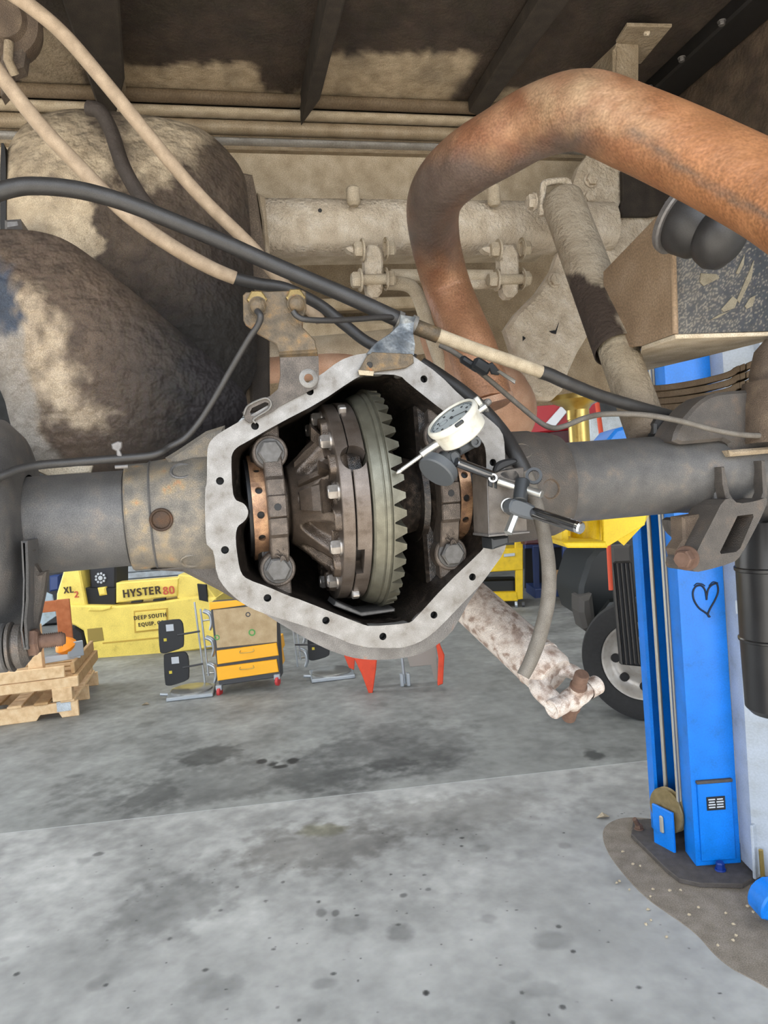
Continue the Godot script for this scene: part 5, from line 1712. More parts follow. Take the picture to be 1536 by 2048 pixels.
	part(t, "worn_edge", st, M.bolt_grey)
	st = S()
	prism(st, polyf([984, 1077, 1018, 1072, 1019, 1088, 986, 1099], 0.786), Vector3(0, 0, -0.035), 0.002)
	part(t, "keeper", st, M.gauge_black)
	# on-off stud
	st = S()
	lathe(st, pf(1017, 1012, 0.771), Vector3(-0.3, 0.1, 1), [Vector2(-0.002, 0.0070), Vector2(-0.002, 0.0085), Vector2(0.003, 0.0085), Vector2(0.003, 0.0070), Vector2(-0.002, 0.0070)], 28)
	part(t, "switch_ring", st, M.bright_steel)
	st = S()
	var sa := pf(1030, 1030, 0.748); var sb := pf(1016, 1066, 0.742)
	lathe(st, sa, sb - sa, [Vector2(0, 0), Vector2(0, 0.0048), Vector2(sa.distance_to(sb), 0.0048), Vector2(sa.distance_to(sb), 0)], 6)
	part(t, "clamp_screw", st, M.bright_steel)
	# lower clamp with the stout rod
	st = S()
	prism(st, chaikin(polyf([1018, 1012, 1026, 996, 1048, 1000, 1078, 1016, 1072, 1040, 1058, 1038, 1022, 1028], 0.741), 1), Vector3(0, 0, -0.02), 0.002)
	part(t, "clamp", st, M.knob_grey)
	st = S()
	rod(st, pf(1056, 1022, 0.751), pf(1161, 1056, 0.686), 0.0062, 28, 0.0008)
	part(t, "stout_rod", st, M.dark_chrome)
	st = S()
	var re := pf(1161, 1056, 0.686)
	lathe(st, re, pf(1161, 1056, 0.686) - pf(1056, 1022, 0.751), [Vector2(-0.004, 0.0064), Vector2(0.0, 0.0064), Vector2(0.0015, 0.0052), Vector2(0.0018, 0)], 28)
	part(t, "rod_end", st, M.chrome)
	# upright sleeve with the cross rod
	st = S()
	rod(st, pf(1045, 960, 0.751), pf(1040, 1002, 0.743), 0.0078, 28, 0.001)
	part(t, "sleeve", st, M.gauge_black)
	st = S()
	rod(st, pf(996, 962, 0.771), pf(1040, 976, 0.758), 0.0044, 18)
	rod(st, pf(1040, 976, 0.751), pf(1084, 989, 0.731), 0.0046, 18)
	part(t, "cross_rod", st, M.bright_steel)
	st = S()
	lathe(st, pf(1068, 952, 0.758), Vector3(-0.5, 0.15, 1), [Vector2(-0.003, 0.006), Vector2(-0.003, 0.009), Vector2(0.004, 0.009), Vector2(0.004, 0.006), Vector2(-0.003, 0.006)], 28)
	part(t, "clamp_ring", st, M.gauge_black)
	# slim upper rod, fork and wing screw
	st = S()
	rod(st, pf(912, 924, 0.748), pf(984, 951, 0.764), 0.0053, 24)
	part(t, "upper_rod", st, M.dark_chrome)
	for q in [[976, 946, 986, 942, 986, 976, 977, 972], [988, 950, 995, 950, 995, 978, 989, 976]]:
		st = S()
		prism(st, polyf(q, 0.775), Vector3(0, 0, -0.012), 0.001)
		part(t, "fork_plate", st, M.gauge_black)
	st = S()
	lathe(st, pf(986, 956, 0.759), Vector3(-0.4, 0.1, 1), [Vector2(-0.002, 0.003), Vector2(-0.002, 0.0048), Vector2(0.002, 0.0048), Vector2(0.002, 0.003), Vector2(-0.002, 0.003)], 20)
	part(t, "spring_ring", st, M.bright_steel)
	st = S()
	prism(st, chaikin(polyf([988, 940, 996, 924, 1014, 917, 1034, 916, 1038, 926, 1010, 936, 992, 948], 0.771), 2), Vector3(0, 0, -0.009), 0.002)
	part(t, "wing_screw", st, M.black)
	st = S()
	prism(st, chaikin(polyf([996, 944, 1020, 936, 1038, 940, 1044, 962, 1030, 966, 1000, 956], 0.776), 1), Vector3(0, 0, -0.014), 0.002)
	part(t, "swivel_block", st, M.gauge_black)
	# clamp behind the gauge with the big knurled knob
	st = S()
	prism(st, chaikin(polyf([896, 906, 912, 898, 924, 912, 918, 936, 904, 930], 0.751), 1), Vector3(0, 0, -0.014), 0.002)
	part(t, "gauge_clamp", st, M.knob_grey)
	st = S()
	var kn := VB.inverse() * (cb * Vector3(-0.52, -0.74, 0.42))
	var kb := pf(893, 914, 0.761)
	lathe(st, kb, kn, [Vector2(0, 0), Vector2(0, 0.009), Vector2(0.012, 0.0088), Vector2(0.012, 0.0195), Vector2(0.0135, 0.021), Vector2(0.0225, 0.021), Vector2(0.024, 0.0195), Vector2(0.024, 0)], 48)
	part(t, "big_knob", st, M.knob_grey)
	st = S()
	var k2 := VB.inverse() * (cb * Vector3(0.3, -0.1, 1))
	lathe(st, pf(950, 884, 0.766), k2, [Vector2(-0.008, 0), Vector2(-0.008, 0.0062), Vector2(0.002, 0.0062), Vector2(0.003, 0.0056), Vector2(0.003, 0.003), Vector2(0.001, 0.0028), Vector2(0.001, 0)], 28)
	part(t, "knurled_nut", st, M.knob_grey)
	st = S()
	rod(st, pf(944, 886, 0.776), pf(915, 902, 0.771), 0.006, 18)
	part(t, "lug_arm", st, M.knob_grey)

func build_suspension() -> void:
	# --- shock absorber: dusty shroud over a pale body
	var t := thing("shock_absorber", "slanted shock absorber, upper shroud half pale dust half dark, by the outrigger", "shock absorber", "", VT)
	var a := pf(1124, 400, 1.19); var m := pf(1236, 700, 1.0); var b := pf(1300, 880, 0.93)
	var prof := []
	var l := a.distance_to(m)
	for k in 61: prof.append(Vector2(l * k / 60.0, 0.0350 if k > 0 else 0.03))
	var st := S()
	lathe(st, a, m - a, [Vector2(-0.004, 0.0), Vector2(-0.004, 0.026), Vector2(0.004, 0.033)] + prof + [Vector2(l + 0.001, 0.034), Vector2(l, 0.033), Vector2(l - 0.05, 0.033)], 56, 0.9)
	var arr := st.commit_to_arrays()
	var vs: PackedVector3Array = arr[Mesh.ARRAY_VERTEX]
	var cs: PackedColorArray = arr[Mesh.ARRAY_COLOR]
	for i in vs.size():
		var q := px(vs[i])
		var w := inside(q, [1126, 545, 1170, 548, 1200, 575, 1216, 570, 1226, 600, 1240, 640, 1262, 680, 1275, 720, 1180, 740, 1150, 660], 12, 91)
		cs[i] = lin(182, 168, 146).lerp(lin(70, 58, 48), w)
	arr[Mesh.ARRAY_COLOR] = cs
	var am := ArrayMesh.new()
	am.add_surface_from_arrays(Mesh.PRIMITIVE_TRIANGLES, arr)
	mesh_part(t, "shroud", smoothed(am), M.shock_dust)
	st = S()
	rod(st, m + (m - b).normalized() * 0.05, b, 0.0285, 40)
	arr = st.commit_to_arrays()
	vs = arr[Mesh.ARRAY_VERTEX]
	cs = arr[Mesh.ARRAY_COLOR]
	for i in vs.size():
		var q := px(vs[i])
		cs[i] = lin(196, 180, 152).lerp(lin(112, 98, 84), clampf((q.y - 780) / 40.0, 0.0, 1.0))
	arr[Mesh.ARRAY_COLOR] = cs
	am = ArrayMesh.new()
	am.add_surface_from_arrays(Mesh.PRIMITIVE_TRIANGLES, arr)
	mesh_part(t, "body", smoothed(am), M.shock_dust)
	st = S()
	prism(st, chaikin(polyf([1310, 836, 1344, 830, 1358, 848, 1362, 876, 1310, 878], 0.90), 1), Vector3(0, 0, -0.03), 0.003)
	part(t, "lower_bushing", st, M.rubber)
	st = S()
	prism(st, polyf([1335, 846, 1357, 853, 1356, 862, 1340, 858], 0.895), Vector3(0, 0, -0.01), 0.001)
	part(t, "bushing_tab", st, M.dust_smooth)
	# upper mount: bent clevis round the eye
	st = S()
	rod(st, pf(1084, 414, 1.22), pf(1156, 404, 1.22), 0.011, 20)
	part(t, "eye_pin", st, M.dust)
	st = S()
	var arch := smooth(path3([1083, 432, 1.2, 1086, 378, 1.2, 1092, 366, 1.2, 1128, 362, 1.2, 1138, 372, 1.2, 1140, 414, 1.2]), 6)
	tube(st, arch, 0.006, 10, true, 1.0)
	part(t, "clevis", st, M.dust)
	st = S()
	rod(st, pf(1112, 388, 1.235), pf(1114, 420, 1.235), 0.022, 24)
	part(t, "eye", st, M.dust_smooth)
	for q in [[1064, 404], [1160, 406]]:
		st = S()
		hex_bolt(st, pf(q[0] + (4 if q[0] < 1100 else -6), q[1], 1.22), Vector3(-1 if q[0] < 1100 else 1, 0, 0), 0.013, 0.012)
		part(t, "mount_nut", st, M.dust)

	# --- the two shackle links and the sway bar between them
	for k in 2:
		var x: float = [744.0, 1016.0][k]
		t = thing("shackle_link", "dusty hanging shackle link " + ["beside the brake hose clip", "between exhaust pipe and shock absorber"][k], "link", "shackle links under the cross tube", VT)
		st = S()
		prism(st, chaikin(polyf([x - 16, 488, x + 22, 488, x + 24, 560, x + 20, 592, x - 6, 594, x - 12, 560], 1.27), 1), Vector3(0, 0, -0.03), 0.004)
		part(t, "link", st, M.dust)
		st = S()
		rod(st, pf(x - 28, 560, 1.27), pf(x + 36, 558, 1.27), 0.009, 14)
		part(t, "pin", st, M.dust_smooth)
		for q in [[x - 22, 560, -1], [x + 26, 558, 1], [x - 18, 500, -1], [x + 26, 498, 1]]:
			st = S()
			hex_bolt(st, pf(q[0], q[1], 1.27), Vector3(q[2], 0, 0), 0.014, 0.016, 1.4)
			part(t, "nut", st, M.dust_smooth)
		st = S()
		prism(st, chaikin(polyf([x - 54, 492, x - 20, 492, x - 20, 508, x - 44, 504], 1.27), 1), Vector3(0, 0, -0.02), 0.002)
		part(t, "ear", st, M.dust)
	t = thing("sway_bar", "dusty sway bar rod between the two shackle links, bent down behind the pipe", "sway bar", "", VT)
	st = S()
	tube(st, path3([782, 552, 1.3, 984, 553, 1.3]), 0.012, 16)
	part(t, "sleeve", st, M.dust_smooth)
	st = S()
	tube(st, smooth(path3([776, 566, 1.29, 815, 570, 1.29, 835, 590, 1.29, 852, 640, 1.29, 872, 700, 1.29, 892, 760, 1.29]), 8), 0.012, 16)
	part(t, "bent_arm", st, M.dust_smooth)
	st = S()
	tube(st, path3([935, 568, 1.3, 1000, 566, 1.3]), 0.010, 14)
	part(t, "end", st, M.dust)

	# --- leaf spring
	t = thing("leaf_spring", "stack of rusty leaf springs above the far axle tube", "leaf spring", "", VT)
	for k in 4:
		st = S()
		var up := smooth(path3([1280, 782 + k * 13, 1.06, 1318, 780 + k * 13, 1.05, 1365, 773 + k * 14, 1.04, 1412, 763 + k * 15, 1.03, 1458, 749 + k * 16, 1.02, 1511, 727 + k * 17, 1.0, 1640, 668 + k * 18, 0.97]), 6)
		for i in up.size() - 1:
			var e := (up[i + 1] - up[i])
			cbox(st, Transform3D(Basis(e.normalized(), Vector3.UP, e.normalized().cross(Vector3.UP).normalized()), (up[i] + up[i + 1]) * 0.5), Vector3(e.length() + 0.002, 0.0095, 0.06), 0.001)
		part(t, "leaf", st, M.leaf_steel)
	t = thing("spring_clamp_tower", "brown cast clamp tower over the leaf spring at the picture edge", "clamp", "", VT)
	st = S()
	lathe(st, pf(1556, 790, 0.86), Vector3.UP, [Vector2(-0.02, 0.03), Vector2(0.0, 0.034), Vector2(0.03, 0.034), Vector2(0.06, 0.026), Vector2(0.075, 0.012), Vector2(0.078, 0)], 32)
	part(t, "tower", st, M.brown_cast)

	# --- lower shock eye on its long bolt, by the near bracket
	t = thing("lower_shock_eye", "lower shock eye clamped by a rusty nut on a long threaded bolt", "shock eye", "", VT)
	var e0 := pf(20, 1294, 0.80)
	st = S()
	lathe(st, Vector3(0, e0.y, e0.z), Vector3.RIGHT, [Vector2(e0.x - 0.16, 0), Vector2(e0.x - 0.16, 0.021), Vector2(e0.x - 0.004, 0.024), Vector2(e0.x - 0.002, 0.022), Vector2(e0.x - 0.002, 0)], 40)
	part(t, "eye", st, M.axle)
	st = S()
	lathe(st, Vector3(0, e0.y, e0.z), Vector3.RIGHT, [Vector2(e0.x, 0.01), Vector2(e0.x, 0.024), Vector2(e0.x + 0.003, 0.0245), Vector2(e0.x + 0.004, 0.019), Vector2(e0.x + 0.006, 0.019)], 40)
	lathe(st, Vector3(0, e0.y, e0.z), Vector3.RIGHT, [Vector2(e0.x + 0.006, 0.012), Vector2(e0.x + 0.006, 0.022), Vector2(e0.x + 0.012, 0.0215), Vector2(e0.x + 0.015, 0.018), Vector2(e0.x + 0.018, 0.015), Vector2(e0.x + 0.018, 0)], 40)
	part(t, "bushing_washer", st, M.axle_cast)
	var e1 := pf(50, 1286, 0.80)
	st = S()
	hex_bolt(st, Vector3(e1.x, e1.y, e1.z), Vector3.RIGHT, 0.014, 0.013, 1.25)
	part(t, "nut", st, M.rust_bolt)
	st = S()
	var th := []
	for k in 12:
		th.append(Vector2(k * 0.002, 0.0075)); th.append(Vector2(k * 0.002 + 0.001, 0.0062))
	lathe(st, Vector3(e1.x + 0.012, e1.y, e1.z), Vector3.RIGHT, th + [Vector2(0.025, 0.0055), Vector2(0.026, 0)], 24, 3.0)
	part(t, "threaded_end", st, M.rust_bolt)

	# --- driveshaft, unhooked and hanging
	t = thing("driveshaft", "blotchy white-and-rust driveshaft hanging loose beneath the axle, joint cross exposed", "driveshaft", "", VT)
	var d0 := pf(860, 1130, 1.32); var d1 := pf(1120, 1366, 1.06)
	var ax := (d1 - d0).normalized()
	var ln := d0.distance_to(d1)
	st = S()
	lathe(st, d0, ax, [Vector2(0, 0), Vector2(0, 0.039), Vector2(ln - 0.052, 0.039), Vector2(ln - 0.050, 0.0402), Vector2(ln - 0.046, 0.0402), Vector2(ln - 0.044, 0.0385), Vector2(ln - 0.02, 0.038), Vector2(ln - 0.012, 0.033), Vector2(ln - 0.012, 0)], 56)
	part(t, "tube", st, M.whiterust)
	var s0 := (VB.inverse() * (cb * Vector3(0.92, 0.24, -0.47)))
	s0 = (s0 - ax * s0.dot(ax)).normalized()
	var s1 := ax.cross(s0).normalized()
	var cc := d1 + ax * 0.032
	for s in [-1.0, 1.0]:
		st = S()
		tube(st, smooth(PackedVector3Array([d1 + s0 * 0.018 * s - ax * 0.024, d1 + s0 * 0.034 * s - ax * 0.008, cc + s0 * 0.036 * s - ax * 0.01, cc + s0 * 0.036 * s + ax * 0.006]), 6), [0.018, 0.0165, 0.0155, 0.0145], 22, true, 0.7)
		part(t, "yoke_ear", st, M.whiterust)
		st = S()
		lathe(st, cc + s0 * 0.026 * s, s0 * s, [Vector2(0, 0.0148), Vector2(0.0225, 0.0148), Vector2(0.024, 0.0135), Vector2(0.0235, 0.011), Vector2(0.022, 0.006), Vector2(0.0225, 0)], 28)
		part(t, "bearing_cup", st, M.whiterust)
		st = S()
		lathe(st, cc + s1 * 0.020 * s, s1 * s, [Vector2(0, 0.010), Vector2(0.002, 0.013), Vector2(0.005, 0.013), Vector2(0.006, 0.0108), Vector2(0.027, 0.0108), Vector2(0.029, 0.0095), Vector2(0.029, 0)], 28)
		part(t, "rusty_trunnion", st, M.rust_bolt)
	st = S()
	lathe(st, cc - s0 * 0.03, s0, [Vector2(0, 0), Vector2(0, 0.012), Vector2(0.015, 0.016), Vector2(0.03, 0.017), Vector2(0.045, 0.016), Vector2(0.06, 0.012), Vector2(0.06, 0)], 24, 1.2)
	lathe(st, cc - s1 * 0.024, s1, [Vector2(0, 0.010), Vector2(0.024, 0.018), Vector2(0.048, 0.010)], 24, 1.2)
	part(t, "joint_cross", st, M.whiterust)
	# --- black sleeved strut that hangs in front of the lift post
	t = thing("sleeved_strut", "thick glossy black sleeved strut hanging in front of the grey post cover", "strut", "", VT)
	st = S()
	var u0 := pf(1538, 1040, 1.05); var u1 := pf(1568, 1422, 1.05)
	var L := u0.distance_to(u1)
	lathe(st, u0, u1 - u0, [Vector2(0, 0), Vector2(0, 0.05), Vector2(L * 0.23, 0.056), Vector2(L * 0.235, 0.0585), Vector2(L * 0.25, 0.0585), Vector2(L * 0.255, 0.056), Vector2(L * 0.6, 0.058), Vector2(L * 0.605, 0.0605), Vector2(L * 0.615, 0.0605), Vector2(L * 0.62, 0.058), Vector2(L * 0.97, 0.058), Vector2(L, 0.05), Vector2(L, 0)], 48)
	part(t, "sleeve", st, M.black_gloss)
	st = S()
	rod(st, u0, pf(1560, 880, 0.93), 0.016, 18)
	part(t, "piston_rod", st, M.axle)

func build_lift() -> void:
	# --- blue two-post lift: open channel column with its cable
	var x0 := 1.055; var x1 := 1.25; var z0 := -3.135; var z1 := -2.80
	var H := 3.6
	var t := thing("lift_column", "tall blue steel lift column with an open channel and a cable pulley", "lift column")
	var out := [[x0 - 0.025, z0], [x1, z0], [x1, z1], [x0 + 0.025, z1], [x0 + 0.03, -2.915], [x0 + 0.055, -2.915], [x0 + 0.036, z1 - 0.012], [x1 - 0.01, z1 - 0.012], [x1 - 0.01, z0 + 0.012], [x0 - 0.012, z0 + 0.012], [x0 - 0.012, z0 + 0.07], [x0 - 0.025, z0 + 0.07]]
	var ring := PackedVector3Array()
	for q in out: ring.append(Vector3(q[0], 0.02, q[1]))
	var st := S()
	prism(st, ring, Vector3(0, H, 0), 0.002)
	part(t, "channel", st, M.post_blue)
	st = S()
	cbox(st, at(Vector3(x1 - 0.05, 0.02 + H * 0.5, (z0 + z1) * 0.5)), Vector3(0.06, H, 0.29), 0.003)
	part(t, "inner_web", st, M.post_blue_deep)
	for q in [[x0 + 0.012, -3.035, 0.009], [x0 + 0.030, -2.930, 0.010], [x0 + 0.014, -2.916, 0.006]]:
		st = S()
		rod(st, Vector3(q[0], 0.12, q[1]), Vector3(q[0], H, q[1]), q[2], 12)
		part(t, "wire_rope" if q[2] < 0.0095 else "guide_strip", st, M.wire_rope)
	# pulley at the foot
	var pc := Vector3(x0 - 0.005, 0.165, -2.975)
	var pax := Vector3(-1, 0, 0.45).normalized()
	st = S()
	lathe(st, pc, pax, [Vector2(-0.016, 0), Vector2(-0.016, 0.085), Vector2(-0.010, 0.088), Vector2(-0.004, 0.078), Vector2(0.004, 0.078), Vector2(0.010, 0.088), Vector2(0.016, 0.085), Vector2(0.016, 0)], 48)
	part(t, "pulley", st, M.pulley)
	st = S()
	cbox(st, Transform3D(facing(pax), pc + pax * 0.03 + Vector3(0, -0.07, 0)), Vector3(0.11, 0.012, 0.17), 0.003)
	part(t, "pulley_bracket", st, M.post_blue)
	st = S()
	cbox(st, Transform3D(facing(pax), pc + pax * 0.04 + Vector3(0, -0.05, 0)), Vector3(0.02, 0.012, 0.07), 0.005)
	part(t, "slot_bolt", st, M.wire_rope)
	# access cover with its data plate
	st = S()
	cbox(st, at(Vector3(1.165, 0.19, z1 + 0.004)), Vector3(0.13, 0.30, 0.012), 0.003)
	var cov := part(t, "access_cover", st, M.post_blue)
	st = S()
	cbox(st, at(Vector3(1.165, 0.345, z1 + 0.006)), Vector3(0.136, 0.012, 0.016), 0.002)
	part(cov, "top_edge", st, M.plate_dark)
	st = S()
	cbox(st, at(Vector3(1.165, 0.262, z1 + 0.0115)), Vector3(0.07, 0.052, 0.003), 0.0008)
	part(t, "data_plate", st, M.black)
	var dp := t
	for r in 4:
		for c in 2:
			st = S()
			cbox(st, at(Vector3(1.149 + c * 0.031, 0.278 - r * 0.010, z1 + 0.0132)), Vector3([0.026, 0.022, 0.027, 0.024][(r + c) % 4], 0.005, 0.001), 0.0002)
			part(dp, "plate_print", st, M.sticker)
	# marker heart on the face
	st = S()
	var heart := PackedVector3Array()
	for q in [[1452, 1212], [1440, 1180], [1418, 1166], [1392, 1170], [1386, 1192], [1396, 1215], [1412, 1228]]: pass
	var hz := z1 + 0.002
	var left := smooth(polyz([1413, 1196, 1410, 1180, 1402, 1171, 1392, 1173, 1386, 1184, 1388, 1200, 1398, 1216, 1412, 1226, 1420, 1234], hz), 5)
	var right := smooth(polyz([1413, 1200, 1416, 1180, 1424, 1170, 1434, 1168, 1436, 1184, 1430, 1200, 1421, 1216, 1416, 1228, 1418, 1234], hz), 5)
	tube(st, left, 0.0035, 8, true, 1.0)
	tube(st, right, 0.0035, 8, true, 1.0)
	tube(st, smooth(polyz([1388, 1172, 1394, 1167, 1404, 1168, 1410, 1172], hz), 4), 0.002, 8)
	tube(st, smooth(polyz([1418, 1172, 1426, 1164, 1436, 1166], hz), 4), 0.002, 8)
	part(t, "marker_heart", st, M.marker_black)
	# base plate, anchors
	st = S()
	var plate := PackedVector3Array()
	for q in [[1262, 1668], [1290, 1695], [1330, 1735], [1358, 1757], [1400, 1766], [1485, 1768]]: plate.append(ground(q[0], q[1], 0.02))
	plate.append(Vector3(1.32, 0.02, -2.74)); plate.append(Vector3(1.32, 0.02, -3.2)); plate.append(Vector3(0.98, 0.02, -3.22))
	prism(st, plate, Vector3(0, -0.018, 0), 0.003)
	part(t, "base_plate", st, M.plate_dark)
	st = S()
	hex_bolt(st, Vector3(1.155, 0.02, -2.762), UP, 0.016, 0.03)
	part(t, "anchor_bolt", st, M.post_blue_deep)
	st = S()
	hex_bolt(st, Vector3(0.975, 0.02, -3.13), UP, 0.016, 0.02)
	rod(st, Vector3(0.975, 0.03, -3.13), Vector3(0.955, 0.07, -3.12), 0.01, 12)
	part(t, "anchor_bolt", st, M.rust_bolt)
	# --- grey cover beside it
	t = thing("post_cover", "grey painted steel cover standing beside the blue lift column", "cover")
	st = S()
	ring = PackedVector3Array()
	for q in [[1.252, -2.80], [1.252, -2.70], [1.30, -2.66], [1.335, -2.64], [1.335, -2.60], [1.42, -2.56], [1.60, -2.56], [1.60, -2.80]]: ring.append(Vector3(q[0], 0.03, q[1]))
	prism(st, ring, Vector3(0, 3.4, 0), 0.003)
	part(t, "shell", st, M.post_grey)
	st = S()
	cbox(st, at(Vector3(1.262, 0.12, -2.695), Basis(UP, 0.6)), Vector3(0.05, 0.2, 0.012), 0.003)
	part(t, "foot_plate", st, M.post_grey)
	st = S()
	rod(st, Vector3(1.262, 0.0, -2.655), Vector3(1.262, 0.14, -2.66), 0.008, 12)
	part(t, "foot_pin", st, M.zinc_gold)
	for y in [1.02, 1.34]:
		st = S()
		cbox(st, at(Vector3(1.262, y, -2.69), Basis(UP, 0.6)), Vector3(0.06, 0.05, 0.02), 0.003)
		part(t, "latch", st, M.post_grey)
	# foot of a second blue stand at the edge
	t = thing("floor_stand_foot", "bright blue rounded foot on the dried mud at the picture edge", "stand foot")
	st = S()
	var ft := PackedVector3Array()
	for q in [[1526, 1846], [1522, 1820], [1534, 1795], [1560, 1780], [1640, 1790], [1640, 1850]]: ft.append(pz(q[0], q[1], -2.40))
	prism(st, chaikin(ft, 1), Vector3(0, 0, -0.1), 0.006)
	part(t, "foot", st, M.post_blue)
	# --- yellow lift arm with the gold pad
	t = thing("lift_arm_assembly", "yellow lift arm reaching in with a gold jacking pad under the truck", "lift arm")
	var az := -1.75
	st = S()
	prism(st, polyz([1206, 1000, 1300, 1000, 1290, 1050, 1214, 1094, 1206, 1090], az), Vector3(0, 0, -0.012), 0.002)
	part(t, "fork_plate", st, M.lift_yellow)
	st = S()
	prism(st, polyz([1128, 1040, 1137, 1040, 1137, 1092, 1124, 1086, 1124, 1070], az), Vector3(0, 0, -0.2), 0.002)
	part(t, "fork_plate", st, M.lift_yellow)
	st = S()
	prism(st, polyz([1137, 1000, 1206, 1000, 1206, 1084, 1137, 1084], az - 0.19), Vector3(0, 0, -0.012), 0.002)
	part(t, "fork_plate", st, M.lift_yellow)
	st = S()
	prism(st, polyz([1124, 1084, 1212, 1083, 1216, 1096, 1136, 1096], az + 0.05), Vector3(0, 0, -0.2), 0.003)
	part(t, "bottom_plate", st, M.lift_yellow)
	st = S()
	var arm0 := pz(1215, 1060, az); var arm1 := Vector3(1.02, arm0.y + 0.03, -2.9)
	tube(st, PackedVector3Array([pz(1245, 1050, az - 0.05), arm1]), 0.05, 4)
	part(t, "beam", st, M.lift_yellow)
	st = S()
	var jb := pz(1172, 1086, az - 0.1); var jt := pz(1154, 800, az - 0.1)
	lathe(st, jb, jt - jb, [Vector2(0, 0), Vector2(0, 0.036), Vector2(0.07, 0.036), Vector2(0.07, 0.03)], 32)
	part(t, "pad_socket", st, M.lift_yellow)
	var lj := jb.distance_to(jt)
	st = S()
	lathe(st, jb, jt - jb, [Vector2(0.07, 0), Vector2(0.07, 0.0255), Vector2(lj * 0.86, 0.0255), Vector2(lj * 0.865, 0.0275), Vector2(lj * 0.93, 0.0275), Vector2(lj * 0.96, 0.036), Vector2(lj * 0.985, 0.058), Vector2(lj, 0.064), Vector2(lj + 0.012, 0.062), Vector2(lj + 0.012, 0)], 48)
	part(t, "jacking_pad", st, M.zinc_gold)
	t = thing("lift_carriage", "blue lift carriage corner glimpsed beyond the gold jacking pad", "carriage")
	st = S()
	prism(st, polyz([1205, 890, 1232, 858, 1258, 850, 1300, 890, 1300, 920, 1205, 920], -2.6), Vector3(0, 0, -0.2), 0.01)
	part(t, "carriage", st, M.post_blue)

func wpart(t: Node3D, called: String, poly: Array, z: float, depth: float, m: Material, bevel := 0.004) -> MeshInstance3D:
	var st := S()
	prism(st, polyz(poly, z), Vector3(0, 0, -depth), bevel)
	return part(t, called, st, m)
func bar(t: Node3D, called: String, a: Vector3, b: Vector3, r: float, m: Material, sides := 12) -> MeshInstance3D:
	var st := S()
	rod(st, a, b, r, sides)
	return part(t, called, st, m)
func box(t: Node3D, called: String, c: Vector3, size: Vector3, m: Material, bevel := 0.006, b := Basis()) -> MeshInstance3D:
	var st := S()
	cbox(st, at(c, b), size, bevel)
	return part(t, called, st, m)

func build_shop() -> void:
	build_forklift()
	build_pallet()
	build_cabinet()
	build_alignment()
	build_far_right()

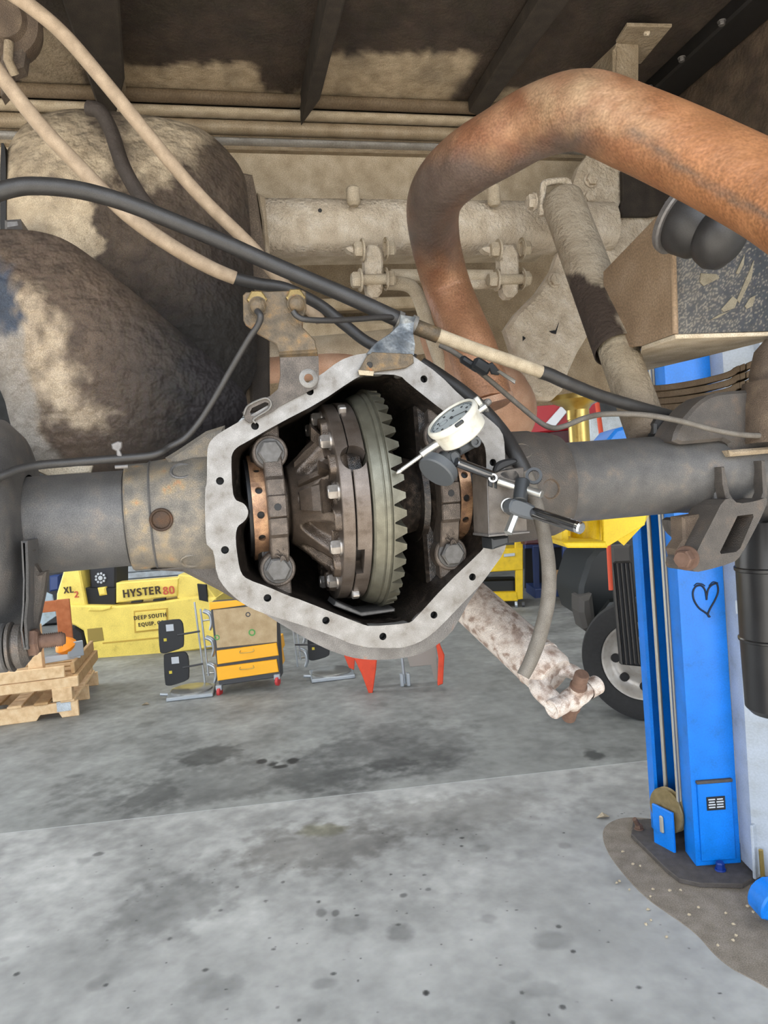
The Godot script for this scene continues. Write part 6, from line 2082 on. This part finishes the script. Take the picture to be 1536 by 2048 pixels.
func build_forklift() -> void:
	var z := -7.75
	var t := thing("forklift", "yellow forklift seen from behind, counterweight with black seat recess and stencilled lettering", "forklift")
	wpart(t, "counterweight", [115, 1210, 232, 1212, 300, 1206, 400, 1192, 432, 1196, 432, 1296, 345, 1308, 180, 1322, 166, 1262, 150, 1252, 118, 1240], z, 1.3, M.fork_yellow, 0.02)
	wpart(t, "side_wedge", [128, 1138, 158, 1132, 174, 1216, 112, 1210, 113, 1188], z - 0.05, 0.9, M.fork_yellow, 0.015)
	wpart(t, "rear_panel", [232, 1166, 358, 1156, 354, 1192, 232, 1206], z - 0.02, 0.2, M.fork_yellow, 0.01)
	wpart(t, "side_panel", [356, 1150, 398, 1152, 432, 1196, 380, 1208, 354, 1196], z - 0.03, 0.6, M.fork_yellow, 0.01)
	wpart(t, "seat", [176, 1120, 232, 1118, 232, 1178, 180, 1178], z - 0.14, 0.4, M.seat_black, 0.02)
	wpart(t, "seat_well", [170, 1176, 232, 1176, 232, 1212, 176, 1220], z - 0.1, 0.3, M.black, 0.01)
	wpart(t, "grab_bar", [180, 1215, 205, 1217, 221, 1213, 221, 1218, 204, 1222, 176, 1222], z + 0.02, 0.05, M.fork_yellow, 0.006)
	wpart(t, "filler_cap", [194, 1176, 210, 1174, 213, 1190, 198, 1192], z - 0.08, 0.1, M.fork_yellow, 0.015)
	# rear lamp: pattern of bright points
	var st := S()
	for k in 9:
		var a := TAU * k / 9.0
		var c := pz(201 + cos(a) * 9, 1156 + sin(a) * 9, z - 0.13)
		lathe(st, c, Vector3(0, 0, 1), [Vector2(0, 0.014), Vector2(0.008, 0.012), Vector2(0.01, 0)], 10)
	lathe(st, pz(201, 1156, z - 0.13), Vector3(0, 0, 1), [Vector2(0, 0.026), Vector2(0.01, 0.022), Vector2(0.012, 0)], 14)
	part(t, "rear_lamp", st, M.sticker)
	wpart(t, "recess", [174, 1258, 204, 1255, 208, 1281, 176, 1286], z + 0.004, 0.02, M.plate_recess, 0.004)
	wpart(t, "seam", [205, 1285, 330, 1273, 330, 1276, 205, 1288], z + 0.003, 0.01, M.fork_shade, 0.001)
	wpart(t, "vent_slot", [262, 1203, 284, 1200, 284, 1204, 262, 1206], z - 0.01, 0.05, M.black, 0.001)
	wpart(t, "vent_slot", [306, 1199, 330, 1196, 330, 1200, 306, 1202], z - 0.01, 0.05, M.black, 0.001)
	wpart(t, "rear_wheel", [135, 1255, 150, 1252, 166, 1265, 172, 1300, 150, 1300, 138, 1280], z - 0.02, 0.3, M.tyre, 0.02)
	wpart(t, "under_frame", [200, 1290, 420, 1270, 420, 1300, 220, 1320], z - 0.3, 0.8, M.black, 0.01)
	wpart(t, "side_hinge", [394, 1168, 412, 1170, 416, 1204, 398, 1200], z + 0.01, 0.05, M.black, 0.004)
	# lettering
	var tilt := Basis(Vector3.BACK, 0.035)
	lettering(t, "lettering", "HYSTER", Transform3D(tilt, pz(283, 1184, z + 0.0)), 0.082, M.ink_dark, 0.006, true)
	lettering(t, "lettering", "80", Transform3D(tilt, pz(337, 1181, z + 0.0)), 0.082, M.ink_red, 0.006, true)
	lettering(t, "lettering", "XL", Transform3D(tilt, pz(137, 1180, z - 0.045)), 0.066, M.ink_dark, 0.006, true)
	lettering(t, "lettering", "2", Transform3D(tilt, pz(153, 1189, z - 0.045)), 0.066, M.ink_red, 0.006, true)
	wpart(t, "dealer_plate", [270, 1225, 332, 1219, 333, 1256, 272, 1263], z + 0.014, 0.012, M.fork_yellow, 0.003)
	wpart(t, "plate_border", [267, 1222, 335, 1216, 336, 1259, 269, 1266], z + 0.008, 0.008, M.fork_shade, 0.002)
	lettering(t, "lettering", "DEEP SOUTH", Transform3D(tilt, pz(300, 1233, z + 0.016)), 0.042, M.ink_dark, 0.004, true)
	lettering(t, "lettering", "EQUIP. CO.", Transform3D(tilt, pz(304, 1247, z + 0.016)), 0.04, M.ink_dark, 0.004, true)

func build_pallet() -> void:
	var c := ground(158, 1431)
	var l := ground(0, 1452)
	var xd := (c - l).normalized()
	var zd := Vector3(-xd.z, 0, xd.x)
	if zd.z > 0: zd = -zd
	var bs := Basis(xd, UP, -zd)
	var t := thing("pallet", "pale softwood pallet with notched front stringer and slatted deck", "pallet", "", Transform3D(bs, c))
	# own axes: x to the corner, -z away
	var W := 1.05; var D := 0.95
	var st := S()
	for z in [0.0, -D * 0.5, -D]:
		st = S()
		var p := PackedVector3Array()
		for q in [[0, 0], [0, 0.115], [-W, 0.115], [-W, 0], [-0.78, 0], [-0.74, 0.04], [-0.62, 0.04], [-0.58, 0], [-0.30, 0], [-0.27, 0.04], [-0.14, 0.04], [-0.12, 0]]: p.append(Vector3(q[0], q[1], z))
		prism(st, p, Vector3(0, 0, -0.038), 0.003)
		part(t, "stringer", st, M.wood)
	for k in 6: box(t, "deck_plank", Vector3(-0.07 - k * 0.185, 0.125, -D * 0.5), Vector3(0.10, 0.02, D + 0.03), M.wood_grey if k % 2 else M.wood, 0.003)
	box(t, "paper_label", Vector3(-0.1, 0.085, 0.002), Vector3(0.1, 0.075, 0.002), M.sheet_white, 0.0005)
	for q in [[-0.10, -0.02], [-0.78, -0.02], [-0.10, -0.9], [-0.78, -0.9]]:
		box(t, "block", Vector3(q[0], 0.18, q[1]), Vector3(0.14, 0.10, 0.09), M.wood, 0.004)
	# crate frame above
	var u := thing("crate_base", "open wooden crate base of two long boards stacked on the pallet", "crate", "", Transform3D(bs, c))
	box(u, "board", Vector3(-0.56, 0.265, 0.0), Vector3(1.16, 0.075, 0.045), M.wood, 0.004)
	box(u, "board", Vector3(-0.62, 0.35, 0.01), Vector3(1.10, 0.085, 0.03), M.wood, 0.004)
	box(u, "side_board", Vector3(0.0, 0.27, -0.48), Vector3(0.04, 0.085, 0.94), M.wood_grey, 0.004)
	box(u, "side_board", Vector3(-0.02, 0.36, -0.48), Vector3(0.03, 0.085, 0.9), M.wood_grey, 0.004)
	for k in 5: box(u, "floor_plank", Vector3(-0.56, 0.30, -0.1 - k * 0.19), Vector3(1.1, 0.02, 0.13), M.wood_grey, 0.003)
	box(u, "post", Vector3(-0.28, 0.50, -0.08), Vector3(0.10, 0.42, 0.09), M.wood, 0.004)
	box(u, "post", Vector3(-0.15, 0.62, -0.55), Vector3(0.11, 0.42, 0.03), M.wood_red, 0.004)
	box(u, "top_board", Vector3(-0.5, 0.78, -0.57), Vector3(0.8, 0.09, 0.03), M.wood_red, 0.004)
	# things in the crate
	var v := thing("orange_funnel", "small orange plastic funnel lying in the wooden crate", "funnel", "", Transform3D(bs, c))
	st = S()
	lathe(st, Vector3(-0.09, 0.50, -0.22), Vector3(-0.3, 0.9, 0.3), [Vector2(-0.06, 0.02), Vector2(-0.055, 0.05), Vector2(0.0, 0.085), Vector2(0.03, 0.07), Vector2(0.06, 0.04), Vector2(0.07, 0)], 12)
	part(v, "cone", st, M.orange)
	v = thing("metal_bracket", "grey galvanised bracket lying beside the orange funnel", "bracket", "", Transform3D(bs, c))
	box(v, "plate", Vector3(-0.02, 0.47, -0.2), Vector3(0.12, 0.12, 0.02), M.alloy, 0.004, Basis(Vector3.UP, 0.5))
	box(v, "flange", Vector3(-0.12, 0.42, -0.2), Vector3(0.26, 0.05, 0.06), M.alloy, 0.004, Basis(Vector3.UP, 0.3))
	# pale blue machine panel behind
	v = thing("machine_panel", "pale blue folded machine panel standing behind the wooden crate", "panel")
	wpart(v, "side_sheet", [86, 1182, 104, 1190, 112, 1232, 72, 1260, 66, 1236], -6.9, 0.02, M.pale_blue, 0.003)
	wpart(v, "front_sheet", [-60, 1310, 84, 1300, 86, 1325, 60, 1338, -60, 1346], -6.8, 0.02, M.pale_blue, 0.003)
	wpart(v, "bracing", [26, 1200, 40, 1196, 46, 1246, -60, 1270, -60, 1240], -7.0, 0.02, M.pale_blue, 0.003)
	v = thing("yellow_safety_post", "slim yellow post glimpsed between drum backing plate and shock bracket", "post")
	wpart(v, "post", [29, 1145, 36, 1144, 44, 1192, 52, 1300, 43, 1300, 36, 1190], -8.4, 0.05, M.cart_yellow, 0.003)
	v = thing("far_machine", "dark machine silhouette standing beyond the forklift and the pallet", "machine")
	wpart(v, "body", [60, 1080, 134, 1080, 140, 1246, 66, 1252], -10.2, 0.4, M.black, 0.02)
	wpart(v, "motor", [98, 1152, 118, 1150, 118, 1180, 98, 1184], -10.0, 0.2, M.bench_blue, 0.02)

func build_cabinet() -> void:
	var z := -5.95
	var t := thing("tool_trolley", "tool trolley with two orange drawers under a cardboard-covered panel", "tool trolley")
	wpart(t, "frame", [420, 1206, 552, 1196, 562, 1354, 438, 1372, 430, 1300], z, 0.14, M.cart_dark, 0.006)
	wpart(t, "top_edge", [418, 1206, 492, 1200, 494, 1210, 419, 1220], z + 0.02, 0.05, M.cart_orange, 0.004)
	var card := wpart(t, "cardboard_panel", [426, 1220, 553, 1208, 554, 1284, 434, 1296], z + 0.012, 0.01, M.card, 0.002)
	for k in 2:
		var y := 1299 + k * 33
		var d := wpart(t, "drawer", [433, y + 3, 553, y - 13, 557, y + 12, 435, y + 30], z + 0.02, 0.4, M.cart_orange, 0.004)
		var st := S()
		var a := pz(481, y + 2, z + 0.02); var b := pz(506, y - 1, z + 0.02)
		tube(st, smooth(PackedVector3Array([a, a + Vector3(0, -0.018, 0.012), b + Vector3(0, -0.018, 0.012), b]), 4), 0.0035, 8)
		part(d, "handle", st, M.zinc_gold)
	# green recycling marks printed on the board
	for q in [[504, 1265, 0.028], [434, 1275, 0.022], [496, 1229, 0.02]]:
		var st := S()
		lathe(st, pz(q[0], q[1], z + 0.013), Vector3(0, 0, 1), [Vector2(0, float(q[2])), Vector2(0.001, float(q[2])), Vector2(0.001, float(q[2]) * 0.6), Vector2(0, float(q[2]) * 0.6)], 16)
		part(card, "print", st, M.green_print if q[1] > 1240 else M.cart_dark)
	for q in [[440, 1384, 0], [556, 1362, 0]]:
		var w := pz(q[0], q[1], z + 0.02)
		var st := S()
		lathe(st, w + Vector3(-0.015, 0, 0), Vector3(1, 0, 0.25), [Vector2(0, 0), Vector2(0, 0.032), Vector2(0.004, 0.036), Vector2(0.022, 0.036), Vector2(0.026, 0.032), Vector2(0.026, 0)], 20)
		var c := part(t, "caster", st, M.caster_red)
		st = S()
		cbox(st, at(w + Vector3(-0.005, 0.035, -0.01)), Vector3(0.05, 0.04, 0.05), 0.004)
		part(c, "fork", st, M.alloy)

func wheel_clamp(at_: Vector3, yaw: float, label: String, paddles: Array, s := 1.0) -> Node3D:
	# aligner head: upright rods, three alloy clamp feet and dark target boards
	var t := thing("wheel_clamp", label, "wheel clamp", "alloy wheel alignment clamps on the floor", Transform3D(Basis(UP, yaw) * Basis().scaled(Vector3.ONE * s), at_))
	bar(t, "rod", Vector3(0, 0.04, 0), Vector3(-0.03, 0.72, 0), 0.008, M.alloy)
	bar(t, "rod", Vector3(0.035, 0.10, 0.01), Vector3(0.015, 0.66, 0.01), 0.008, M.alloy)
	for y in [0.12, 0.34, 0.56]:
		var st := S()
		tube(st, smooth(PackedVector3Array([Vector3(0.04, y + 0.08, 0), Vector3(0.09, y + 0.05, 0.01), Vector3(0.10, y - 0.02, 0.02), Vector3(0.08, y - 0.08, 0.03)]), 5), [0.03, 0.034, 0.026, 0.016], 10, true, 0.6)
		part(t, "clamp_foot", st, M.alloy)
		st = S()
		rod(st, Vector3(0.02, y, 0), Vector3(0.16, y + 0.01, 0.02), 0.008, 10)
		rod(st, Vector3(0.15, y + 0.01, 0.02), Vector3(0.17, y + 0.012, 0.02), 0.016, 10)
		part(t, "adjuster", st, M.bright_steel)
	for q in paddles:
		var st := S()
		var p := PackedVector3Array()
		for e in [[-0.5, -0.5], [-0.46, 0.44], [-0.40, 0.5], [0.3, 0.52], [0.42, 0.48], [0.5, 0.3], [0.46, -0.3], [0.40, -0.44], [-0.2, -0.56], [-0.4, -0.56]]: p.append(Vector3(q[0] + e[0] * 0.21, q[1] + e[1] * 0.25, 0.05))
		prism(st, chaikin(p, 1), Vector3(0, 0, -0.02), 0.004)
		var b := part(t, "target_board", st, M.target_black)
		st = S()
		cbox(st, at(Vector3(q[0] - 0.005, q[1] + 0.065, 0.0515)), Vector3(0.06, 0.055, 0.002), 0.0005)
		part(b, "sticker", st, M.sticker)
		st = S()
		cbox(st, at(Vector3(q[0] - 0.05, q[1] - 0.03, 0.0515)), Vector3(0.024, 0.024, 0.002), 0.0005)
		part(b, "warning_sticker", st, M.sticker_yellow)
		st = S()
		rod(st, Vector3(q[0] + 0.05, q[1] + 0.0, 0.055), Vector3(0.0, q[1] + 0.01, 0.03), 0.008, 10)
		part(b, "arm", st, M.cart_dark)
	return t
func turnplate(c: Vector3, yaw: float, label: String) -> void:
	var t := thing("turn_plate", label, "turn plate", "alloy turn plates on the floor", Transform3D(Basis(UP, yaw), c))
	box(t, "base", Vector3(0, 0.016, 0), Vector3(0.36, 0.03, 0.34), M.alloy, 0.006)
	var st := S()
	lathe(st, Vector3(0, 0.031, -0.01), UP, [Vector2(0, 0.0), Vector2(0, 0.165), Vector2(0.014, 0.165), Vector2(0.018, 0.155), Vector2(0.018, 0)], 40)
	part(t, "disc", st, M.bright_steel)
	bar(t, "handle", Vector3(-0.18, 0.03, 0.05), Vector3(-0.24, 0.04, 0.06), 0.012, M.alloy)

func build_alignment() -> void:
	var g := ground(411, 1376)
	wheel_clamp(g, 0.1, "silver wheel clamp carrying two black target boards, in front of the yellow forklift", [[-0.23, 0.47], [-0.21, 0.20]])
	turnplate(ground(384, 1388), 0.15, "flat silver turn plate on the floor below the black target boards")
	wheel_clamp(ground(596, 1342), -0.1, "silver wheel clamp with one low black board, beside the tool trolley", [[0.22, 0.24]], 0.95)
	turnplate(ground(664, 1352), 0.15, "flat silver turn plate on the floor next to the orange ramp foot")
	# orange ramp stand with two fins
	var t := thing("ramp_stand", "orange floor stand with two flared feet below the gasket flange", "stand")
	var z := ground(742, 1386).z
	wpart(t, "flared_foot", [708, 1316, 754, 1318, 752, 1340, 745, 1388, 737, 1386, 724, 1350], z, 0.06, M.rack_red, 0.006)
	wpart(t, "side_fin", [686, 1306, 710, 1316, 708, 1340, 698, 1336], z - 0.25, 0.03, M.rack_red, 0.004)
	wpart(t, "flared_foot", [872, 1284, 876, 1280, 889, 1310, 886, 1368, 876, 1372, 878, 1320], z + 0.1, 0.08, M.rack_red, 0.006)
	wpart(t, "inner_sheet", [812, 1306, 872, 1286, 876, 1364, 868, 1358, 862, 1330, 820, 1334], z - 0.1, 0.02, M.rack_grey, 0.003)
	wpart(t, "cross_tie", [750, 1300, 880, 1284, 880, 1296, 752, 1312], z - 0.15, 0.05, M.rack_red, 0.004)
	t = thing("jack_handle", "small grey jack handle upright between the two orange feet", "jack")
	var p := ground(810, 1372)
	bar(t, "post", p + Vector3(0, 0.02, 0), p + Vector3(-0.01, 0.3, 0), 0.012, M.alloy)
	box(t, "foot", p + Vector3(-0.02, 0.05, 0), Vector3(0.03, 0.10, 0.05), M.alloy, 0.006)
	box(t, "foot", p + Vector3(0.03, 0.05, 0), Vector3(0.03, 0.10, 0.05), M.alloy, 0.006)
	# spot of litter on the floor
	for q in [[291, 1410], [1206, 1636]]:
		t = thing("paper_scrap", ["crumpled white scrap on the floor before the forklift", "yellowish scrap at the tip of the dried mud"][0 if q[0] < 500 else 1], "litter")
		var c := ground(q[0], q[1])
		var st := S()
		prism(st, PackedVector3Array([c + Vector3(-0.03, 0.004, 0), c + Vector3(0.0, 0.02, 0.02), c + Vector3(0.03, 0.006, 0.0), c + Vector3(0.005, 0.014, -0.03)]), Vector3(0, -0.003, 0), 0.001)
		part(t, "scrap", st, M.sleeve_tan)

func build_far_right() -> void:
	# --- yellow tool cart
	var g := ground(1030, 1214)
	var z := g.z
	var t := thing("yellow_cart", "yellow steel tool cart on casters beneath the gasket flange edge", "tool cart")
	wpart(t, "side_post", [1030, 1080, 1046, 1080, 1046, 1198, 1032, 1200], z, 0.05, M.cart_yellow, 0.006)
	wpart(t, "side_post", [950, 1080, 960, 1080, 960, 1196, 950, 1196], z, 0.05, M.cart_yellow, 0.006)
	wpart(t, "upper_tray", [950, 1100, 1046, 1096, 1046, 1140, 950, 1146], z + 0.01, 0.5, M.cart_yellow, 0.008)
	wpart(t, "handle", [1008, 1108, 1030, 1106, 1030, 1112, 1008, 1114], z + 0.03, 0.02, M.alloy, 0.002)
	wpart(t, "lower_tray", [960, 1186, 1034, 1184, 1036, 1202, 960, 1204], z + 0.01, 0.5, M.cart_yellow, 0.008)
	wpart(t, "stored_tools", [960, 1160, 1034, 1158, 1034, 1186, 960, 1188], z - 0.1, 0.3, M.truck_dark, 0.02)
	for x in [1030, 1044]:
		var st := S()
		lathe(st, pz(x, 1209, z + 0.02), Vector3(1, 0, 0.2), [Vector2(0, 0), Vector2(0, 0.04), Vector2(0.03, 0.04), Vector2(0.03, 0)], 20)
		part(t, "caster", st, M.cart_dark if x > 1035 else M.alloy)
	# --- blue workbench
	t = thing("workbench", "dark blue steel workbench in the dim back of the workshop", "workbench")
	wpart(t, "top", [1050, 1080, 1180, 1074, 1180, 1092, 1050, 1098], -9.6, 0.7, M.bench_blue, 0.01)
	wpart(t, "leg", [1066, 1092, 1078, 1092, 1080, 1196, 1070, 1196], -9.5, 0.08, M.bench_blue, 0.006)
	wpart(t, "leg", [1126, 1090, 1140, 1090, 1138, 1212, 1130, 1212], -8.6, 0.08, M.bench_blue, 0.006)
	wpart(t, "shelf", [1070, 1178, 1166, 1176, 1166, 1196, 1070, 1198], -9.4, 0.6, M.bench_blue, 0.01)
	wpart(t, "back_panel", [1050, 1090, 1180, 1086, 1180, 1180, 1050, 1184], -10.3, 0.05, M.black, 0.006)
	t = thing("spray_bottle", "small white spray bottle standing on the dark blue workbench shelf", "bottle")
	wpart(t, "body", [1139, 1108, 1146, 1106, 1150, 1126, 1142, 1128], -9.2, 0.07, M.sheet_white, 0.01)
	t = thing("cardboard_box", "tan cardboard box on the lower shelf of the workbench", "box")
	wpart(t, "body", [1106, 1148, 1162, 1144, 1160, 1176, 1108, 1178], -9.3, 0.4, M.tan_box, 0.01)
	t = thing("cardboard_box", "tan cardboard box standing upright beside the dark truck bumper", "box")
	wpart(t, "body", [1158, 1094, 1178, 1092, 1176, 1180, 1160, 1182], -8.8, 0.3, M.tan_box, 0.01)
	# --- dark pickup with alloy wheel, half behind the post
	var wheel := ground(1280, 1443)
	t = thing("parked_truck", "dark parked truck with a big alloy wheel, half hidden behind the lift column", "truck")
	var wz := wheel.z
	var wc := pz(1282, 1322, wz)
	var st := S()
	var ax := Vector3(-0.55, 0, 0.83).normalized()
	lathe(st, wc - ax * 0.2, ax, [Vector2(0, 0), Vector2(0, 0.32), Vector2(0.02, 0.36), Vector2(0.06, 0.375), Vector2(0.18, 0.375), Vector2(0.215, 0.36), Vector2(0.225, 0.31), Vector2(0.215, 0.245), Vector2(0.2, 0.235)], 56)
	var ty := part(t, "tyre", st, M.tyre)
	st = S()
	lathe(st, wc - ax * 0.2, ax, [Vector2(0.205, 0.243), Vector2(0.22, 0.235), Vector2(0.215, 0.222), Vector2(0.17, 0.205), Vector2(0.15, 0.15), Vector2(0.17, 0.10), Vector2(0.185, 0.085), Vector2(0.19, 0)], 56, 0.9)
	part(t, "rim", st, M.wheel_alloy)
	for k in 8:
		var a := TAU * k / 8.0
		var fb := facing(ax)
		st = S()
		var hp := wc - ax * 0.03 + fb * Vector3(cos(a) * 0.165, 0, sin(a) * 0.165)
		rod(st, hp + ax * 0.004, hp - ax * 0.03, 0.028, 12)
		part(t, "hand_hole", st, M.hole)
	st = S()
	lathe(st, wc - ax * 0.02, ax, [Vector2(0, 0.075), Vector2(0.05, 0.07), Vector2(0.056, 0.05), Vector2(0.056, 0)], 28)
	part(t, "hub", st, M.wheel_alloy)
	wpart(t, "fender", [1158, 1200, 1160, 1172, 1176, 1120, 1196, 1096, 1236, 1084, 1310, 1080, 1310, 1200, 1270, 1200, 1222, 1206, 1204, 1230, 1190, 1250, 1170, 1240], wz - 0.55, 0.7, M.truck_dark, 0.03)
	wpart(t, "bumper", [1160, 1196, 1186, 1188, 1192, 1240, 1184, 1272, 1168, 1260, 1160, 1226], wz - 0.45, 0.25, M.grille_grey, 0.03)
	# ribbed side step / radiator leaning there
	var rz := wz + 0.3
	wpart(t, "step_core", [1222, 1094, 1262, 1092, 1284, 1334, 1244, 1330], rz, 0.06, M.black, 0.01)
	for k in 5:
		var o := k * 8.6
		wpart(t, "step_rib", [1224 + o, 1126, 1227 + o, 1126, 1246 + o, 1330, 1243 + o, 1328], rz + 0.012, 0.02, M.grille_grey, 0.002)
	wpart(t, "step_top", [1222, 1092, 1262, 1090, 1265, 1126, 1225, 1128], rz + 0.02, 0.1, M.grille_grey, 0.015)
	# --- red hose / strap and things seen in the gap above the axle tube
	t = thing("hanging_air_hose", "thin orange-red air hose hanging straight beyond the gold jacking pad", "hose")
	st = S()
	tube(st, smooth(PackedVector3Array([Vector3(0.9, 5.6, -3.9), pz(1204, 880, -3.9), pz(1212, 1000, -3.9), pz(1222, 1180, -3.9)]), 5), 0.012, 10)
	part(t, "hose", st, M.hose_red)
	t = thing("red_cabinet", "tall red cabinet with a slanted silver strip behind the gold pad", "cabinet")
	wpart(t, "body", [1050, 760, 1200, 745, 1200, 852, 1050, 870], -8.6, 0.6, M.cabinet_red, 0.02)
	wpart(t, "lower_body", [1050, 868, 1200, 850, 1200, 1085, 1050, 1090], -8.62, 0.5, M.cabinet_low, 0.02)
	wpart(t, "silver_strip", [1092, 846, 1126, 808, 1134, 812, 1138, 820, 1110, 854], -8.55, 0.03, M.silver, 0.006)
	t = thing("white_drum", "scuffed white container on a rack beyond the orange-red hose", "container")
	wpart(t, "body", [1178, 828, 1262, 822, 1262, 900, 1178, 900], -8.0, 0.4, M.sheet_white, 0.02)
	wpart(t, "rack_leg", [1190, 900, 1250, 900, 1250, 1224, 1190, 1229], -8.05, 0.3, M.wall_dark, 0.01)
